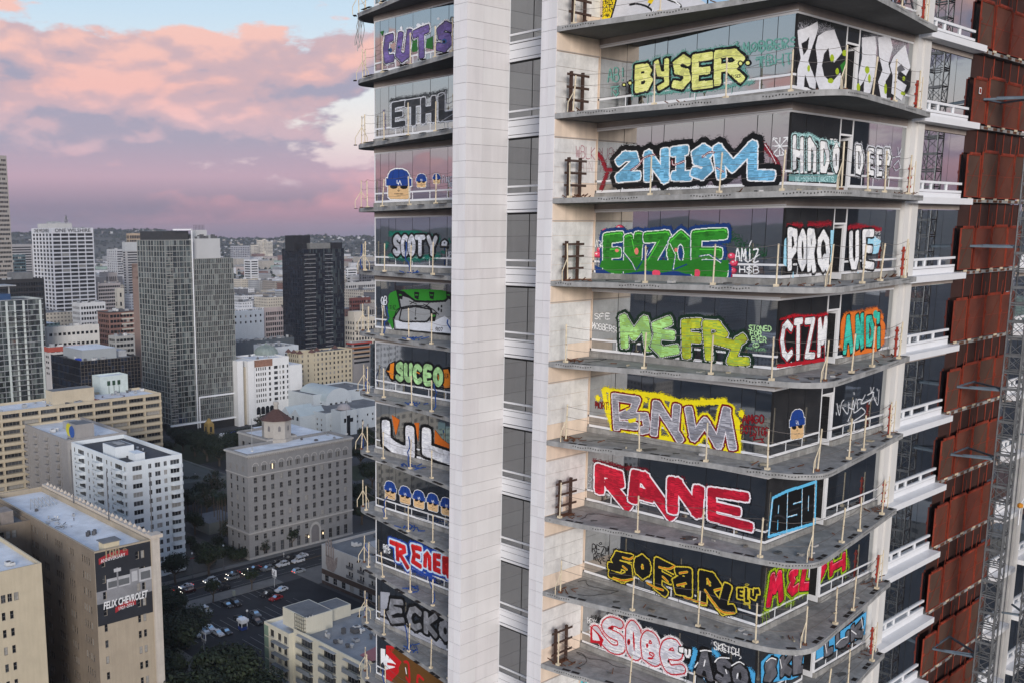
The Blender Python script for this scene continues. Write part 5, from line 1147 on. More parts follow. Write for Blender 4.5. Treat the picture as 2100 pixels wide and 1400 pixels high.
# mural: dark panel, ribbons, grey showroom scene, lettering
m_mural = mat('mural_black', (.022,.024,.030), .7, .2, .3)
pz = lambda px, py: onY(px, py, y0)
ma, mb_ = pz(194, 1131), pz(311, 1098); mz1 = zr-.35; mz0 = pz(199, 1285).z
u1 = B.W-.15
def mural_quad(u0, u1_, z0, z1, m, d, nm):
    wz = [(z0, z1)]
    b = MB(); cx = [r for r in rows if r[1] > z0 and r[0] < z1]
    # leave the window openings free
    wc = [c for c in ([(1.9,2.75),(10.2,11.05),(11.6,12.45)] if B.W > 14 else [(1.6,2.4),(B.W-3.9,B.W-3.1),(B.W-2.6,B.W-1.8)])]
    us = sorted({u0, u1_}|{v for c in wc for v in c if u0 < v < u1_}); zs_ = sorted({z0, z1}|{v for r in cx for v in r if z0 < v < z1})
    for a, c in zip(us, us[1:]):
        for e, f in zip(zs_, zs_[1:]):
            um, zm = (a+c)/2, (e+f)/2
            if any(q[0] < um < q[1] for q in wc) and any(q[0] < zm < q[1] for q in cx): continue
            b.q([(B.x0+a, y0-d, e), (B.x0+c, y0-d, e), (B.x0+c, y0-d, f), (B.x0+a, y0-d, f)], m)
    return b.obj(nm, B.t)
mural_quad(.1, u1, mz0, mz1, m_mural, .012, 'mural_panel')
g1, g2, g3 = mat('mural_grey', (.22,.22,.23), .7, .25, .3), mat('mural_pale', (.42,.42,.43), .7, .2, .5), mat('mural_mid', (.11,.115,.12), .7, .2, .4)
hz = mz1-mz0
mural_quad(.1, u1, mz0+hz*.30, mz0+hz*.47, g1, .016, 'mural_forecourt')
b = MB(); zz = mz0+hz*.47
for (a, c, e, f, m) in ((2.6,8.2,0,2.4,g2),(2.9,8.0,.3,1.7,g3),(8.2,10.4,0,3.4,g1),(10.4,u1,0,3.0,g2),(10.8,u1-.3,.4,2.2,g3),(8.6,10.0,.5,2.8,g2),(5.0,5.4,0,4.6,g1),(4.4,6.1,3.6,4.4,g2)):
    b.q([(B.x0+a, y0-.020-.001*len(b.f), zz+e), (B.x0+min(c,u1), y0-.020-.001*len(b.f), zz+e), (B.x0+min(c,u1), y0-.020-.001*len(b.f), zz+f), (B.x0+a, y0-.020-.001*len(b.f), zz+f)], m)
b.obj('mural_showroom', B.t)
m_rib = mat('ribbon_red', (.32,.025,.03), .7, .15, .5); m_txt = mat('mural_white', (.72,.72,.72), .7, .08); m_gold = mat('mural_gold', (.30,.24,.15), .7, .2)
def ribbon(u0, u1_, z0, hh, nm):
    b = MB(); n = 8
    for i in range(n):
        a, c = u0+(u1_-u0)*i/n, u0+(u1_-u0)*(i+1)/n; za, zc = z0+.5*math.sin(math.pi*i/n)+i*.09, z0+.5*math.sin(math.pi*(i+1)/n)+(i+1)*.09
        b.q([(B.x0+a,y0-.034,za),(B.x0+c,y0-.034,zc),(B.x0+c,y0-.034,zc+hh),(B.x0+a,y0-.034,za+hh)], m_rib)
    return b.obj(nm, B.t)
s_ = B.W/14.0
fit = lambda o, wd: setattr(o, 'scale', (wd/max(v.co.x for v in o.data.vertices), 1, 1))
ribbon(1.0*s_, 8.2*s_, mz0+hz*.835, 1.35, 'mural_ribbon'); ribbon(4.4*s_, 9.6*s_, mz0+hz*.125, 1.2, 'mural_ribbon')
text_on(B.t, '100', B, 'y', 2.2*s_, mz0+hz*.905, 2.6, m_gold, .05, bold=.03); text_on(B.t, 'th', B, 'y', 6.9*s_, mz0+hz*.945, 1.2, m_gold, .05)
o = text_on(B.t, 'ANNIVERSARY', B, 'y', 1.5*s_, mz0+hz*.853, 1.15, m_txt, .05, .78); o.rotation_euler = (math.pi/2, -.06, 0); fit(o, 6.0*s_)
o = text_on(B.t, 'FELIX CHEVROLET', B, 'y', B.W*.11, mz0+hz*.215, 2.3, m_txt, .05, .76, .25, bold=.05); fit(o, B.W*.80); o.rotation_euler = (math.pi/2, -.03, 0)
o = text_on(B.t, '1921-2021', B, 'y', 5.1*s_, mz0+hz*.15, 1.05, m_txt, .05, .85); o.rotation_euler = (math.pi/2, -.07, 0); fit(o, 3.9*s_)
FELIX = B
# back wing of the same block, closing the light court
wx1 = B.x0-.01; C2 = Bldg('office_wing', 'shaded tan brick rear wing closing the light court beside the mural block', (wx1-46, y0+36, wx1, y0+62), zr-1.0, m_tan_shade)
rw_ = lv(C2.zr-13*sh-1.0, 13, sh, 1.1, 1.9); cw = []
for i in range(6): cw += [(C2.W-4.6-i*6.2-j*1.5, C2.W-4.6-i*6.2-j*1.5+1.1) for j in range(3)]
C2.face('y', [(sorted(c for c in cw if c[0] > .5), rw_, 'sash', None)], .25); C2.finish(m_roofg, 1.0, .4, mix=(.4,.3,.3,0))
for u in (36, 39.5): C2.box('plant_room', u, 2, u+3.2, 7, 3.6, mat('rusty_plant', (.24,.21,.19), .8, .25, .6))
for i in range(10):
    q = MB(); q.lathe((C2.x0+8+i*3.6, C2.y1-.8, C2.zr), [(.45,0),(.5,.35),(.25,.8),(.3,1.0),(.05,1.35)], mat('cornice_stone', (.5,.44,.37)), 6); q.obj('finial', C2.t)
# ---------------------------------------------------------------- tan building cut by the left edge
e = atD(85, 1153, 205); m_cream = mat('cream_stucco', (.50,.43,.31), .9, .07, .3, streak=.05)
B = Bldg('apartment_block', 'cream stucco block with a white roof beside the alley', (e.x-40, e.y, e.x, e.y+46), e.z, m_cream)
rows = lv(e.z-13*3.72-.3, 13, 3.72, 1.0, 1.75); W_ = B.W
B.face('y', [([(W_-12.6,W_-11.5),(W_-8.9,W_-8.1),(W_-7.2,W_-6.4)], rows[:-2], 'sash', lambda i, j: i == 0 and j % 2), ([(W_-10.2+i*1.35,W_-9.2+i*1.35) for i in range(4)], rows[-2:-1], 'cross', None)], .25)
B.finish(m_roofw, .9, .35, mix=(.7,.1,.2,0)); B.units(7, .5, 1.5, .8, (W_-14,4,W_-3,24))
# ---------------------------------------------------------------- white balcony apartment tower and its grey wing
m_wapt = mat('white_render', (.70,.74,.76), .8, .05, .3, streak=.03); m_gapt = mat('grey_render', (.30,.285,.275), .85, .08, .3, streak=.04)
c = onY(259, 948, 288); zr = c.z; xr = bis(lambda x: PX(x, 288, zr)[0]-373, c.x, c.x+60); yl = bis(lambda y: PX(c.x, y, zr)[0]-146, 288, 400)
B = Bldg('balcony_apartments', 'white apartment tower with curved balcony slabs and a dark roof', (c.x, 288, xr, yl), zr, m_wapt)
sh = 3.0; nf = int((zr-1.2)//sh); rows = lv(zr-1.1-nf*sh, nf, sh, .8, 1.7); W_, D_ = B.W, B.D
B.face('y', [([(W_*.10,W_*.27),(W_*.38,W_*.44),(W_*.50,W_*.60),(W_*.66,W_*.72),(W_*.78,W_*.95)], rows, 'multi', None)], .2)
B.face('x', [([(D_*.04,D_*.07),(D_*.12,D_*.24),(D_*.30,D_*.33),(D_*.38,D_*.41),(D_*.46,D_*.58),(D_*.64,D_*.67),(D_*.72,D_*.75),(D_*.80,D_*.92),(D_*.95,D_*.98)], rows, 'multi', None)], .2)
B.finish(m_roofd, 1.4, .4, mix=(.35,.45,.2,0), fm=m_framew)
m_teal = glass('teal_glass', (.10,.16,.16), .15)
def balc(Bd, face, u0, u1, z, out_=1.7, m=None):
    """rounded balcony tray with a solid front"""
    n = 6; pts = []
    for i in range(n+1): a = math.pi*i/n; pts.append(((u0+u1)/2-(u1-u0)/2*math.cos(a), out_*min(1, 1.6*math.sin(a))))
    b = MB(); P = [Bd.P(face, u, 0, -d) for u, d in pts]; P = [(p[0], p[1]) for p in P]; b.prism(P, z-.18, z, m or Bd.wall)
    for p, q in zip(P, P[1:]): b.q([(*p,z),(*q,z),(*q,z+.95),(*p,z+.95)], m or Bd.wall)
    return b.obj('balcony', Bd.t)
for (z0, z1) in rows:
    balc(B, 'y', W_*.76, W_*.99, z0-.8)
    for f in (.12, .46, .80): balc(B, 'x', D_*(f-.01), D_*(f+.13), z0-.8)
    balc(B, 'x', D_*.93, D_*1.0, z0-.8, 1.1)
B.box('plant_room', 2.5, D_*.30, 9.5, D_*.52, 4.0, m_wapt, m2=m_roofg); B.box('plant_room', 6, D_*.12, 9.5, D_*.24, 2.6, m_wapt); B.units(10, .8, 2.4, 1.6, (2, 4, B.W-3, D_*.6))
b = MB()
for i in range(9): b.tube((B.x0+5+i*.3, B.y0+D_*.36, B.zf+4.2), (B.x0+5+i*.3, B.y0+D_*.46, B.zf+4.2), .12, m_unit, 5)
b.obj('roof_pipes', B.t, kind='stuff')
yl2 = bis(lambda y: PX(c.x-1.5, y, zr)[0]-44, yl, 480)
G = Bldg('apartment_wing', 'grey apartment wing with recessed dark balconies behind the white tower', (c.x-1.5, yl+.02, c.x+22, yl2), zr+.8, m_gapt); D_ = G.D
rows2 = lv(G.zr-1.2-nf*sh, nf, sh, .5, 1.9); G.face('x', [(sum([[(D_*(.06+i*.235), D_*(.06+i*.235)+2.4), (D_*(.06+i*.235)+3.4, D_*(.06+i*.235)+4.2)] for i in range(4)], []), rows2, 'multi', None)], .9)
G.finish(m_roofw, 1.1, .4, mix=(.8,.15,.05,0))
for (z0, z1) in rows2:
    for i in range(4): G.on('x', D_*(.06+i*.235)-.3, D_*(.06+i*.235)+2.8, z0-.55, z0+.35, .9, m_gapt, 'balcony', .88)
G.box('lift_tower', 4, 1.0, 11, 9, 6.0, m_gapt, m2=m_roofg); G.box('roof_house', 10, D_*.5, 15, D_*.62, 3, m_unit); G.units(8, .8, 2, 1.3)
q = MB(); q.lathe((0,0,0), [(2.4,0),(2.4,.12)], mat('sign_yellow', (.55,.5,.03), .6, .1), 20); o = q.obj('roof_emblem', G.t, label='round yellow and blue painted emblem'); o.rotation_euler = (0, -math.pi/2, 0); o.location = (G.x0+3.98, G.y0+7.2, G.zf+3.4)
q = MB(); q.lathe((0,0,0), [(2.2,0),(2.2,.14)], mat('sign_blue', (.03,.09,.32), .6, .1), 20); o = q.obj('roof_emblem', G.t); o.rotation_euler = (0, -math.pi/2, 0); o.location = (G.x0+3.95, G.y0+4.6, G.zf+3.0)
# ---------------------------------------------------------------- long tan block with banded balconies
m_band2 = mat('tan_band', (.48,.41,.30), .85, .08, .3, streak=.04)
c = onY(150, 826, 372); zr = c.z; x1 = bis(lambda x: PX(x, 372, zr)[0]-330, c.x, c.x+140)
B = Bldg('banded_block', 'long tan block with continuous balcony bands and a pale roof', (c.x-60, 372, x1, 392), zr, m_band2)
sh = 3.15; nf = int((zr-1)//sh); rows = lv(zr-.9-nf*sh, nf, sh, 1.05, 1.75); W_ = B.W; n = 13; pw = W_/n
B.face('y', [([(i*pw+.28, (i+1)*pw-.28) for i in range(n)], rows, 'multi', None)], 1.3)
B.finish(m_roofw, 1.0, .4, mix=(.66,.2,.14,0))
for (z0, z1) in rows[-8:]: B.on('y', .1, W_-.02, z0-1.02, z0-.02, .35, m_band2, 'balcony_band', .34)
u = 60-9; B.box('penthouse', u+3, 6, u+21, 13, 5.6, m_band2, m2=m_roofg); B.units(34, .6, 2.0, 1.4)
q = MB(); q.q([(B.x0+W_-26,374.5,B.zf+.12),(B.x0+W_-9,374.5,B.zf+.12),(B.x0+W_-9,389,B.zf+.12),(B.x0+W_-26,389,B.zf+.12)], mat('helipad_white', (.60,.60,.62), .8, .08)); q.obj('helipad', B.t)
for i in range(4): q = MB(); xx = B.x0+W_-27.2; q.box(xx-.5*i, 374+i*3.5, B.zf+.13, xx+.8-.5*i, 377.3+i*3.5, B.zf+.5, mat('brick_red', (.20,.06,.045), .9, .2)); q.obj('roof_kerb', B.t)
m_line = mat('marking_dark', (.12,.06,.06), .9, .2); q = MB()
for a in range(20):
    if 3 < a < 7: continue
    t0, t1 = a*math.pi/10, (a+1)*math.pi/10; cx_, cy_ = B.x0+W_-17.5, 381.7; q.q([(cx_+5*math.cos(t0),cy_+5*math.sin(t0),B.zf+.13),(cx_+5*math.cos(t1),cy_+5*math.sin(t1),B.zf+.13),(cx_+4.4*math.cos(t1),cy_+4.4*math.sin(t1),B.zf+.13),(cx_+4.4*math.cos(t0),cy_+4.4*math.sin(t0),B.zf+.13)], m_line)
q.obj('helipad_ring', B.t)
# ---------------------------------------------------------------- glass curtain wall towers: pane by pane, joined (each pane only a few pixels)
def curtain(Bd, face, zb, zt, sh, cw, frame, panes, wts, fins=None, slab_m=None, slab_h=.35, tilt=.0, seed=0, finout=.25):
    r = random.Random(seed); Wd = Bd.W if face == 'y' else Bd.D; nx = max(1, round(Wd/cw)); nz = max(1, round((zt-zb)/sh)); dx = Wd/nx; dz = (zt-zb)/nz
    b = MB()
    for i in range(nx):
        colw = r.random()
        for j in range(nz):
            m = r.choices(panes, wts)[0] if r.random() > .35 else panes[int(colw*len(panes))]
            t = r.uniform(-tilt, tilt); u0, u1_ = i*dx+.06, (i+1)*dx-.06; z0, z1 = zb+j*dz+slab_h, zb+(j+1)*dz-.02
            b.q([Bd.P(face,u0,z0,.04+t), Bd.P(face,u1_,z0,.04-t), Bd.P(face,u1_,z1,.04-t), Bd.P(face,u0,z1,.04+t)], m)
    b.obj('glazing', Bd.t, kind='stuff')
    s = MB()
    for j in range(nz+1): z = zb+j*dz; a = Bd.P(face,0,z,-.06); c_ = Bd.P(face,Wd,z,.06); s.box(min(a[0],c_[0]),min(a[1],c_[1]),z-.05,max(a[0],c_[0]),max(a[1],c_[1]),z+slab_h-.02, slab_m or frame)
    s.obj('floor_edges', Bd.t, kind='stuff')
    if fins:
        f = MB()
        for i in range(0, nx+1):
            if fins(i, nx): a = Bd.P(face,i*dx-.08,0,-finout); c_ = Bd.P(face,i*dx+.08,0,.05); f.box(min(a[0],c_[0]),min(a[1],c_[1]),zb,max(a[0],c_[0]),max(a[1],c_[1]),zt, frame)
        f.obj('mullion_fins', Bd.t, kind='stuff')
    Bd.quad(face, 0, Wd, zb, zt, m_dark, .12); Bd.done.add(face)
gA = glass('tower_glass_dark', (.020,.025,.025), .16, .06); gB_ = glass('tower_glass_mid', (.06,.075,.07), .20, .06); gC = glass('tower_glass_pale', (.15,.17,.16), .18, .08); m_fin = mat('aluminium_fin', (.27,.27,.255), .5, .1, .5)
x0, y0, x1, y1, zr = plan(338, 493, 281, None, d=567)
x1 = bis(lambda x: PX(x, y0, zr)[0]-394, x0, x0+80); x2 = bis(lambda x: PX(x, y0, zr)[0]-478, x0, x0+120)
zl = onY(440, 530, y0).z
B = Bldg('glass_apartment_tower', 'tall grey-green glass apartment tower with a white vertical stripe', (x0, y0, x1, y1), zr, m_fin); W_, D_ = B.W, B.D
curtain(B, 'x', 6, zr-.2, 3.1, 1.7, m_fin, [gA,gB_,gC], [5,4,1.2], lambda i, n: i % 2 == 0, seed=1)
curtain(B, 'y', 6, zr-.2, 3.1, 1.5, m_fin, [gA,gB_,gC], [5,3,1.6], lambda i, n: i % 3 != 1, seed=2)
B.finish(m_roofg, 1.2, .3)
B.on('y', W_-.55, W_-.1, 2, zr+6, .6, m_whitem, 'white_stripe', .6); B.on('y', W_*.30, W_+.1, zr+5.4, zr+6.2, .6, m_whitem, 'roof_beam', .8)
B.box('roof_screen', W_*.02, D_*.1, W_*.98, D_*.9, 6.2, mat('dark_louvre', (.045,.045,.048), .7, .2, .5)); 
for j in range(int((zr-12)/3.1)):
    z = 8+j*3.1; B.on('y', .1, W_*.24, z, z+.22, 1.2, mat('balcony_concrete', (.36,.33,.30), .9, .1), 'balcony', 1.2)
B2 = Bldg('glass_tower_annex', 'lower grid-faced wing joined to the white-striped glass tower', (x1+.02, y0+.8, x2, y1-2), zl, m_fin); W_ = B2.W
curtain(B2, 'y', 6, zl-.2, 3.1, 1.35, m_fin, [gA,gB_,gC], [7,2,2.2], lambda i, n: True, slab_h=.28, seed=3, finout=.35)
B2.finish(m_roofg, 1.1, .3, parm=m_fin)
B2.box('plant_house', .5, 4, W_*.78, 18, 12.5, mat('pale_grey_panel', (.46,.46,.46), .7, .05, .2)); z_ = B2.zf+12.5
B2.box('plant_house_top', W_*.28, 8, W_*.55, 14, 5.0, mat('pale_grey_panel', (.46,.46,.46)), z=z_+.01)
for i in range(12): B2.box('roof_unit', W_*(.08+.055*i), 5, W_*(.08+.055*i)+1.4, 7.5, rc.uniform(.8,2.6), rc.choice((m_unit, m_unitd)), z=z_+.01)
for i in range(8): q = MB(); xx = B2.x0+W_*(.28+.035*i); q.tube((xx,B2.y0+10,z_+5),(xx,B2.y0+10,z_+8), .12, m_unitd, 4); q.obj('antenna', B2.t)
fx = B2.x0+1.2; q = MB(); zt_ = onY(440, 812, y0).z; q.box(fx, B2.y0-.9, 2, fx+.6, B2.y0-.2, zt_, m_whitem); q.box(fx, B2.y0-.9, zt_+.001, B2.x1+1.5, B2.y0-.2, zt_+.9, m_whitem); q.obj('white_portal', B2.t)
q = MB(); q.box(x0-1, y0-1.2, 5, x2, y0-.35, 6, m_whitem); q.box(x0-.5, y0+.5, 0, x2, y0+6, 4.99, m_dark); q.obj('podium_canopy', B2.t)
# left glass tower
x0, y0, x1, y1, zr = plan(-60, 618, None, 90, d=600)
y0 = 570; c = onY(88, 612, 570); zr = c.z; x1 = c.x
B = Bldg('balcony_glass_tower', 'green-grey glass residential tower with pale vertical stripes and balconies', (x1-58, 570, x1, 600), zr, m_fin); W_ = B.W
m_pstripe = mat('pale_spandrel', (.52,.56,.54), .5, .06)
curtain(B, 'y', 8, zr-.3, 3.1, 1.6, m_unit, [gA,gB_,gC], [5,4,1], lambda i, n: i % 5 in (0,), seed=4)
B.finish(m_roofd, 1.2, .3, parm=m_pstripe)
for i in range(12):
    u = W_-2.6-i*5.1
    if i % 4 != 1: B.on('y', u, u+(.9 if i % 2 else 1.3), 8, zr-.8, .3, m_pstripe, 'pale_stripe', .3)
for j in range(int((zr-10)/3.1)):
    for (a, c_) in ((W_-22,W_-15),(W_-14.2,W_-8.6),(W_-34,W_-27)): B.on('y', a, c_, 8.2+j*3.1, 8.45+j*3.1, 1.1, m_unitd, 'balcony', 1.1)
B.box('roof_house', W_-40, 4, W_-18, 18, 4.5, mat('roof_blue', (.03,.07,.16), .7, .1)); B.box('roof_canopy', W_-44, 2, W_-15, 20, .6, m_unit, z=B.zf+9)
for u in (W_-40, W_-30, W_-19): B.box('canopy_post', u, 4, u+.6, 4.6, 4.49, m_unit, z=B.zf+4.505)
B.box('podium_band', 0, -1.5, W_, -.2, 8, mat('podium_concrete', (.30,.30,.30), .9, .1), z=0)
# black low glass block
c = atD(165, 741, 470); zr = c.z; x1 = bis(lambda x: PX(x, c.y, zr)[0]-287, c.x, c.x+90); y1 = bis(lambda y: PX(c.x, y, zr)[0]-104, c.y, c.y+120)
B = Bldg('black_glass_block', 'low black glass office block with grey rooftop housing', (c.x, c.y, x1, y1), zr, mat('black_panel', (.02,.02,.022), .5, .2, .3)); W_, D_ = B.W, B.D
gK = glass('black_glass', (.010,.010,.012), .07, .06); gK2 = glass('black_glass_blue', (.014,.020,.034), .08, .06); m_bline = mat('bronze_line', (.10,.085,.07), .6, .2)
curtain(B, 'y', 0, zr, 1.75, 1.75, m_bline, [gK,gK,gK2], [5,3,1], lambda i, n: True, slab_h=.12, seed=5, finout=.07); curtain(B, 'x', 0, zr, 3.5, 2.0, mat('black_panel', (.02,.02,.022)), [gK,gK2], [5,1], None, slab_h=.4, seed=6)
B.finish(m_roofg, .8, .4); B.box('plant_house', W_*.14, D_*.22, W_*.72, D_*.85, 5.0, mat('grey_metal_panel', (.30,.32,.33), .6, .06, .2), m2=m_roofw); B.box('plant_house', W_*.76, D_*.3, W_*.94, D_*.8, 3, m_unit); B.units(14, .8, 2.2, 1.4)
for i in range(2): B.box('blue_tarpaulin', 2.2+i*3.0, D_*.24+i*2, 5.0+i*3.0, D_*.24+i*2+3, 1.1, mat('tarp_blue', (.02,.06,.40), .7, .1))
# small painted kiosk block in front of it
c2 = atD(205, 772, 430); q = Bldg('mural_kiosk', 'small white block painted with palm trees', (c2.x, c2.y, c2.x+13, c2.y+8), c2.z, mat('pale_mint', (.48,.54,.52), .8, .1)); q.finish(m_roofw, .6, .25)
for i in range(3): q.on('y', 3.2+i*2.4, 4.6+i*2.4, c2.z-4.2, c2.z-2.2, .05, mat('painted_palm', (.02,.05,.03), .9, .3), 'painted_palm', .05); q.on('y', 3.8+i*2.4, 4.0+i*2.4, c2.z-8, c2.z-4.2, .05, mat('painted_palm', (.02,.05,.03)), 'painted_palm', .05)
# ---------------------------------------------------------------- white gridded office tower with roof lettering
m_ow = mat('white_precast', (.66,.66,.68), .7, .04, .1)
x0, y0, x1, y1, zr = plan(105.5, 468, 64, 191, d=1150)
B = Bldg('gridded_office_tower', 'white gridded office tower with ONE WILSHIRE lettering under its roof', (x0, y0, x1, y1), zr, m_ow); W_, D_ = B.W, B.D
sh = 4.42; nr = 25; rows = lv(zr-5.4-nr*sh, nr, sh, .75, 2.9)
B.face('y', [(ev(W_, 5, W_/5-1.25, .7), rows, 'multi', None)], .9); B.face('x', [(ev(D_, 6, D_/6-2.2, .9), rows, 'plain', None)], .9)
B.finish(m_roofg, 1.5, .6, mix=(.72,.24,.04,0)); m_letter = mat('dark_lettering', (.02,.02,.022), .7, .1)
o = text_on(B.t, 'ONE WILSHIRE', B, 'y', W_*.07, zr-4.7, 5.6, m_letter, .1, bold=.09); o.scale = (W_*.86/max(v.co.x for v in o.data.vertices), 1, 1)
o = text_on(B.t, 'ONE WILSHIRE', B, 'x', D_*.13, zr-4.7, 5.6, m_letter, .1, bold=.09); o.scale = (D_*.74/max(v.co.x for v in o.data.vertices), 1, 1)
B.box('roof_house', W_*.0+2, D_*.25, W_*.62, D_*.75, 6.5, mat('pale_plant', (.55,.54,.52), .8, .1, .2)); B.box('roof_house', W_*.18, D_*.35, W_*.4, D_*.6, 9.0, m_unit)
q = MB()
for a in range(4):
    for z in range(8):
        s0, s1 = 3.6-z*.38, 3.6-(z+1)*.38; an, an2 = a*math.pi/2+.7, (a+1)*math.pi/2+.7; cx_, cy_ = B.x0+W_*.66, B.y0+D_*.6; z0 = B.zf+z*2.0
        q.tube((cx_+s0*math.cos(an),cy_+s0*math.sin(an),z0),(cx_+s1*math.cos(an),cy_+s1*math.sin(an),z0+2.0), .22, m_unitd, 4); q.tube((cx_+s0*math.cos(an),cy_+s0*math.sin(an),z0),(cx_+s1*math.cos(an2),cy_+s1*math.sin(an2),z0+2.0), .14, m_unitd, 4)
        if (a+z) % 2: q.lathe((cx_+s0*1.25*math.cos(an),cy_+s0*1.25*math.sin(an),z0), [(.6,0),(.7,.5),(.3,1.0)], m_framew, 6)
q.obj('antenna_mast', B.t)
for i in range(14): q = MB(); xx = B.x0+2+W_*.6*rc.random(); q.lathe((xx, B.y0+D_*.26, B.zf+6.5), [(.5,0),(.9,.6),(.3,1.1)], m_framew, 6); q.obj('dish', B.t)
# ---------------------------------------------------------------- black residential tower
x0, y0, x1, y1, zr = plan(622, 512, 579, 705, d=760)
m_blk = mat('black_cladding', (.016,.017,.020), .5, .2, .2); gD = glass('navy_glass', (.008,.010,.017), .045, .06); gE = glass('slate_glass', (.036,.046,.05), .08, .06)
B = Bldg('black_tower', 'black glass residential tower with a planted roof terrace', (x0, y0, x1, y1), zr, m_blk); W_, D_ = B.W, B.D
curtain(B, 'y', 0, zr, 3.25, 1.5, m_blk, [gD,gD,gE], [5,3,2.2], lambda i, n: i % 3 == 0, seed=7, tilt=.01); curtain(B, 'x', 0, zr, 3.25, 1.6, m_blk, [gD,gK2], [4,1], lambda i, n: i % 2 == 0, seed=8, tilt=.01)
B.finish(m_roofd, 1.4, .3)
m_bal = mat('balcony_edge_grey', (.26,.26,.265), .7, .1)
for j in range(int(zr/3.25)):
    B.on('y', W_*.02, W_*.28, .6+j*3.25, 1.0+j*3.25, .8, m_bal, 'balcony', .8); B.on('y', W_*.52, W_*.70, .6+j*3.25, 1.0+j*3.25, .8, m_bal, 'balcony', .8)
    B.on('y', W_*.03, W_*.27, 1.01+j*3.25, 1.95+j*3.25, .78, m_blk, 'balcony_rail', .04)
B.box('lift_house', -9+W_*.16, 8, W_*.32, 20, 12, m_blk); B.box('roof_pergola', W_*.22, 3, W_*.82, 10, 6.0, mat('pergola_grey', (.17,.17,.165), .8, .2)); B.box('corner_screen', W_*.72, 1, W_*.98, 7, 6.2, m_blk); B.box('corner_screen', -.2+.6, 2, W_*.12, D_*.6, 6, m_blk)
# ---------------------------------------------------------------- cream hotel
m_hotel = mat('hotel_cream', (.52,.45,.32), .85, .06, .2, streak=.04)
c = onZ(723, 815, 0); y0 = c.y; xr = c.x; zr = onY(722, 714, y0).z
xl = bis(lambda x: PX(x, y0, zr)[0]-614, xr-90, xr); yl = bis(lambda y: PX(xl, y, zr)[0]-589, y0, y0+90)
B = Bldg('cream_hotel', 'cream hotel slab with a regular grid of windows and red tile gablets', (xl, y0, xr, yl), zr, m_hotel); W_, D_ = B.W, B.D
rows = lv(zr-10*3.35-.4, 10, 3.35, 1.0, 1.8)
B.face('y', [([(W_*.055-.75,W_*.055+.75),(W_*.16-.5,W_*.16+.5),(W_*.275-.3,W_*.275+.3)]+[(W_*(.345+.0765*i)-.75, W_*(.345+.0765*i)+.75) for i in range(9)], rows, 'sash', None)], .3)
B.face('x', [(ev(D_, 5, 1.2, 1), rows[2:], 'sash', None)], .3); B.finish(m_roofg, 1.0, .4, mix=(.55,.25,.2,0)); m_tile = mat('red_tile', (.11,.055,.045), .9, .25, .5)
for (u, v) in ((.5,D_*.95),(.5,D_*.5),(1.0,1.0),(W_*.24,1.0),(W_*.42,6),(W_*.8,8)):
    q = MB(); q.lathe((B.x0+u, B.y0+v, zr), [(2.6,0),(2.4,.3),(.1,2.4)], m_tile, 6); q.obj('tile_gablet', B.t)
B.box('roof_house', W_*.05, 3, W_*.22, 8, 2.6, m_hotel); B.units(8, .6, 1.4, 1.2); B.band('string_course', zr-7.2, zr-6.9, .2, m_hotel, 'xy')
# ---------------------------------------------------------------- white hotel with two blank slabs, dome behind
m_wh = mat('white_stucco', (.74,.735,.72), .85, .05, .2, streak=.04)
c = onZ(523, 868, 0); y0 = c.y; zr = onY(523, 737, y0).z; xl = c.x; xr = bis(lambda x: PX(x, y0, zr)[0]-592, xl, xl+80)
B = Bldg('white_hotel', 'white stucco hotel with arched base and two blank white slab fins', (xl, y0, xr, y0+24), zr, m_wh); W_ = B.W
rows = lv(zr-9*3.3-1.2, 8, 3.3, .9, 1.9)
B.face('y', [([(W_*(.06+.062*i), W_*(.06+.062*i)+.95) for i in range(5)]+[(W_*.42,W_*.48),(W_*.57,W_*.68),(W_*.73,W_*.76),(W_*.81,W_*.87),(W_*.94,W_*.985)], rows[1:], 'sash', None)], .3)
B.finish(m_roofw, 1.0, .35, mix=(.8,.15,.05,0)); z_ = zr-9*3.3-1.2
for i in range(4):
    q = MB(); cx_ = B.x0+W_*(.11+.125*i); pts = [(-1.5,0),(1.5,0),(1.5,3.2)]+[(1.5*math.cos(a), 3.2+1.6*math.sin(a)) for a in [math.pi*k/8 for k in range(1,8)]]+[(-1.5,3.2)]
    q.q([(cx_+u, B.y0-.05, z_-3.2+v) for u, v in pts], g_dark); q.obj('arched_window', B.t)
for (pxa, pxb) in ((486, 498), (508, 521)):
    pa = onY(pxa, 740, y0-1.0); pb = onY(pxb, 740, y0-1.0); q = MB(); q.box(pa.x, y0-1.0, 0, pb.x, y0+12, pa.z, m_wh); q.obj('slab_fin', B.t)
q = MB(); q.box(B.x0-9, B.y0+1.5, 0, B.x0-.01, B.y0+20, zr-4, mat('tan_side', (.40,.35,.27), .9, .1)); q.obj('side_wing', B.t)
B.on('y', W_*.02, W_*.52, zr-4.6, zr-.4, .3, mat('rust_hoarding', (.30,.16,.11), .9, .35, .7, fine=.3), 'hoarding', .25, 'weathered rust brown rooftop hoarding')
q = MB(); q.box(B.x1+.02, B.y0+1, 0, B.x1+11, B.y0+16, zr-6, m_wh); q.obj('stair_block', B.t); B.units(12, .6, 1.6, 1.6)
dm = onY(546, 742, y0+22); D = thing('domed_hall', 'pale hall with a grey-green ribbed dome behind the white hotel', 'building', (dm.x, dm.y, 0)); m_dome = mat('dome_copper', (.22,.26,.24), .7, .2, .3)
q = MB(); q.lathe((dm.x, dm.y, 0), [(9,0),(9,zr-.5),(8.6,zr-.5)], mat('dome_drum', (.52,.55,.57), .8, .06), 20); q.obj('drum', D.t if hasattr(D,'t') else D)
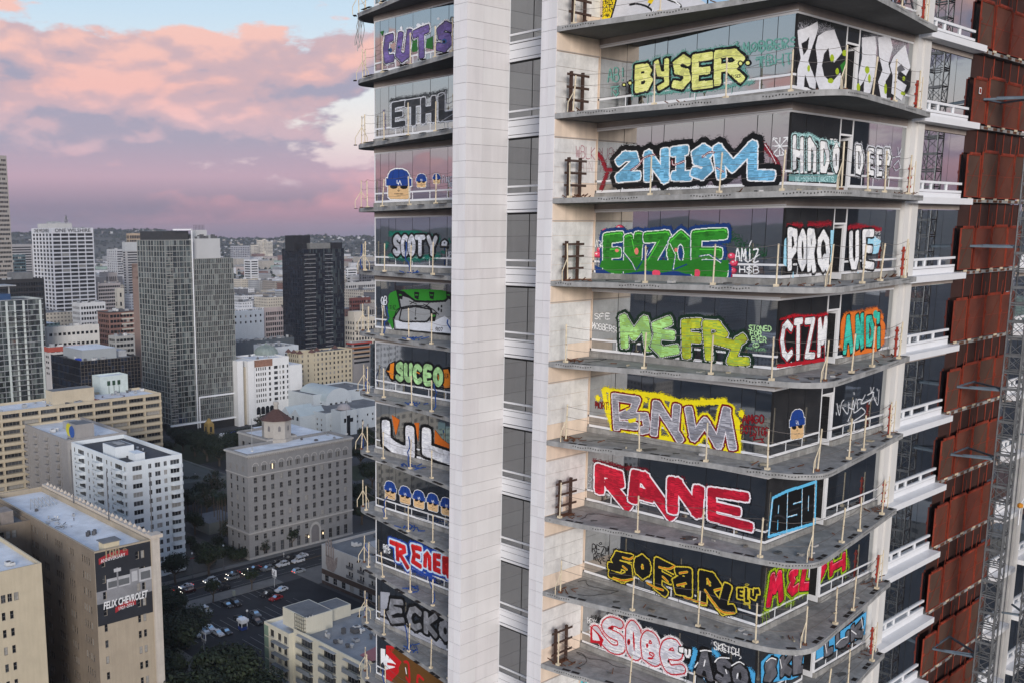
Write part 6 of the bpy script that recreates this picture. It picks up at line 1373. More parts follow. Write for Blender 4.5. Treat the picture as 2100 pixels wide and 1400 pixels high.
q = MB(); q.lathe((dm.x, dm.y, zr-.5), [(7.6,0),(7.6,.8),(7.0,2.6),(5.4,4.3),(3.1,5.4),(.8,5.9),(.7,7),(.1,7.4)], m_dome, 20); q.obj('dome', D, smooth=False)
q = MB()
for a in range(20):
    t0 = 2*math.pi*(a+.0)/20; pr = [(7.65,.5),(7.65,1.3),(7.05,3.1),(5.45,4.8),(3.15,5.9),(.9,6.4)]
    for (r0, z0), (r1, z1) in zip(pr, pr[1:]): q.tube((dm.x+r0*math.cos(t0),dm.y+r0*math.sin(t0),zr-1+z0),(dm.x+r1*math.cos(t0),dm.y+r1*math.sin(t0),zr-1+z1), .16, m_dome, 4)
q.obj('dome_ribs', D)
# ---------------------------------------------------------------- white cultural block: vaults, gables, round windows
m_mus = mat('museum_white', (.52,.56,.58), .8, .05, .2, streak=.03); m_vault = mat('vault_metal', (.42,.48,.49), .5, .08, .2)
c = onZ(655, 888, 0); ym = c.y-6
B = Bldg('white_postmodern_block', 'white postmodern block with square and round windows', (c.x, ym, c.x+52, ym+28), onY(700, 842, ym).z, m_mus); W_ = B.W; z_ = B.zr
def minirows(zt, n, p, h_): return [(zt-(n-i)*p, zt-(n-i)*p+h_) for i in range(n)]
B.face('x', [(ev(B.D, 6, 1.3, 2), minirows(z_-2, 4, 3.0, 1.3), 'plain', None)], .25); B.face('y', [(ev(W_, 12, 1.2, 2), minirows(z_-2, 4, 3.2, 1.4), 'plain', lambda i, j: (i+j) % 3 == 0)], .25); B.finish(m_roofg, .8, .3)
A_ = onZ(583, 850, 0); V = Bldg('vaulted_wing', 'white wing with a pale metal barrel vault roof', (A_.x, ym+24, A_.x+20, ym+52), z_+1.5, m_mus)
V.face('x', [(ev(V.D, 8, 1.1, 2), minirows(V.zr-5, 4, 2.9, 1.1), 'plain', None), (ev(V.D, 4, 2.2, 2), [(V.zr-3.6,V.zr-1.2)], 'cross', None)], .25); V.face('y', [(ev(V.W, 4, 2, 2), [(V.zr-3.6,V.zr-1.2)], 'cross', None)], .25); V.finish(m_roofg, 0)
q = MB(); n = 14
for i in range(n):
    a0, a1 = math.pi*i/n, math.pi*(i+1)/n; xc = (V.x0+V.x1)/2; r = V.W/2
    q.q([(xc-r*math.cos(a0),V.y0,V.zr+r*.75*math.sin(a0)),(xc-r*math.cos(a1),V.y0,V.zr+r*.75*math.sin(a1)),(xc-r*math.cos(a1),V.y1,V.zr+r*.75*math.sin(a1)),(xc-r*math.cos(a0),V.y1,V.zr+r*.75*math.sin(a0))], m_vault)
q.q([(xc-r*math.cos(math.pi*i/n), V.y0+.02, V.zr+r*.75*math.sin(math.pi*i/n)) for i in range(n+1)], m_mus); q.obj('barrel_vault', V.t)
for i, (dx, dy) in enumerate(((-4, 10), (-4, 20))):
    q = MB(); xx, yy = B.x0+dx-4+i*0, B.y0+dy; q.box(xx-3, yy, 0, xx+16, yy+9, z_-2, m_mus); q.q([(xx-3,yy,z_-2),(xx-3,yy+4.5,z_+2),(xx-3,yy+9,z_-2)], m_mus); q.q([(xx-3,yy,z_-2),(xx+16,yy,z_-2),(xx+16,yy+4.5,z_+2),(xx-3,yy+4.5,z_+2)], m_vault); q.q([(xx-3,yy+9,z_-2),(xx-3,yy+4.5,z_+2),(xx+16,yy+4.5,z_+2),(xx+16,yy+9,z_-2)], m_vault)
    q.obj('gabled_bay', V.t)
    for j in range(2):
        q = MB(); q.q([(xx-3.03, yy+2.2+j*4.6-.9*math.cos(a), z_-9+.9*1.3*math.sin(a)) for a in [k*math.pi/6 for k in range(12)]], g_mid); q.obj('round_window', V.t)
        q = MB(); q.q([(xx-3.03,yy+1.4+j*4.4,z_-4.6),(xx-3.03,yy+3.2+j*4.4,z_-4.6),(xx-3.03,yy+3.2+j*4.4,z_-2.4),(xx-3.03,yy+1.4+j*4.4,z_-2.4)], g_mid); q.obj('window', V.t)
T_ = Bldg('stair_drum_block', 'white corner block with a ribbed low dome and black cross-shaped glazing', (B.x0+4, B.y0-9, B.x0+16, B.y0-.02), z_+2, m_mus); T_.finish(m_roofg, .6)
for (a, b_, e, f) in ((4.4,7.0,z_-14,z_-1),(2.4,9.2,z_-5,z_-2.6)): T_.on('y', a, b_, e, f, .06+.01*a, g_dark, 'cross_window', .05)
q = MB(); q.lathe((T_.x0+6, T_.y0+4.5, T_.zr), [(4.2,0),(4.2,.4),(3.6,1.8),(2.2,2.9),(.2,3.3)], mat('dome_brick', (.36,.33,.33), .8, .1), 16); q.obj('low_dome', T_.t)
U_ = Bldg('plain_white_hall', 'plain white windowless hall with a flat grey roof', (B.x0+14, B.y0+30, B.x0+64, B.y0+60), z_+5.5, m_mus); U_.face('y', [([(16,24)], [(z_-4,z_-.5)], 'multi', None)], .3); U_.finish(m_roofg, .8); U_.units(10, .6, 2, 1.0)
# ---------------------------------------------------------------- grey stone bank block with pyramid-roofed turret
m_lime = mat('grey_limestone', (.25,.245,.242), .9, .10, .35, streak=.06, fine=.16)
x0, y0, x1, y1, zr = 184.8, 282.18, 232.4, 296.2, 38.7
B = Bldg('stone_bank_block', 'grey limestone block with arched top storey and white roof', (x0, y0, x1, y1), zr, m_lime); W_, D_ = B.W, B.D
cw = ev(W_, 12, 1.5, 1.4); rows = [(6.7,8.7)]+[(10.5+i*3.45, 12.6+i*3.45) for i in range(6)]
trip = sum([[((a+b)/2-.95,(a+b)/2-.38),((a+b)/2-.28,(a+b)/2+.28),((a+b)/2+.38,(a+b)/2+.95)] for a, b in cw], [])
B.face('y', [([( (a+b)/2-.85,(a+b)/2+.85) for a, b in cw], [(1.0,4.7)], 'cross', lambda i, j: i == 7), (cw, rows, 'cross', lambda i, j: i == 7 and j == 0), (trip, [(31.9,33.9)], 'plain', None)], .35)
cx_ = ev(D_, 3, 1.5, 1.0); trx = sum([[((a+b)/2-.6,(a+b)/2-.06),((a+b)/2+.06,(a+b)/2+.6)] for a, b in cx_], [])
B.face('x', [(cx_, [(1.0,4.7)], 'cross', None), (cx_, rows, 'cross', None), (trx, [(31.9,33.9)], 'plain', None)], .35)
B.finish(m_roofw, 1.0, .5, mix=(.75,.15,.08,.02))
m_lime2 = mat('limestone_trim', (.38,.365,.345), .9, .12, .6, streak=.06)
B.band('cornice', zr-.9, zr-.25, .7, m_lime2); B.band('string_course', 30.4, 30.75, .22, m_lime2); B.band('balustrade_ledge', 9.6, 10.1, .5, m_lime2); B.band('base_course', 0, .9, .15, m_lime2)
for i in range(60): B.on('y', .2+i*W_/60, .2+i*W_/60+.4, zr-1.4, zr-.91, .4, m_lime2, 'dentil', .39)
for (a, b) in cw:   # blind arches over the triple windows
    q = MB(); u = (a+b)/2
    for k in range(8):
        t0, t1 = math.pi*k/8, math.pi*(k+1)/8; q.q([(x0+u+r*math.cos(t), y0-.10, 33.9+r*math.sin(t)) for r, t in ((1.15,t0),(1.45,t0),(1.45,t1),(1.15,t1))], m_lime2)
    q.obj('arch_moulding', B.t)
    for k in range(6): q = MB(); q.box(x0+u-1.3+k*.5, y0-.45, 10.1, x0+u-1.15+k*.5, y0-.30, 10.75, m_lime2); q.obj('baluster', B.t)
for zz in [0.9+i*1.15 for i in range(8)]+[11+i*1.15 for i in range(17)]:    # coursed joints
    B.on('y', 0, W_, zz, zz+.03, .004, m_joint, 'course_joint', .003)
q = MB(); u = sum(cw[7])/2
for k in range(12):
    t0, t1 = math.pi*k/12, math.pi*(k+1)/12; q.q([(x0+u+r*math.cos(t), y0-.25, 5.2+1.3*r*math.sin(t)) for r, t in ((1.9,t0),(2.7,t0),(2.7,t1),(1.9,t1))], m_lime2)
q.box(x0+u-2.7, y0-.25, 0, x0+u-1.9, y0-.01, 5.2, m_lime2); q.box(x0+u+1.9, y0-.25, 0, x0+u+2.7, y0-.01, 5.2, m_lime2); q.obj('entrance_arch', B.t)
q = MB(); q.q([(x0+u-1.9,y0-.03,0),(x0+u+1.9,y0-.03,0),(x0+u+1.9,y0-.03,5.2)]+[(x0+u+1.9*math.cos(math.pi*k/8),y0-.03,5.2+2.4*math.sin(math.pi*k/8)) for k in range(1,8)]+[(x0+u-1.9,y0-.03,5.2)], m_joint); q.obj('entrance_door', B.t)
for s in (-3.4, 3.4): q = MB(); q.lathe((x0+u+s, y0-.5, 3.2), [(.1,0),(.22,.2),(.22,.7),(.1,.85)], g_lit, 6); q.obj('door_lamp', B.t)
# rear wing with higher attic and turret
rx = onY(530, 893, y1+6).x
R2 = Bldg('bank_rear_wing', 'stone rear wing of the bank block with arched attic windows', (rx, y1+.02, rx+13, y1+20), zr+.9, m_lime); R2.face('x', [(ev(R2.D, 4, 2.0, 1), [(zr-5.5,zr-2.6)], 'cross', None)], .4); R2.finish(m_roofw, 1.0, .4); R2.band('cornice', R2.zr-.9, R2.zr-.3, .5, m_lime2)
q = MB(); q.q([(R2.x1,y1+.02,zr-1.02),(x1,y1+.02,zr-1.02),(x1,y1+30,zr-1.02),(R2.x1,y1+30,zr-1.02)], m_roofw); q.box(R2.x1, y1+.03, 0, x1, y1+30, zr-1.05, m_lime); q.obj('rear_roof', B.t)
tx, ty = onY(575, 900, y1+1).x, y1+3.5; TR = thing('roof_turret', 'octagonal stone turret with a brown tiled pyramid roof on the white roof', 'turret', (tx, ty, zr))
q = MB(); q.lathe((tx, ty, zr-1), [(6.2,0),(6.2,1.2),(5.6,1.3),(5.6,7.6),(6.0,7.7),(6.0,8.1)], mat('turret_stone', (.40,.37,.33), .9, .1, .5, streak=.06), 8); q.obj('turret_wall', TR)
q = MB(); q.lathe((tx, ty, zr+7.1), [(6.4,0),(.9,3.9)], mat('brown_tile', (.085,.045,.038), .9, .25, 1.2), 8); q.obj('turret_roof', TR)
q = MB(); q.lathe((tx, ty, zr+10.9), [(.9,0),(.9,1.8),(1.2,1.85),(1.2,2.1),(.9,2.9)], mat('turret_stone', (.40,.37,.33)), 8); q.obj('lantern', TR)
for k in range(8):
    a = math.pi*2*(k+.5)/8; cx_, cy_ = tx+5.25*math.cos(a), ty+5.25*math.sin(a); q = MB(); tx_, ty_ = -math.sin(a), math.cos(a)
    q.q([(cx_+tx_*u, cy_+ty_*u, zr+3.2+v) for u, v in ((-.5,0),(.5,0),(.5,1.4),(.3,1.9),(0,2.1),(-.3,1.9),(-.5,1.4))], m_joint); q.obj('arched_opening', TR)
for (pxx, pyy, hh) in ((517, 925, 12), (711, 890, 14)):
    p_ = onZ(pxx, pyy, zr); q = MB(); q.tube(p_, p_+Vector((0,0,hh)), .12, m_unit, 6); q.lathe(p_+Vector((0,0,0)), [(.5,0),(.5,.5)], m_framew, 6); q.obj('flag_pole', B.t)
B.units(5, .5, 1.4, .8, (30,2,46,12))
# ---------------------------------------------------------------- hand mural block (right, behind the tower's left balconies)
m_mur = mat('pale_grey_stucco', (.38,.375,.37), .85, .08, .25, streak=.05); m_brk = mat('brown_brick', (.075,.052,.042), .9, .2, .6)
hz_ = 19.5; X_ = 190.5; yh = 247.5; 
B = Bldg('mural_apartments', 'grey apartment block with a painted hand and brown brick base', (X_, 196, X_+26, yh), onX(640, 1107, X_).z, m_mur); D_ = B.D; zr = B.zr
rows = [(6.2+i*3.1, 7.9+i*3.1) for i in range(int((zr-6)//3.1))]
B.face('x', [([(14+i*5.6+j*1.3, 14+i*5.6+j*1.3+1.0) for i in range(6) for j in range(2)], rows, 'sash', None), ([(1.5+i*4.4,3.6+i*4.4) for i in range(10)], [(1.2,3.4)], 'cross', None)], .25)
B.finish(m_roofg, .9, .3, mix=(.75,.2,.05,0)); B.on('x', 0, D_, .0, 1.15, .03, m_brk, 'brick_base', .03); B.on('x', 0, D_, 3.45, 5.2, .03, m_brk, 'brick_base', .03)
for (z0, z1) in rows:
    for i in range(6): B.on('x', 13.6+i*5.6, 16.8+i*5.6, z0-.3, z0+.7, .7, m_unitd, 'balcony_rail', .06)
q = MB(); m_hand = mat('hand_paint', (.30,.25,.23), .85, .3, .8, fine=.3)
hx = lambda u, z: (X_-.03, B.y1-u, z)
q.q([hx(u, z) for u, z in ((3.0,5.6),(6.4,5.4),(8.0,7.6),(8.6,11.2),(7.4,10.6),(6.9,9.4),(6.6,10.2),(2.4,10.4),(2.2,7.6))], m_hand)
for (u, w_, zt) in ((2.2,.85,15.2),(3.4,.9,16.6),(4.7,.9,16.2),(5.9,.8,14.2)): q.q([hx(u,10.1),hx(u+w_,10.1),hx(u+w_*.95,zt-.4),hx(u+w_*.5,zt),hx(u+w_*.05,zt-.4)], m_hand)
q.obj('painted_hand', B.t, label='large painted open hand on the end of the wall')
B.units(18, .6, 2.0, 1.4, (3,3,24,D_-3)); B.box('roof_house', 8, D_-18, 14, D_-12, 2.4, m_mur)
# ---------------------------------------------------------------- cream terrace apartments, bottom centre
m_crm = mat('ivory_render', (.62,.585,.47), .85, .05, .25, streak=.04); m_grn = mat('sage_panel', (.20,.28,.21), .8, .1, .3); m_alu = mat('balcony_metal', (.20,.22,.24), .5, .15, .5)
Xa = 138.0; zr = onX(602, 1287, Xa).z
def ua(px, py=1290): return onX(px, py, Xa).y
ya1, ya0 = ua(602), ua(815, 1420)
B = Bldg('terrace_apartments', 'ivory apartment block with steel balconies and a cluttered grey roof', (Xa, ya0, Xa+24, ya1), zr, m_crm); D_ = B.D; sh = 3.1; nf = int(zr//sh); rows = lv(zr-.8-nf*sh, nf, sh, .35, 2.25)
cols = [(D_*.07+i*D_*.235, D_*.07+i*D_*.235+D_*.13) for i in range(4)]
B.face('x', [(cols, rows, 'multi', None)], .5); B.face('y'); B.finish(mat('grey_membrane', (.27,.28,.29), .9, .18, .2, fine=.15), 1.0, .35, mix=(.6,.25,.15,0))
for (z0, z1) in rows:
    for c_ in cols:
        B.on('x', c_[0]-.3, c_[1]+.3, z0-.35, z0-.15, 1.3, m_alu, 'balcony', 1.3); q = MB(); q.box(Xa-1.3, B.y1-c_[1]-.3, z0-.14, Xa-1.26, B.y1-c_[0]+.3, z0+.85, m_alu); q.obj('balcony_rail', B.t)
for c_ in cols: B.on('x', c_[0]-.4, c_[1]+.4, zr-.9, zr-.75, 1.0, m_unit, 'awning', 1.0)
# left end: set-forward stack of glazed balconies
E_ = Bldg('terrace_end_stack', 'ivory end stack with sage panels and wide terraces beside the car park', (Xa-1.5, ya1+.02, Xa+16, ya1+11), zr-1.2, m_crm); De = E_.D; rowe = lv(E_.zr-.6-nf*sh, nf, sh, .35, 2.2)
E_.face('x', [([(.6,1.6),(2.2,4.4),(5.6,7.6),(8.2,10.2)], rowe, 'multi', None)], .5); E_.finish(m_roofw, .9, .3, mix=(.6,.25,.15,0))
for (z0, z1) in rowe: E_.on('x', 4.8, De, z0-.4, z0-.15, 1.4, m_alu, 'balcony', 1.4); E_.on('x', .0, 1.9, z0-.2, z0+2.6, .06, m_grn, 'sage_panel', .05)
B.box('stair_house', 1.0, D_-4.0, 9.5, D_+6, 4.6, m_crm, m2=m_roofg); B.box('stair_house', 11, D_-1, 18, D_+5, 3.2, m_crm, m2=m_roofg); B.box('red_beam', 10.4, D_-1.6, 11, D_+2, .5, mat('red_trim', (.25,.06,.045), .7, .15), z=B.zf+3.21)
B.box('roof_room', 1.2, 6.4, 6.4, 11.0, 3.2, m_crm); q = MB(); z_ = B.zf+3.25; q.q([(Xa-.8,ya0+12.0,z_+.2),(Xa-.8,ya0+5.4,z_+.2),(Xa+8.2,ya0+5.4,z_+1.3),(Xa+8.2,ya0+12.0,z_+1.3)], mat('pink_metal_roof', (.30,.11,.115), .6, .1)); q.q([(Xa-.8,ya0+5.4,z_),(Xa-.8,ya0+12.0,z_),(Xa+8.2,ya0+12.0,z_+1.1),(Xa+8.2,ya0+5.4,z_+1.1)], mat('pink_metal_roof', (.30,.11,.115))); q.obj('canted_roof', B.t, label='sloping dull pink metal roof plate')
B.box('window_black', 6.41, 8.0, 6.43, 9.0, 1.0, m_dark, z=B.zf+1.2)
fr = MB(); zf = B.zf
for a in range(5):
    for z in range(5): fr.tube((Xa+.2, ya1-.3-a*.9, zf), (Xa+.2, ya1-.3-a*.9, zf+5), .05, m_whitem, 4); fr.tube((Xa+.2, ya1-.3, zf+1+z), (Xa+.2, ya1-3.9, zf+1+z), .05, m_whitem, 4); fr.tube((Xa+.2, ya1-3.9, zf+1+z), (Xa+3.2, ya1-3.9, zf+1+z), .05, m_whitem, 4)
for a in range(4): fr.tube((Xa+.2+a, ya1-3.9, zf), (Xa+.2+a, ya1-3.9, zf+5), .05, m_whitem, 4)
fr.obj('screen_frame', B.t)
B.units(26, .6, 1.9, 1.5, (3, D_*.55, 20, D_-6)); B.units(10, .5, 1.1, .9, (4, 4, 22, D_*.5), (m_framew, m_unit))
q = MB(); q.box(Xa-.01, ya0-9, 0, Xa+24, ya0-.02, zr-3.2, m_crm); q.box(Xa-1.4, ya0-9, zr-3.3, Xa+7, ya0-.03, zr-3.0, m_roofw); q.box(Xa+2, ya0-3, zr-3.19, Xa+2.2, ya0-.1, zr, m_grn); q.obj('lower_terrace', B.t)
ALB = 0.72
# ================================================================== street level
m_road = mat('road_asphalt', (.042,.043,.046), .9, .25, .25, fine=.25); m_lot = mat('lot_asphalt', (.034,.035,.039), .9, .3, .12, fine=.25)
m_walk = mat('pavement_concrete', (.20,.195,.185), .9, .18, .3, fine=.15); m_linew = mat('road_paint_white', (.34,.34,.33), .8, .25, 1.5); m_liney = mat('road_paint_yellow', (.24,.15,.04), .8, .25, 1.5)
def sheet(name, x0, y0, x1, y1, z, m, kind='structure'):
    b = MB(); b.q([(x0,y0,z),(x1,y0,z),(x1,y1,z),(x0,y1,z)], m); return b.obj(name, kind=kind)
def block(name, x0, y0, x1, y1, z, m):
    b = MB(); b.box(x0, y0, 0.001, x1, y1, z, m, bot=False); return b.obj(name, kind='structure')
RD = sheet('road', -300, 262, 900, 279.3, .008, m_road); RD2 = sheet('side_street', 104, -200, 122, 261.9, .012, m_road); RD3 = sheet('side_street', 250, 279.4, 268, 900, .012, m_road)
block('pavement', 122.2, 256.2, 181, 261.8, .13, m_walk); block('pavement', 150, 279.5, 249, 282.1, .13, m_walk); block('pavement', 20, 279.5, 149.9, 287.8, .13, m_walk)
block('pavement', 122.2, 150, 127.5, 256.1, .13, m_walk); block('pavement', 100.3, 150, 103.8, 261.8, .13, m_walk); block('pavement', 189, 247.6, 249, 261.8, .13, m_walk)
LOT = sheet('parking_lot', 127.6, 196, 188.8, 256.1, .006, m_lot)
block('pavement', 155, 283, 184.5, 330, .12, mat('courtyard_paving', (.11,.105,.095), .9, .2, .3))
def line(p, q, w_, m, z=.016, nm='lane_marking', par=None):
    p, q = Vector(p), Vector(q); d = (q-p).normalized(); n = Vector((-d.y, d.x))*w_/2; b = MB()
    b.q([(p.x-n.x,p.y-n.y,z),(q.x-n.x,q.y-n.y,z),(q.x+n.x,q.y+n.y,z),(p.x+n.x,p.y+n.y,z)], m); return b.obj(nm, par or RD)
for yy in (269.9, 270.3): line((60,yy),(420,yy), .14, m_liney)
line((60,263.6),(420,263.6), .14, m_linew); line((60,276.6),(420,276.6), .14, m_linew)
for i in range(40):
    for yy in (273.3, 266.8): line((60+i*9,yy),(63.2+i*9,yy), .14, m_linew)
for i in range(18):
    x = 131+i*2.75; line((x,250.6),(x,256), .11, m_linew, .012, 'stall_line', LOT)
    if i < 17 and i % 5 != 4: line((x,232),(x,242.6), .11, m_linew, .012, 'stall_line', LOT); line((x,216),(x,226), .11, m_linew, .012, 'stall_line', LOT)
for i in range(7): line((113+i*.0+.0, 0),(113,0.01), .1, m_liney, .02) if False else None
line((112.8,0),(112.8,250), .14, m_liney, .018, 'lane_marking', RD2)
for i in range(9): line((105.5+i*1.9,255),(105.5+i*1.9,259.5), .5, m_linew, .018, 'crossing_stripe', RD2)
# ---- cars
m_tyre = mat('tyre', (.015,.015,.016), .9, .1); m_rim = mat('rim', (.35,.35,.36), .4, .1, metal=.6); g_car = glass('car_glass', (.012,.014,.017), .12, .02)
m_head = mat('headlight_lit', (1.0,.93,.80), .4, .05, emit=2.2); m_headoff = mat('headlight_off', (.45,.46,.48), .2, .05); m_tail = mat('tail_light_lit', (1.0,.05,.03), .4, .05, emit=1.6); m_tailoff = mat('tail_light', (.22,.012,.012), .4, .05)
def carpaint(n, c): return mat('car_paint_'+n, c, .28, .04, .5, spec=.6)
CP = {'white':carpaint('white',(.66,.67,.69)),'silver':carpaint('silver',(.34,.36,.38)),'black':carpaint('black',(.016,.016,.019)),'grey':carpaint('grey',(.16,.17,.18)),'maroon':carpaint('maroon',(.06,.012,.014)),'red':carpaint('red',(.32,.012,.018))}
def car_meshes(kind):
    """profiles along x (nose at -x), lofted across the width"""
    if kind == 'sedan': L_, Wd, low, roof = 4.75, 1.82, [(-2.37,.45),(-2.3,.72),(-1.2,.92),(-.75,.97),(1.55,1.0),(2.25,.96),(2.37,.6)], [(-.85,.96),(-.1,1.42),(.85,1.45),(1.65,1.0)]
    elif kind == 'suv': L_, Wd, low, roof = 4.8, 1.92, [(-2.4,.5),(-2.33,.95),(-1.25,1.08),(-.95,1.1),(2.1,1.15),(2.38,1.1),(2.4,.6)], [(-1.0,1.08),(-.25,1.68),(1.65,1.72),(2.28,1.12)]
    else: L_, Wd, low, roof = 4.3, 1.86, [(-2.15,.55),(-2.15,1.08),(-.95,1.14),(-.8,1.15),(2.05,1.15),(2.15,1.1),(2.15,.6)], [(-.82,1.12),(-.62,1.82),(2.02,1.84),(2.12,1.12)]
    return L_, Wd, low, roof
CARM = {}
def car_part(kind, part, m):
    key = (kind, part, m.name)
    if key in CARM: return CARM[key]
    L_, Wd, low, roof = car_meshes(kind); h = Wd/2; b = MB(); zb = .26
    if part == 'body':
        prof = [(low[0][0]+.05, zb)]+low+[(low[-1][0]-.04, zb)]
        for s in (-1, 1): b.q([(x, s*(h-(.05 if z > .85 else 0)), z) for x, z in (prof if s < 0 else prof[::-1])], m)
        for (x0, z0), (x1, z1) in zip(prof, prof[1:]): b.q([(x0,-(h-(.05 if z0 > .85 else 0)),z0),(x0,(h-(.05 if z0 > .85 else 0)),z0),(x1,(h-(.05 if z1 > .85 else 0)),z1),(x1,-(h-(.05 if z1 > .85 else 0)),z1)], m)
        b.q([(prof[0][0],-h,zb),(prof[-1][0],-h,zb),(prof[-1][0],h,zb),(prof[0][0],h,zb)], m)
        # roof skin and pillars
        r1, r2 = roof[1], roof[2]; t = h-.22
        b.q([(r1[0]+.03,-t,r1[1]+.02),(r2[0]-.03,-t,r2[1]+.02),(r2[0]-.03,t,r2[1]+.02),(r1[0]+.03,t,r1[1]+.02)], m)
        for s in (-1, 1):
            for (p, q) in ((roof[0],roof[1]),(roof[3],roof[2])): b.bar((p[0],s*(h-.08),p[1]),(q[0],s*t,q[1]+.01), .07, .07, m)
            b.bar((r1[0],s*t,r1[1]+.01),(r2[0],s*t,r2[1]+.01), .07, .05, m); mx = (r1[0]+r2[0])/2+.05; b.bar((mx,s*(h-.07),1.0),(mx,s*(t+.005),r1[1]), .09, .05, m)
    elif part == 'windows':
        t = h-.225; hb = h-.075
        for s in (-1, 1): b.q([(roof[0][0],s*hb,roof[0][1]),(roof[1][0],s*t,roof[1][1]),(roof[2][0],s*t,roof[2][1]),(roof[3][0],s*hb,roof[3][1])][::s], m)
    elif part == 'windscreen': t = h-.225; hb = h-.075; b.q([(roof[0][0]-.005,-hb,roof[0][1]),(roof[0][0]-.005,hb,roof[0][1]),(roof[1][0]-.005,t,roof[1][1]),(roof[1][0]-.005,-t,roof[1][1])], m)
    elif part == 'rear_window': t = h-.225; hb = h-.075; b.q([(roof[3][0]+.005,hb,roof[3][1]),(roof[3][0]+.005,-hb,roof[3][1]),(roof[2][0]+.005,-t,roof[2][1]),(roof[2][0]+.005,t,roof[2][1])], m)
    elif part == 'wheel':
        b.tube((0,-.11,0),(0,.11,0), .33, m_tyre, 14); b.tube((0,-.118,0),(0,.118,0), .20, m_rim, 10)
    elif part == 'light': b.box(-.03,-.2,-.08,.03,.2,.08, m)
    CARM[key] = b.mesh(part); return CARM[key]
def car(px, py, color, kind, ang, label, lit=False, brake=False, group=None, z=.02, raw=None):
    g_ = onZ(px, py, .75) if raw is None else Vector((*raw, 0)); t = thing('car', label, 'car', (g_.x, g_.y, z), group); t.rotation_euler = (0, 0, ang); L_, Wd, low, roof = car_meshes(kind); m = CP[color]
    P = lambda nm, part, mm, loc=(0,0,0): ob(nm, car_part(kind, part, mm), t, loc, local=True)
    P('body','body',m); P('side_windows','windows',g_car); P('windscreen','windscreen',g_car); P('rear_window','rear_window',g_car)
    for sx in (-1.42, 1.42):
        for sy in (-1, 1): P('wheel','wheel',m_tyre,(sx, sy*(Wd/2-.09), .33))
    for sy in (-1, 1): P('headlight','light',m_head if lit else m_headoff,(low[0][0]+.03, sy*(Wd/2-.3), .70)); P('tail_light','light',m_tail if (brake or lit) else m_tailoff,(low[-1][0]-.0, sy*(Wd/2-.3), .82))
    return t
zc = lambda a, b: (330+a/6.364, 1080+b/6.364)
RC = [(330,765,'white','sedan','white saloon car at the kerb under the round street tree',1),(355,825,'maroon','suv','dark maroon SUV with lit lights beside the white saloon at the round tree',1),(75,845,'black','sedan','black saloon car with lit lamps behind the dark tree at the junction',1),(70,905,'silver','sedan','silver saloon half hidden by the dark tree at the junction',1),
 (645,690,'white','suv','white SUV waiting in the kerb lane before the forked tree',1),(690,725,'silver','sedan','silver saloon alongside the white SUV before the forked tree',0),(940,600,'black','sedan','black saloon at the kerb opposite the pavement utility box',1),(930,650,'grey','suv','grey SUV with red brake lights in the second lane',1),
 (1150,590,'black','suv','black SUV with bright headlights in the second lane',1),(1220,530,'maroon','sedan','dark maroon saloon at the kerb by the stone bank corner',1),(1390,535,'grey','suv','grey SUV below the first windows of the stone bank',0),(1500,455,'black','sedan','black saloon at the kerb below the stone bank',0),
 (1590,480,'white','suv','white SUV passing the stone bank',0),(1680,405,'black','suv','black SUV parked near the bank entrance tree',0),(1840,365,'white','sedan','white saloon at the kerb by the bank entrance',0),(1790,430,'white','suv','white SUV in the second lane by the bank entrance',0)]
for (a, b_, col, kd, lab, lit) in RC: car(*zc(a, b_), col, kd, 0.0, lab, bool(lit), False, 'cars queuing on the street')
car(*zc(1800,565), 'silver', 'suv', math.pi, 'silver SUV driving away with a red tail light', False, True, 'cars queuing on the street')
car(*zc(812,785), 'black', 'suv', math.pi, 'black SUV in the near lane beside the planted verge', False, False, 'cars queuing on the street')
for (a, b_, col, kd, an, lab) in [(1385,870,'black','suv',.12,'black SUV in the car park driveway beside the white saloon'),(1570,805,'white','sedan',.12,'white saloon by the car park sign'),(1500,915,'red','sedan',.12,'bright red car in the car park'),
   (870,1005,'black','sedan',1.57,'black saloon parked nose out by the pavement strip'),(975,985,'black','suv',1.57,'black SUV parked next to the black saloon by the pavement strip'),(590,1080,'white','jeep',1.57,'boxy white off-roader parked by the pavement strip'),
   (1235,1120,'grey','sedan',1.45,'grey car half hidden by the ivory terraces'),(1250,1220,'black','suv',1.45,'black SUV half hidden by the ivory terraces'),(1030,1185,'black','sedan',1.57,'black saloon behind the attendant kiosk'),
   (640,1310,'white','sedan',1.57,'white saloon, middle one of the three white cars'),(555,1345,'white','suv',1.57,'white SUV nearest the dark tree in the car park'),(745,1372,'white','sedan',1.57,'white saloon next to a black car in the car park'),(850,1352,'black','sedan',1.57,'black saloon at the end of the white cars'),(462,1385,'silver','sedan',1.57,'silver car under the edge of the dark tree')]:
    car(*zc(a, b_), col, kd, an, lab, False, False, 'cars in the car park')
# ---- kiosk, signs, lamp posts, utility box, pedestrian
k_ = onZ(330+1070/6.364, 1080+1330/6.364, 0); K = thing('attendant_kiosk', 'white and blue attendant kiosk in the car park', 'kiosk', k_)
b = MB(); b.box(k_.x-1, k_.y-1, 0, k_.x+1, k_.y+1, .95, mat('kiosk_blue', (.03,.07,.30), .6, .1)); b.box(k_.x-1, k_.y-1, 2.0, k_.x+1, k_.y+1, 2.5, m_whitem); b.box(k_.x-1.3, k_.y-1.3, 2.5, k_.x+1.3, k_.y+1.3, 3.3, m_whitem)
for sx in (-1, 1):
    for sy in (-1, 1): b.box(k_.x+sx*.92-.08, k_.y+sy*.92-.08, .95, k_.x+sx*.92+.08, k_.y+sy*.92+.08, 2.0, m_whitem)
b.obj('kiosk_body', K); b = MB(); b.box(k_.x-.9, k_.y-.9, .96, k_.x+.9, k_.y+.9, 1.99, g_mid); b.obj('kiosk_glazing', K)
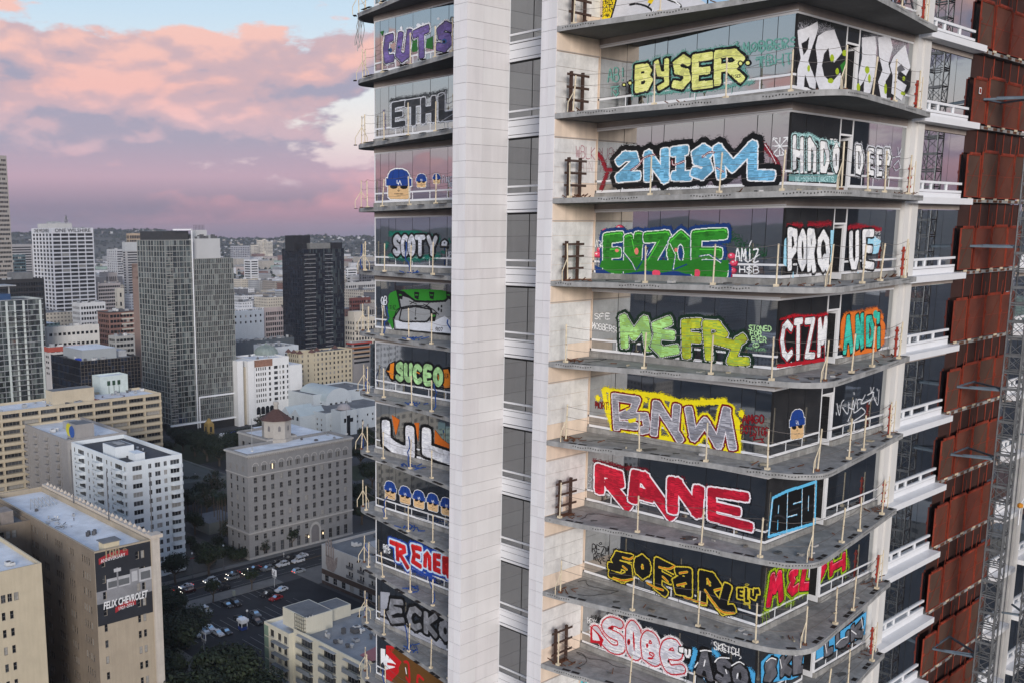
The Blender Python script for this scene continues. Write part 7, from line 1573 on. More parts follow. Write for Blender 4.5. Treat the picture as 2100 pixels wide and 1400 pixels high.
def post_sign(px, py, hh, w_, lab, marks, d=0.0):
    g_ = onZ(px, py, 0); t = thing('car_park_sign', lab, 'sign', g_); b = MB(); b.tube(g_, g_+Vector((0,0,hh)), .11, m_unit, 8); b.obj('sign_post', t)
    b = MB(); b.box(g_.x-.08, g_.y-w_/2, hh-2.2, g_.x+.08, g_.y+w_/2, hh, m_whitem); o = b.obj('sign_board', t)
    b = MB()
    for (y0, y1, z0, z1, m) in marks: b.q([(g_.x-.085, g_.y-y0*w_, hh-2.2*z0), (g_.x-.085, g_.y-y1*w_, hh-2.2*z0), (g_.x-.085, g_.y-y1*w_, hh-2.2*z1), (g_.x-.085, g_.y-y0*w_, hh-2.2*z1)], m)
    b.obj('sign_marks', t); b = MB(); b.box(g_.x-.06, g_.y-w_*.4, hh-3.0, g_.x+.06, g_.y+w_*.4, hh-2.35, m_unit); b.obj('lower_board', t)
mk = mat('sign_mark_dark', (.04,.045,.07), .7, .1); mkb = mat('sign_mark_blue', (.03,.06,.25), .6, .1)
post_sign(330+1483/6.364, 1080+785/6.364, 6.2, 2.4, 'white car park sign board on a grey post by the pavement', [(-.38,-.28,.85,.25,mk),(-.15,.12,.9,.5,mk),(-.02,.2,.45,.25,mk)])
post_sign(320+690/7, 1200+990/7, 6.6, 2.4, 'white car park sign with a blue square beside the dark trees', [(-.36,-.05,.85,.2,mk),(.05,.38,.85,.2,mkb)])
u_ = onZ(330+952/6.364, 1080+890/6.364, .13); b = MB(); b.box(u_.x-.45, u_.y-.3, .13, u_.x+.45, u_.y+.3, 1.7, mat('utility_green_grey', (.26,.28,.25), .7, .1)); b.box(u_.x-.5, u_.y-.35, 1.7, u_.x+.5, u_.y+.35, 1.78, mat('utility_green_grey', (.26,.28,.25))); tag(b.obj('utility_box'), 'pale utility box on the pavement strip', 'utility box')
def lamp_post(px, py, hh, lab, red=False):
    g_ = onZ(px, py, 0); t = thing('street_lamp', lab, 'street lamp', g_, 'street lamps'); b = MB(); b.tube(g_, g_+Vector((0,0,hh)), .11, m_unitd, 8, .07); b.lathe(g_, [(.3,0),(.3,.4),(.14,.9)], m_unitd, 8); b.obj('lamp_column', t)
    b = MB(); b.lathe(g_+Vector((0,0,hh)), [(.12,0),(.32,.12),(.36,.35),(.2,.62),(.05,.7)], m_framew, 10); b.obj('lamp_globe', t)
    if red: b = MB(); b.box(g_.x-.75, g_.y-.03, hh-1.6, g_.x+.75, g_.y+.03, hh-1.25, mat('banner_red', (.25,.02,.02), .8, .1)); b.obj('banner_arm', t)
lamp_post(330+417/6.364, 1080+670/6.364, 8.6, 'dark lamp post with a red banner arm beside the round tree', True); lamp_post(330+822/6.364, 1080+540/6.364, 8, 'dark lamp post among the palms')
lamp_post(330+1130/6.364, 1080+1330/6.364, 5.4, 'short pale lamp post by the attendant kiosk')
# pedestrian by the bank
g_ = onZ(330+1604/6.364, 1080+390/6.364, .13); P_ = MB(); cl_ = mat('pale_clothing', (.5,.5,.5), .9, .15); skin = mat('skin', (.34,.22,.16), .7, .1)
P_.lathe((0,0,.02), [(.09,0),(.10,.06),(.07,.25),(.10,.45),(.13,.8),(.20,.9),(.19,1.0),(.22,1.3),(.19,1.45),(.07,1.5),(.06,1.54),(.10,1.6),(.11,1.7),(.06,1.78)], cl_, 10)
for s in (-1, 1): P_.tube((s*.21,0,1.42),(s*.27,.03,1.1), .05, cl_, 6, .04); P_.tube((s*.27,.03,1.1),(s*.25,-.06,.82), .04, skin, 6, .03)
o = P_.obj('person', smooth=True); o.location = g_; tag(o, 'person in pale clothes walking past the stone bank', 'person')
# ---- trees
m_leaf = mat('leaf_dark', (.015,.027,.011), .7, .45, .5, spec=.3, fine=.4); m_leaf2 = mat('leaf_mid', (.028,.043,.015), .7, .4, .5, spec=.3, fine=.4); m_leaf3 = mat('leaf_dry', (.075,.062,.045), .8, .3, .5); m_bark = mat('bark', (.11,.085,.065), .9, .25, 2); m_palm = mat('palm_frond', (.020,.036,.020), .7, .4, 1)
def tree_meshes(seed, r, h, th, n, leaf=None, flat=.7, lumps=9, ls=.42):
    q = random.Random(seed); b = MB(); tops = []
    b.tube((0,0,0),(q.uniform(-.2,.2),q.uniform(-.2,.2),th), r*.085, m_bark, 8, r*.06)
    for i in range(6):
        a = 2*math.pi*i/6+q.random(); e = (r*.5*math.cos(a), r*.5*math.sin(a), th+(h-th)*q.uniform(.25,.6)); b.tube((0,0,th*.92), e, r*.05, m_bark, 6, r*.018); tops.append(e)
    trunk = b.mesh('trunk'); c = MB(); cz = (h+th)/2+.2; L_ = []
    for i in range(lumps):
        a = 2*math.pi*i/lumps+q.uniform(-.4,.4); rr = r*q.uniform(.35,.68); L_.append((rr*math.cos(a), rr*math.sin(a), cz+q.uniform(-.35,.35)*(h-th)*flat, r*q.uniform(.34,.52)))
    L_.append((0,0,cz+(h-th)*.22,r*.55)); L_.append((q.uniform(-.2,.2)*r,q.uniform(-.2,.2)*r,cz,r*.6))
    ms = leaf or (m_leaf, m_leaf, m_leaf2)
    for i in range(n):
        lx, ly, lz, lr = q.choice(L_); t = q.uniform(0, 6.283); u = q.uniform(-1, 1); s = math.sqrt(1-u*u); d = lr*q.uniform(.55,1.08)
        p = Vector((lx+d*s*math.cos(t), ly+d*s*math.sin(t), lz+d*u*.8)); sz = ls*q.uniform(.6,1.3)
        nrm = Vector((s*math.cos(t)+q.uniform(-.6,.6), s*math.sin(t)+q.uniform(-.6,.6), u+q.uniform(-.3,.8))).normalized(); a1 = nrm.orthogonal().normalized(); a1 = (a1*math.cos(t)+nrm.cross(a1)*math.sin(t)); a2 = nrm.cross(a1)
        c.q([p-a1*sz, p-a2*sz*.55+nrm*sz*.12, p+a1*sz, p+a2*sz*.55+nrm*sz*.12], q.choice(ms))
    return trunk, c.mesh('crown')
TV = {'ficus':tree_meshes(1, 5.4, 10.5, 3.6, 2600),'ficus2':tree_meshes(2, 5.0, 9.6, 3.0, 2400, (m_leaf,m_leaf2,m_leaf2)),'big':tree_meshes(3, 8.5, 15, 4.0, 5200, None, .8, 12, .52),'small':tree_meshes(4, 2.5, 6.2, 2.2, 700, None, .7, 7, .32),'loose':tree_meshes(5, 4.5, 12, 3.5, 900, (m_leaf,m_leaf3,m_leaf2), .95, 9, .4),'bush':tree_meshes(6, 2.2, 2.8, .4, 600, (m_leaf,m_leaf2), .5, 7, .3),'cypress':tree_meshes(7, 1.5, 12, 1.2, 900, (m_leaf,), 1.0, 10, .35)}
def palm_mesh(h):
    q = random.Random(int(h*10)); b = MB(); p = Vector((0,0,0))
    for i in range(6): e = Vector((.06*i*i*.15, .03*i, h*(i+1)/6)); b.tube(p, e, .20-.012*i, m_bark, 7, .19-.012*i, cap=False); p = e
    t = b.mesh('trunk'); c = MB()
    for i in range(26):
        a = 2*math.pi*i/26+q.uniform(-.1,.1); el_ = q.uniform(-.7,1.0); L_ = q.uniform(1.7,2.5); pr = p.copy(); w0 = .42
        for k in range(4):
            e = pr+Vector((math.cos(a)*L_/4*math.cos(el_), math.sin(a)*L_/4*math.cos(el_), L_/4*math.sin(el_))); n = Vector((-math.sin(a), math.cos(a), 0)); w1 = (.42,.5,.4,.05)[k]
            c.q([pr-n*w0/2, pr+n*w0/2, e+n*w1/2-Vector((0,0,.05)), e-n*w1/2-Vector((0,0,.05))], m_palm); pr = e; w0 = w1; el_ -= .38
    return t, c.mesh('fronds')
TV['palm'] = palm_mesh(14.0); TV['palm2'] = palm_mesh(11.0)
def tree(kind, loc, label, group=None, s=1.0, rz=0.0, name='street_tree'):
    t = thing(name, label, 'palm' if 'palm' in kind else 'tree', loc, group); t.scale = (s, s, s); t.rotation_euler = (0, 0, rz); ob('trunk', TV[kind][0], t, local=True); ob('fronds' if 'palm' in kind else 'crown', TV[kind][1], t, local=True); return t
def gz(px, py): g_ = onZ(px, py, 0); return (g_.x, g_.y, .1)
tree('ficus', gz(*zc(190,745)), 'round clipped dark street tree before the white apartments', None, 1.0, .3); tree('ficus2', gz(*zc(630,630)), 'broad street tree with a forked pale trunk by the lit lamp', None, 1.12, 1.1)
tree('small', gz(*zc(1185,820)), 'small street tree on the pavement strip nearer the car park sign', None, 1.15, .5); tree('small', gz(*zc(680,985)), 'small street tree on the pavement strip nearer the dark trees', None, 1.2, 1.5)
tree('small', gz(*zc(1715,290)), 'small street tree beside the bank entrance', None, 1.25, 2.0); tree('loose', gz(*zc(1345,385)), 'thin street tree against the bank windows', None, .55, 2.0)
big = 'large dark trees round the car park'
for i, (px, py, s) in enumerate(((352,1375,1.0),(385,1330,.78),(345,1290,.8),(408,1500,.95),(330,1540,.9),(470,1450,1.05),(530,1480,.8),(330,1440,.9),(545,1540,.8),(440,1560,.9))): tree('big', gz(px, py), ('tallest dense dark tree at the junction corner of the car park','smaller dense dark tree between the car park sign and the junction','dense dark tree hiding the parked cars at the kerb')[i] if i < 3 else 'large dense dark tree along the side street below the car park', None if i < 3 else 'large dark trees along the side street', s, i*1.3)
# planting between white apartments and bank
for i, (px, py) in enumerate(((447,1088),(452,1094),(458,1090),(464,1086),(440,1082),(407,1075),(414,1082),(402,1068),(398,1080))): tree('palm' if i < 5 else 'palm2', gz(px, py), 'tall slender palm in the planting beside the stone bank', 'palms beside the bank', 1.0+.06*(i % 3), i*.9, 'palm_tree')
for i, (px, py) in enumerate(((480,1150),(492,1148),(468,1140),(455,1132),(500,1145),(446,1120),(420,1140),(432,1160),(405,1135),(390,1120))): tree('bush', gz(px, py), 'low dark shrub in the beds beside the stone bank', 'shrubs beside the bank', 1.3, i, 'shrub')
for i, (px, py, k, s) in enumerate(((470,1118,'loose',.9),(425,1060,'loose',1.1),(410,1040,'ficus',1.0),(395,1020,'ficus2',1.0),(440,1030,'loose',1.2),(385,1050,'ficus',.9),(455,1050,'ficus2',.8),(400,1095,'ficus',.85))): tree(k, gz(px, py), 'dark garden tree in the court behind the palms', 'trees in the court behind the palms', s, i*.7, 'garden_tree')
for i, (px, py, k, s) in enumerate(((400,935,'big',.95),(425,945,'big',.95),(450,955,'big',.9),(375,925,'big',.8),(480,930,'big',.8),(505,920,'big',.75),(360,915,'ficus',1.0),(300,905,'big',.8),(285,915,'big',.7),(340,945,'ficus',1.0),(540,900,'loose',1.2),(555,895,'ficus',1.3),(770,935,'ficus2',1.0),(752,915,'ficus',1.0),(740,955,'big',.7),(764,1000,'big',.8),(735,1040,'big',.7),(770,1065,'big',.7),(742,1075,'ficus',1.0))): tree(k, gz(px, py), 'dark leafy park tree before the glass tower and the white hotel' if i < 12 else 'dark leafy tree on the plaza behind the stone bank', 'park trees before the glass tower' if i < 12 else 'plaza trees behind the bank', s, i*.8, 'park_tree')
for i, (px, py) in enumerate(((640,808),(670,812))): tree('cypress' if i == 0 else 'ficus', gz(px, py+10), 'slim dark cypress before the cream hotel' if i == 0 else 'small dark tree before the cream hotel', None, .9 if i == 0 else .5, 0, 'cypress_tree' if i == 0 else 'park_tree')
for i, (px, py) in enumerate(((262,812),(275,818),(245,815),(232,808),(268,830))): tree('big', gz(px, py), 'dark tree beside the black glass block', 'trees beside the black glass block', .85, i, 'park_tree')
# low grey halls in the court, yellow clock pillar, park lawn
q = Bldg('grey_hall', 'low grey-green flat roofed hall beside the bank', (onZ(470,975,9).x-34, onZ(470,975,9).y, onZ(470,975,9).x, onZ(470,975,9).y+50), 9.5, mat('hall_grey', (.17,.19,.19), .9, .1)); q.finish(mat('hall_roof', (.075,.085,.08), .9, .2, .15), .6, .3); q.units(4, .5, 1.2, .6)
a_ = onZ(430,1060,5); q = Bldg('garden_pavilion', 'low pavilion with a pale sloping roof among the palms', (a_.x-4, a_.y-6, a_.x+10, a_.y+8), 4.6, mat('hall_grey', (.17,.19,.19))); q.finish(mat('pavilion_roof', (.16,.18,.21), .8, .15, .2), 0)
a_ = onZ(430,915,0); Yp = thing('clock_pillar', 'small ochre pillar tower in the park', 'tower', a_); b = MB(); b.box(a_.x-2, a_.y-2, 0, a_.x+2, a_.y+2, 13, mat('ochre_render', (.40,.27,.09), .85, .1)); b.lathe((a_.x,a_.y,13), [(2.3,0),(2.3,.5),(1.4,1.4),(1.0,2.4),(.2,3)], mat('ochre_render', (.40,.27,.09)), 8); b.obj('pillar', Yp)
b = MB(); b.box(a_.x-.7, a_.y-2.06, 8.5, a_.x+.7, a_.y-2.01, 11.5, m_dark); b.box(a_.x-2.06, a_.y-.7, 8.5, a_.x-2.01, a_.y+.7, 11.5, m_dark); b.obj('pillar_opening', Yp)
sheet('park_lawn', onZ(470,930,0).x-40, onZ(470,930,0).y-10, onZ(470,930,0).x+30, onZ(470,930,0).y+45, .02, mat('lawn', (.030,.042,.018), .95, .3, .2)); lw = onZ(748,968,0); sheet('lawn', lw.x-14, lw.y-10, lw.x+20, lw.y+14, .03, mat('lawn', (.03,.042,.018)))
b = MB(); a_ = onZ(470, 888, 3); b.box(a_.x, a_.y, 0, a_.x+6, a_.y+3, 3.2, mat('tarp_blue', (.02,.06,.40))); b.box(a_.x-5, a_.y, 0, a_.x-.05, a_.y+3, 3.2, m_whitem); tag(b.obj('market_tent'), 'white and blue market tent near the park', 'tent')
# palms on the plaza behind the bank
ALB = 0.95
# ================================================================== middle and far city
def farmat(name, rgb0, px_=3.4, pz_=3.5, dark=.28, wu=.52, wz=.46):
    """plain stucco with rows of window openings too small to tell apart"""
    if name in MATS: return MATS[name]
    rgb = tuple(v*.95 for v in rgb0)
    m = bpy.data.materials.new(name); m.use_nodes = True; MATS[name] = m; t = m.node_tree; n = t.nodes; l = t.links; b = n['Principled BSDF']; b.inputs['Roughness'].default_value = .85; b.inputs['Specular IOR Level'].default_value = .2
    g_ = n.new('ShaderNodeNewGeometry'); sp = n.new('ShaderNodeSeparateXYZ'); l.new(g_.outputs['Position'], sp.inputs[0]); sn = n.new('ShaderNodeSeparateXYZ'); l.new(g_.outputs['Normal'], sn.inputs[0])
    def mt(op, a, b_=None):
        q = n.new('ShaderNodeMath'); q.operation = op
        for i, v in enumerate((a, b_)):
            if v is None: continue
            if isinstance(v, (int, float)): q.inputs[i].default_value = v
            else: l.new(v, q.inputs[i])
        return q.outputs[0]
    u = mt('FRACT', mt('DIVIDE', mt('ADD', sp.outputs[0], sp.outputs[1]), px_)); v = mt('FRACT', mt('DIVIDE', sp.outputs[2], pz_))
    win = mt('MULTIPLY', mt('MULTIPLY', mt('LESS_THAN', mt('ABSOLUTE', mt('SUBTRACT', u, .5)), wu/2), mt('LESS_THAN', mt('ABSOLUTE', mt('SUBTRACT', v, .52)), wz/2)), mt('LESS_THAN', mt('ABSOLUTE', sn.outputs[2]), .5))
    no = n.new('ShaderNodeTexNoise'); no.inputs['Scale'].default_value = .05; no.inputs['Detail'].default_value = 6; l.new(g_.outputs['Position'], no.inputs['Vector'])
    r = n.new('ShaderNodeValToRGB'); r.color_ramp.elements[0].position = .3; r.color_ramp.elements[1].position = .7; r.color_ramp.elements[0].color = (*[c*.82 for c in rgb], 1); r.color_ramp.elements[1].color = (*[min(.9, c*1.12) for c in rgb], 1); l.new(no.outputs['Fac'], r.inputs[0])
    mx = n.new('ShaderNodeMix'); mx.data_type = 'RGBA'; mx.inputs[7].default_value = (.045,.048,.055, 1); l.new(mt('MULTIPLY', win, 1-dark), mx.inputs[0]); l.new(r.outputs[0], mx.inputs[6]); l.new(mx.outputs[2], b.inputs['Base Color']); return m
FM = {'white':farmat('far_white', (.58,.58,.59)),'cream':farmat('far_cream', (.50,.45,.37)),'grey':farmat('far_grey', (.33,.33,.33), 3.0, 3.3),'beige':farmat('far_beige', (.42,.38,.32), 3.8, 3.6),'brick':farmat('far_brick', (.22,.125,.10)),'pinkish':farmat('far_pinkish', (.47,.40,.37), 4.2, 3.8),'mint':farmat('far_mint', (.32,.42,.36)),'dark grey':farmat('far_darkgrey', (.13,.13,.14), 2.6, 3.2),'taupe':farmat('far_taupe', (.27,.24,.21))}
HERO = []
def hero_px(x0, y0, x1, y1, z1):
    c = [PX(a, b, z) for a in (x0, x1) for b in (y0, y1) for z in (0, z1)]; return (min(p[0] for p in c), min(p[1] for p in c), max(p[0] for p in c), max(p[1] for p in c), math.hypot(x0, y0))
FOOT = []
for o in list(bpy.data.objects):      # footprints of what already stands, to keep the filler clear of it
    if o.parent is None and o.get('category') in ('building',):
        pts = [c.matrix_world @ Vector(v) for c in o.children_recursive for v in ()]
for nm, me in [(o, o.data) for o in bpy.data.objects if o.type == 'MESH' and o.parent is not None and o.name.split('.')[0] in ('wall',)]:
    xs = [v.co.x for v in me.vertices]; ys = [v.co.y for v in me.vertices]; zs_ = [v.co.z for v in me.vertices]; FOOT.append((min(xs), min(ys), max(xs), max(ys), max(zs_)))
def clear(x0, y0, x1, y1, m=3): return all(x1+m < f[0] or x0-m > f[2] or y1+m < f[1] or y0-m > f[3] for f in FOOT)
def mid(label, name, xc, yr, xl, xr, d, wall, roof=None, rows=None, ncx=0, ncy=0, ww=1.4, wh=1.7, sh=3.6, skip_top=1.2, units=4, group=None, extra=None, dx=24, dy=24, mix=(.8,.15,.05,0)):
    x0, y0, x1, y1, zr = plan(xc, yr, xl, xr, d=d, dx=dx, dy=dy)
    B = Bldg(name, label, (x0, y0, x1, y1), zr, wall, group=group); nf = max(1, int((zr-skip_top)//sh)); nf = min(nf, rows or nf); rw = lv(zr-skip_top-nf*sh, nf, sh, (sh-wh)*.5, wh)
    if ncx: B.face('y', [(ev(B.W, ncx, min(ww, B.W/ncx*.8), .8), rw, 'plain', None)], .3)
    if ncy: B.face('x', [(ev(B.D, ncy, min(ww, B.D/ncy*.8), .8), rw, 'plain', None)], .3)
    B.finish(roof or m_roofg, .9, .4, sep=False, mix=mix); B.units(units, 1, 3.4, 2.4); FOOT.append((x0, y0, x1, y1, zr)); return B
pm = lambda n, c, v=.06: mat(n, c, .85, v, .15, streak=.08)
WHT = pm('mid_white', (.60,.60,.60)); 
mid('pale blank-sided block with four rows of small square windows', 'pale_block', 96, 672, 88.5, 203, 640, pm('mid_offwhite', (.56,.545,.51)), m_roofd, 4, 11, 0, 2.0, 1.8, 6.5, 1.5, 10)
b_ = mid('red and white banded low block with coloured floors', 'banded_car_park', 100, 713, 90.5, 172, 585, pm('mid_red_white', (.46,.44,.43)), m_roofw, 5, 6, 2, 2.4, 1.4, 3.2, .6, 5); b_.band('red_band', b_.zr-2.6, b_.zr+.2, .15, mat('band_red', (.33,.07,.05), .8, .1), 'xy')
mid('white older block of many small windows before the gridded tower', 'white_block', 163, 622, 147, 216, 800, WHT, m_roofg, 9, 9, 6, 1.7, 2.2, 4.2, 2, 14)
B = mid('brick and cream block with a heavy cornice', 'brick_block', 223, 640, 200, 274, 740, pm('mid_brick', (.24,.135,.11)), m_roofg, 9, 7, 6, 2.4, 2.2, 3.8, 1.5, 12); B.band('cornice', B.zr-.6, B.zr, .8, m_roofd)
for i in range(8): B.on('y', B.W*.5, B.W-.1, B.zr-2.6-i*3.8, B.zr-1.5-i*3.8, .15, pm('mid_cream_band', (.45,.42,.36)), 'cream_band', .14)
mid('low grey loft block with black upper floor', 'loft_block', 236, 690, 222, 276, 640, pm('mid_grey', (.34,.34,.33)), m_roofw, 6, 5, 3, 2.6, 1.8, 3.4, 1, 5)
B = mid('tall pale grey office tower with narrow bands behind the glass tower', 'pale_office_tower', 256, 497, 250.5, 300, 1450, pm('mid_pale', (.42,.41,.40)), m_roofg, 34, 1, 1, 60, 1.7, 3.6, 13, 0); B.band('blank_top', B.zr-13, B.zr-.5, .3, pm('mid_pale_top', (.46,.47,.47)))
mid('sandy stone crown of a tower rising behind the pale office tower', 'sandy_tower', 265, 479, 259, 294, 1900, pm('mid_sandy', (.38,.29,.20)), None, 3, 8, 3, 3, 6, 8, 3, 3)
mid('grey and white twin slab office behind the deco tower', 'grey_slab_office', 239, 512, 218.5, 252, 1750, pm('mid_slab', (.44,.44,.45)), m_roofg, 10, 6, 5, 2.5, 2.6, 4.2, 2, 8)
mid('brown stone tower edge beside the glass tower', 'brown_stone_tower', 270, 541, 270, 284, 700, pm('mid_brown', (.23,.165,.14)), None, 22, 4, 0, 1.3, 2.4, 3.9, 2, 0, dy=20)
B = mid('stepped pinkish art deco tower', 'deco_tower', 222, 560, 216.5, 240, 1250, pm('mid_deco', (.40,.36,.345)), None, 9, 4, 3, 1.6, 6, 7.5, 4, 0)
mid('pinkish deco block round the foot of the stepped tower', 'deco_block', 200, 582, 197, 247, 1180, pm('mid_deco', (.40,.36,.345)), m_roofg, 8, 12, 3, 2, 2.4, 4.2, 2, 8)
mid('cream church-like tower with a small dark roof', 'cream_small_tower', 240, 592, 235, 254, 1000, pm('mid_cream2', (.46,.43,.37)), m_roofd, 4, 1, 1, 2, 4, 9, 2, 0)
mid('long grey banded office far behind the gridded tower', 'grey_banded_office', 17, 502, 12, 68, 1700, pm('mid_gband', (.30,.29,.29)), m_roofw, 20, 1, 0, 200, 2.0, 4.0, 3, 6)
mid('teal glass block before the grey banded office', 'teal_glass_block', 20, 523, 17, 52, 1300, glass('teal_block_glass', (.07,.11,.12), .12, .06), m_roofg, 8, 8, 0, 5, 2.4, 4, 2, 3)
B = mid('tall banded stone tower cut by the frame edge', 'edge_tower', -30, 318, -60, 13, 900, pm('mid_edge', (.30,.275,.25)), None, 48, 12, 0, 3, 1.9, 3.9, 2, 0, mix=(.7,.25,.05,0))
B = mid('black glass office slab behind the balcony tower', 'black_office_slab', -20, 575, None, 90, 760, pm('mid_black', (.028,.028,.03)), m_roofd, 10, 20, 0, 3, 2.6, 4, 2, 6, mix=(.95,.05,0,0)); B.box('plant_house', 20, 6, B.W-6, 20, 5.5, m_roofg)
# centre and right background
mid('pink block with tall paired windows left of the black tower', 'pink_block', 543, 632, 541, 585, 860, pm('mid_pink', (.47,.39,.37)), m_roofg, 8, 9, 0, 1.7, 3.0, 4.6, 3, 4)
mid('pale blue-white blank block beside the pink block', 'pale_blue_block', 476, 640, 468, 541, 830, pm('mid_bluewhite', (.50,.55,.60)), m_roofw, 2, 6, 2, 1.6, 2, 5, 2, 8)
mid('broad dark flat roofed block below the pale blue block', 'dark_roof_block', 482, 702, 470, 620, 740, pm('mid_darkblue', (.10,.115,.13)), m_roofd, 2, 0, 0, 1, 1, 3, 1, 26)
mid('white wall block behind the domed hall', 'white_wall_block', 560, 712, 520, 612, 690, pm('mid_white2', (.52,.55,.58)), m_roofg, 2, 3, 2, 1.6, 1.8, 6, 3, 8)
mid('white banded mid-rise office beyond the low roofs', 'white_banded_office', 514, 533, 500, 529.5, 1900, WHT, m_roofg, 11, 1, 1, 90, 2.4, 4.6, 2, 4)
H_ = pm('mid_hospital', (.58,.53,.44))
for (xc, yr, xl, xr, d) in ((520,503,513.5,530,4300),(531,493,526,548,4350),(541,490.5,538,545,4360),(549,496,545,559,4300)): mid('cream stepped hospital block on the far rise', 'hospital_block', xc, yr, xl, xr, d, H_, None, 8, 8, 3, 3, 3, 6, 4, 0, 'stepped hospital blocks')
mid('grey modern block beside the hospital', 'grey_far_block', 475, 505, 472, 512, 4000, pm('mid_gfar', (.34,.34,.36)), None, 6, 10, 2, 5, 4, 7, 4, 0)
B = mid('cream hotel block with rows of windows right of the black tower', 'cream_block', 728, 652, 706, 800, 820, pm('mid_cream3', (.55,.50,.42)), m_roofd, 9, 12, 4, 2.0, 2.4, 4.4, 2.5, 10); B.box('roof_house', 3, 5, 14, 13, 5.5, pm('mid_cream3', (.55,.50,.42)))
mid('dark red brick block behind the cream hotel block', 'red_brick_block', 722, 612, 716, 760, 1020, pm('mid_redbrick', (.16,.055,.045)), m_roofd, 6, 8, 2, 2, 2.4, 4.2, 2, 4)
mid('grey stone classical block with tall bays', 'stone_classical_block', 752, 625, 738, 800, 1000, pm('mid_stone', (.30,.28,.26)), m_roofg, 2, 10, 3, 2, 8, 11, 4, 3)
mid('pale classical block with two window rows and columns', 'pale_classical_block', 714, 580, 708, 800, 1250, pm('mid_pale2', (.44,.43,.42)), m_roofg, 5, 22, 2, 2.4, 3, 5, 3, 12)
mid('grey terraced office behind the pale classical block', 'terraced_office', 718, 566, 712, 765, 1450, pm('mid_grey3', (.36,.36,.37)), m_roofg, 4, 1, 1, 100, 2.0, 4.4, 2, 6)
mid('small white banded office among far roofs', 'small_banded_office', 712, 550, 709, 732, 1800, WHT, m_roofw, 5, 1, 1, 60, 2.2, 4.6, 2, 3)
mid('slim pale tower at the tower edge', 'slim_pale_tower', 772, 535, 768, 800, 1500, pm('mid_slim', (.50,.51,.53)), None, 14, 5, 1, 2, 3, 4.4, 2, 0)
mid('dark slab behind the guard posts', 'dark_slab', 742, 545, 736, 771, 1400, pm('mid_dslab', (.10,.10,.11)), None, 8, 6, 1, 3, 3, 4.4, 2, 3)
B = mid('open car park with red and orange parapet bands', 'car_park', 722, 703, 711, 762, 690, pm('mid_carpark', (.26,.245,.24)), m_roofg, 5, 1, 1, 200, 1.4, 3.1, .4, 3, mix=(1,0,0,0))
for i, c_ in enumerate(((.30,.035,.025),(.33,.11,.04),(.36,.24,.15),(.34,.26,.18))): B.band('parapet_band', B.zr-1.3-i*3.1, B.zr-.2-i*3.1, .2+.0*i, mat('parapet_%d' % i, c_, .8, .1), 'xy')
e_ = onZ(724,790,0); q = MB(); zt = onY(724,738,e_.y).z; x2 = onY(758,738,e_.y).x; q.box(e_.x, e_.y, 3, x2, e_.y+1.2, zt, mat('blank_screen', (.50,.54,.58), .7, .05)); q.box(e_.x+1, e_.y+.2, 0, e_.x+1.6, e_.y+.9, 3, m_unitd); q.box(x2-1.6, e_.y+.2, 0, x2-1, e_.y+.9, 3, m_unitd); tag(q.obj('blank_billboard'), 'large blank pale billboard beside the cream hotel', 'billboard')
mid('dark glass block with a white frame beside the car park', 'framed_glass_block', 762, 705, 759.5, 800, 640, glass('framed_glass', (.035,.045,.05), .15, .05), None, 8, 6, 0, 2, 2.4, 3.6, 2, 0)
# ---- filler blocks: every one of the nearer ones a thing of its own
rf = random.Random(77); COLS = ['white','white','white','cream','cream','grey','beige','beige','pinkish','taupe','brick','dark grey','mint','grey']
LAB = {'white':'plain white flat roofed block among the distant downtown roofs','cream':'cream flat roofed block among the distant downtown roofs','grey':'mid grey flat roofed block among the distant downtown roofs','beige':'beige flat roofed block among the distant downtown roofs','brick':'dull brick red flat roofed block among the distant downtown roofs','pinkish':'pinkish flat roofed block among the distant downtown roofs','mint':'mint green flat roofed block among the distant downtown roofs','dark grey':'dark grey flat roofed block among the distant downtown roofs','taupe':'taupe flat roofed block among the distant downtown roofs'}
def filler(b, x0, y0, x1, y1, h_, m, q):
    rm = q.choice((m_roofw, m_roofg, m_roofg, m_roofd)); b.box(x0, y0, 0, x1, y1, h_, m, bot=False); b.q([(x0+.6,y0+.6,h_+.02),(x1-.6,y0+.6,h_+.02),(x1-.6,y1-.6,h_+.02),(x0+.6,y1-.6,h_+.02)], rm)
    b.box(x0, y0, h_+.021, x1, y0+.5, h_+.8, m, False); b.box(x0, y0+.51, h_+.021, x0+.5, y1, h_+.8, m, False)
    for _ in range(q.randint(1, 5)):
        u, v, w_ = q.uniform(.1,.7), q.uniform(.1,.7), q.uniform(1.5,5); b.box(x0+(x1-x0)*u, y0+(y1-y0)*v, h_+.03, x0+(x1-x0)*u+w_, y0+(y1-y0)*v+w_*q.uniform(.6,1.2), h_+q.uniform(1,3.4), q.choice((m, m_unit, m_unit, m_framew, m_unitd)), False)
cand = []; S = 43
for i in range(0, 45):
    for j in range(0, 45):
        x0 = 150+i*S+(i//3)*14+rf.uniform(0,4); y0 = 250+j*S+(j//3)*14+rf.uniform(0,4); w_, d_ = rf.uniform(26,42), rf.uniform(26,42); D_ = math.hypot(x0, y0)
        if not 560 < D_ < 1750: continue
        px_, py_ = PX(x0+w_/2, y0+d_/2, 12)
        if not -40 < px_ < 800 or not clear(x0, y0, x0+w_, y0+d_, 2): continue
        hmax = H-(D_*((560 if D_ < 1000 else 540)-478)/2040); h_ = rf.choice((8,11,14,17,20,24)) if D_ < 800 else rf.choice((11,14,18,22,26,31,38,44)); h_ = min(h_+rf.uniform(-1,2), hmax*rf.uniform(.55,.98))
        if D_ < 700 and 360 < px_ < 800: h_ = min(h_, 9)
        if D_ < 760: h_ = min(h_, 14)
        cand.append((D_, x0, y0, w_, d_, h_))
cand.sort(); rest = cand[290:]; cand = cand[:290]
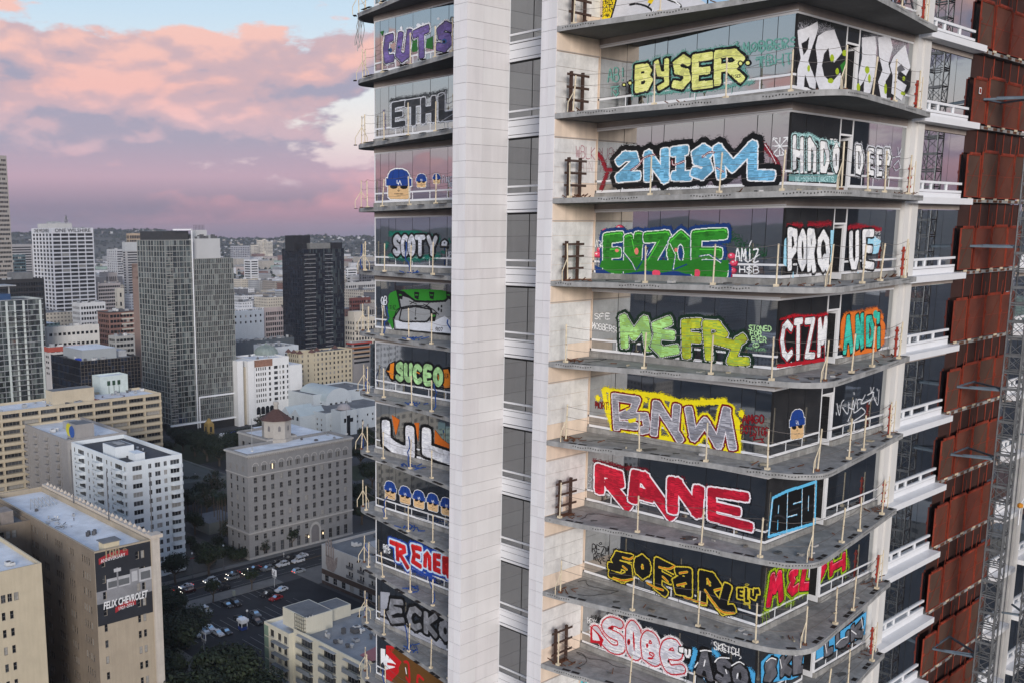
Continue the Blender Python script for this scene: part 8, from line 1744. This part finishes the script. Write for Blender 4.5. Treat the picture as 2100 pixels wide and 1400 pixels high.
for (D_, x0, y0, w_, d_, h_) in cand:
    cn = rf.choice(COLS); b = MB(); q = random.Random(int(x0*7+y0)); filler(b, x0, y0, x0+w_, y0+d_, h_, FM[cn], q)
    if q.random() < .3 and w_ > 30: filler(b, x0+w_*.25, y0+d_*.2, x0+w_*.7, y0+d_*.75, h_+q.uniform(3,8), FM[cn], q)
    tag(b.obj('city_block'), LAB[cn], 'building', cn+' distant blocks'); FOOT.append((x0, y0, x0+w_, y0+d_, h_))
b = MB()
for (D_, x0, y0, w_, d_, h_) in rest: filler(b, x0, y0, x0+w_, y0+d_, h_, FM[rf.choice(COLS)], rf)
# beyond them the plain reads as one mass of roofs and trees, in every direction
for _ in range(3600):
    D_ = math.sqrt(rf.uniform(1700**2, 4600**2)); t = rf.uniform(0, 2*math.pi) if rf.random() < .55 else R_(rf.uniform(44, 82)); x0, y0 = D_*math.cos(t), D_*math.sin(t); w_, d_ = rf.uniform(18,60), rf.uniform(18,60)
    h_ = rf.choice((5,6,7,8,10,13,18)) if rf.random() > .04 else rf.uniform(20,34); m = FM[rf.choice(COLS)]; b.box(x0, y0, 0, x0+w_, y0+d_, h_, m, False)
    if rf.random() < .6: b.q([(x0+1,y0+1,h_+.1),(x0+w_-1,y0+1,h_+.1),(x0+w_-1,y0+d_-1,h_+.1),(x0+1,y0+d_-1,h_+.1)], rf.choice((m_roofw, m_roofg, m_roofd)))
for _ in range(420):   # streets to the sides and behind, seen only in the glass
    t = rf.uniform(0, 2*math.pi); D_ = rf.uniform(330, 1700); x0, y0 = D_*math.cos(t), D_*math.sin(t)
    px_ = PX(x0, y0, 5)[0] if Vector((x0, y0, -100)).dot(FW) > 0 else -9e3
    if -500 < px_ < 3000 or (x0 > -10 and -30 < y0 < 330): continue
    b.box(x0, y0, 0, x0+rf.uniform(22,45), y0+rf.uniform(22,45), rf.choice((9,14,20,28,36,60)), FM[rf.choice(COLS)], False)
b.obj('distant_city', kind='stuff')
# ---- hills
m_hill = mat('hill_scrub', (.075,.075,.055), .95, .35, .012, fine=.0); b = MB(); rings = [4200,4500,4800,5100,5400,5800,6300,7000]; na = 240
def hn(a, k): return .5+.5*math.sin(a*k*1.0+k)*math.sin(a*k*.37+2*k)
def hill_z(a, r):
    dg = math.degrees(a) % 360; left = math.exp(-((dg-67)/6.5)**2); pk = 62+26*hn(a,23)+16*hn(a,61)+8*hn(a,131)+42*left+14*math.exp(-((dg-60.5)/1.6)**2)
    if not 40 < dg < 95: pk += 60*hn(a, 7)+40
    f = max(0, min(1, (r-4200)/1200)); f = f*f*(3-2*f); return pk*f*(.92+.16*hn(a*1.7+r*.003, 17)) if r < 5900 else pk*1.0
for r in rings:
    for i in range(na*3): a = 2*math.pi*i/(na*3); b.v.append((r*math.cos(a), r*math.sin(a), hill_z(a, r)-.5 if r > 4200 else -1))
n = na*3; mi = b.mi(m_hill)
for k in range(len(rings)-1):
    for i in range(n): j = (i+1) % n; b.f.append((k*n+i, (k+1)*n+i, (k+1)*n+j, k*n+j)); b.m.append(mi)
o = b.obj('hills', kind='structure', smooth=True)
b = MB(); mh = [FM['white'], FM['cream'], FM['beige'], FM['pinkish'], FM['white'], FM['taupe'], m_framew]; mt_ = [m_leaf, m_leaf2, m_leaf]
tb = MB()
for _ in range(3000):
    a = R_(rf.uniform(36, 86)); r = rf.uniform(4150, 5850); z = hill_z(a, r) if r > 4200 else 0; x, y = r*math.cos(a), r*math.sin(a)
    dg = math.degrees(a)
    if dg > 63.0 and rf.random() < .9: continue
    w_ = rf.uniform(7,15); b.box(x, y, z-6, x+w_, y+rf.uniform(7,15), z+rf.uniform(2,6), rf.choice(mh), False)
b.obj('hillside_houses', kind='stuff')
for _ in range(9000):
    a = R_(rf.uniform(36, 86)); r = rf.uniform(1900, 5900) if rf.random() < .5 else rf.uniform(4150, 5900); z = hill_z(a, r) if r > 4200 else 0; x, y = r*math.cos(a), r*math.sin(a); w_ = rf.uniform(5,13); h_ = rf.uniform(5,13)
    k = len(tb.v); m = rf.choice(mt_); mi = tb.mi(m)
    tb.v += [(x+w_*math.cos(t+z), y+w_*math.sin(t+z), z+rf.uniform(-1,2)) for t in (0,1.3,2.5,3.7,5.0)]+[(x+w_*.7*math.cos(t), y+w_*.7*math.sin(t), z+h_*rf.uniform(.7,1)) for t in (0,1.3,2.5,3.7,5.0)]+[(x,y,z+h_*1.15)]
    for q in range(5): e = (q+1) % 5; tb.f += [(k+q,k+e,k+5+e,k+5+q), (k+5+q,k+5+e,k+10)]; tb.m += [mi, mi]
tb.obj('distant_trees', kind='stuff')
# ---- sister tower, out of frame to the right: what the hoist-side glass mirrors
N_ = Bldg('sister_tower', 'dark unfinished sister tower mirrored in the hoist side glazing', (52, -30, 75, 1.5), 150, mat('sister_concrete', (.10,.10,.105), .8, .2, .2))
N_.finish(m_roofg, .5)
for k in range(46): N_.band('floor_slab', k*3.2+.4, k*3.2+.75, .9, m_conc, 'x')
# ---- evening haze over the basin
def haze(density):
    b = MB(); m = bpy.data.materials.new('haze_air'); m.use_nodes = True; n = m.node_tree.nodes; l = m.node_tree.links
    for q in list(n): n.remove(q)
    o = n.new('ShaderNodeOutputMaterial'); v = n.new('ShaderNodeVolumePrincipled'); v.inputs['Color'].default_value = (.80,.80,.88,1); v.inputs['Density'].default_value = density; v.inputs['Anisotropy'].default_value = .2; l.new(v.outputs[0], o.inputs['Volume'])
    b.box(-7600,-7600,-3, 7600,7600,190, m); return b.obj('haze', kind='stuff')
HAZE = 0.000065
if HAZE: haze(HAZE)
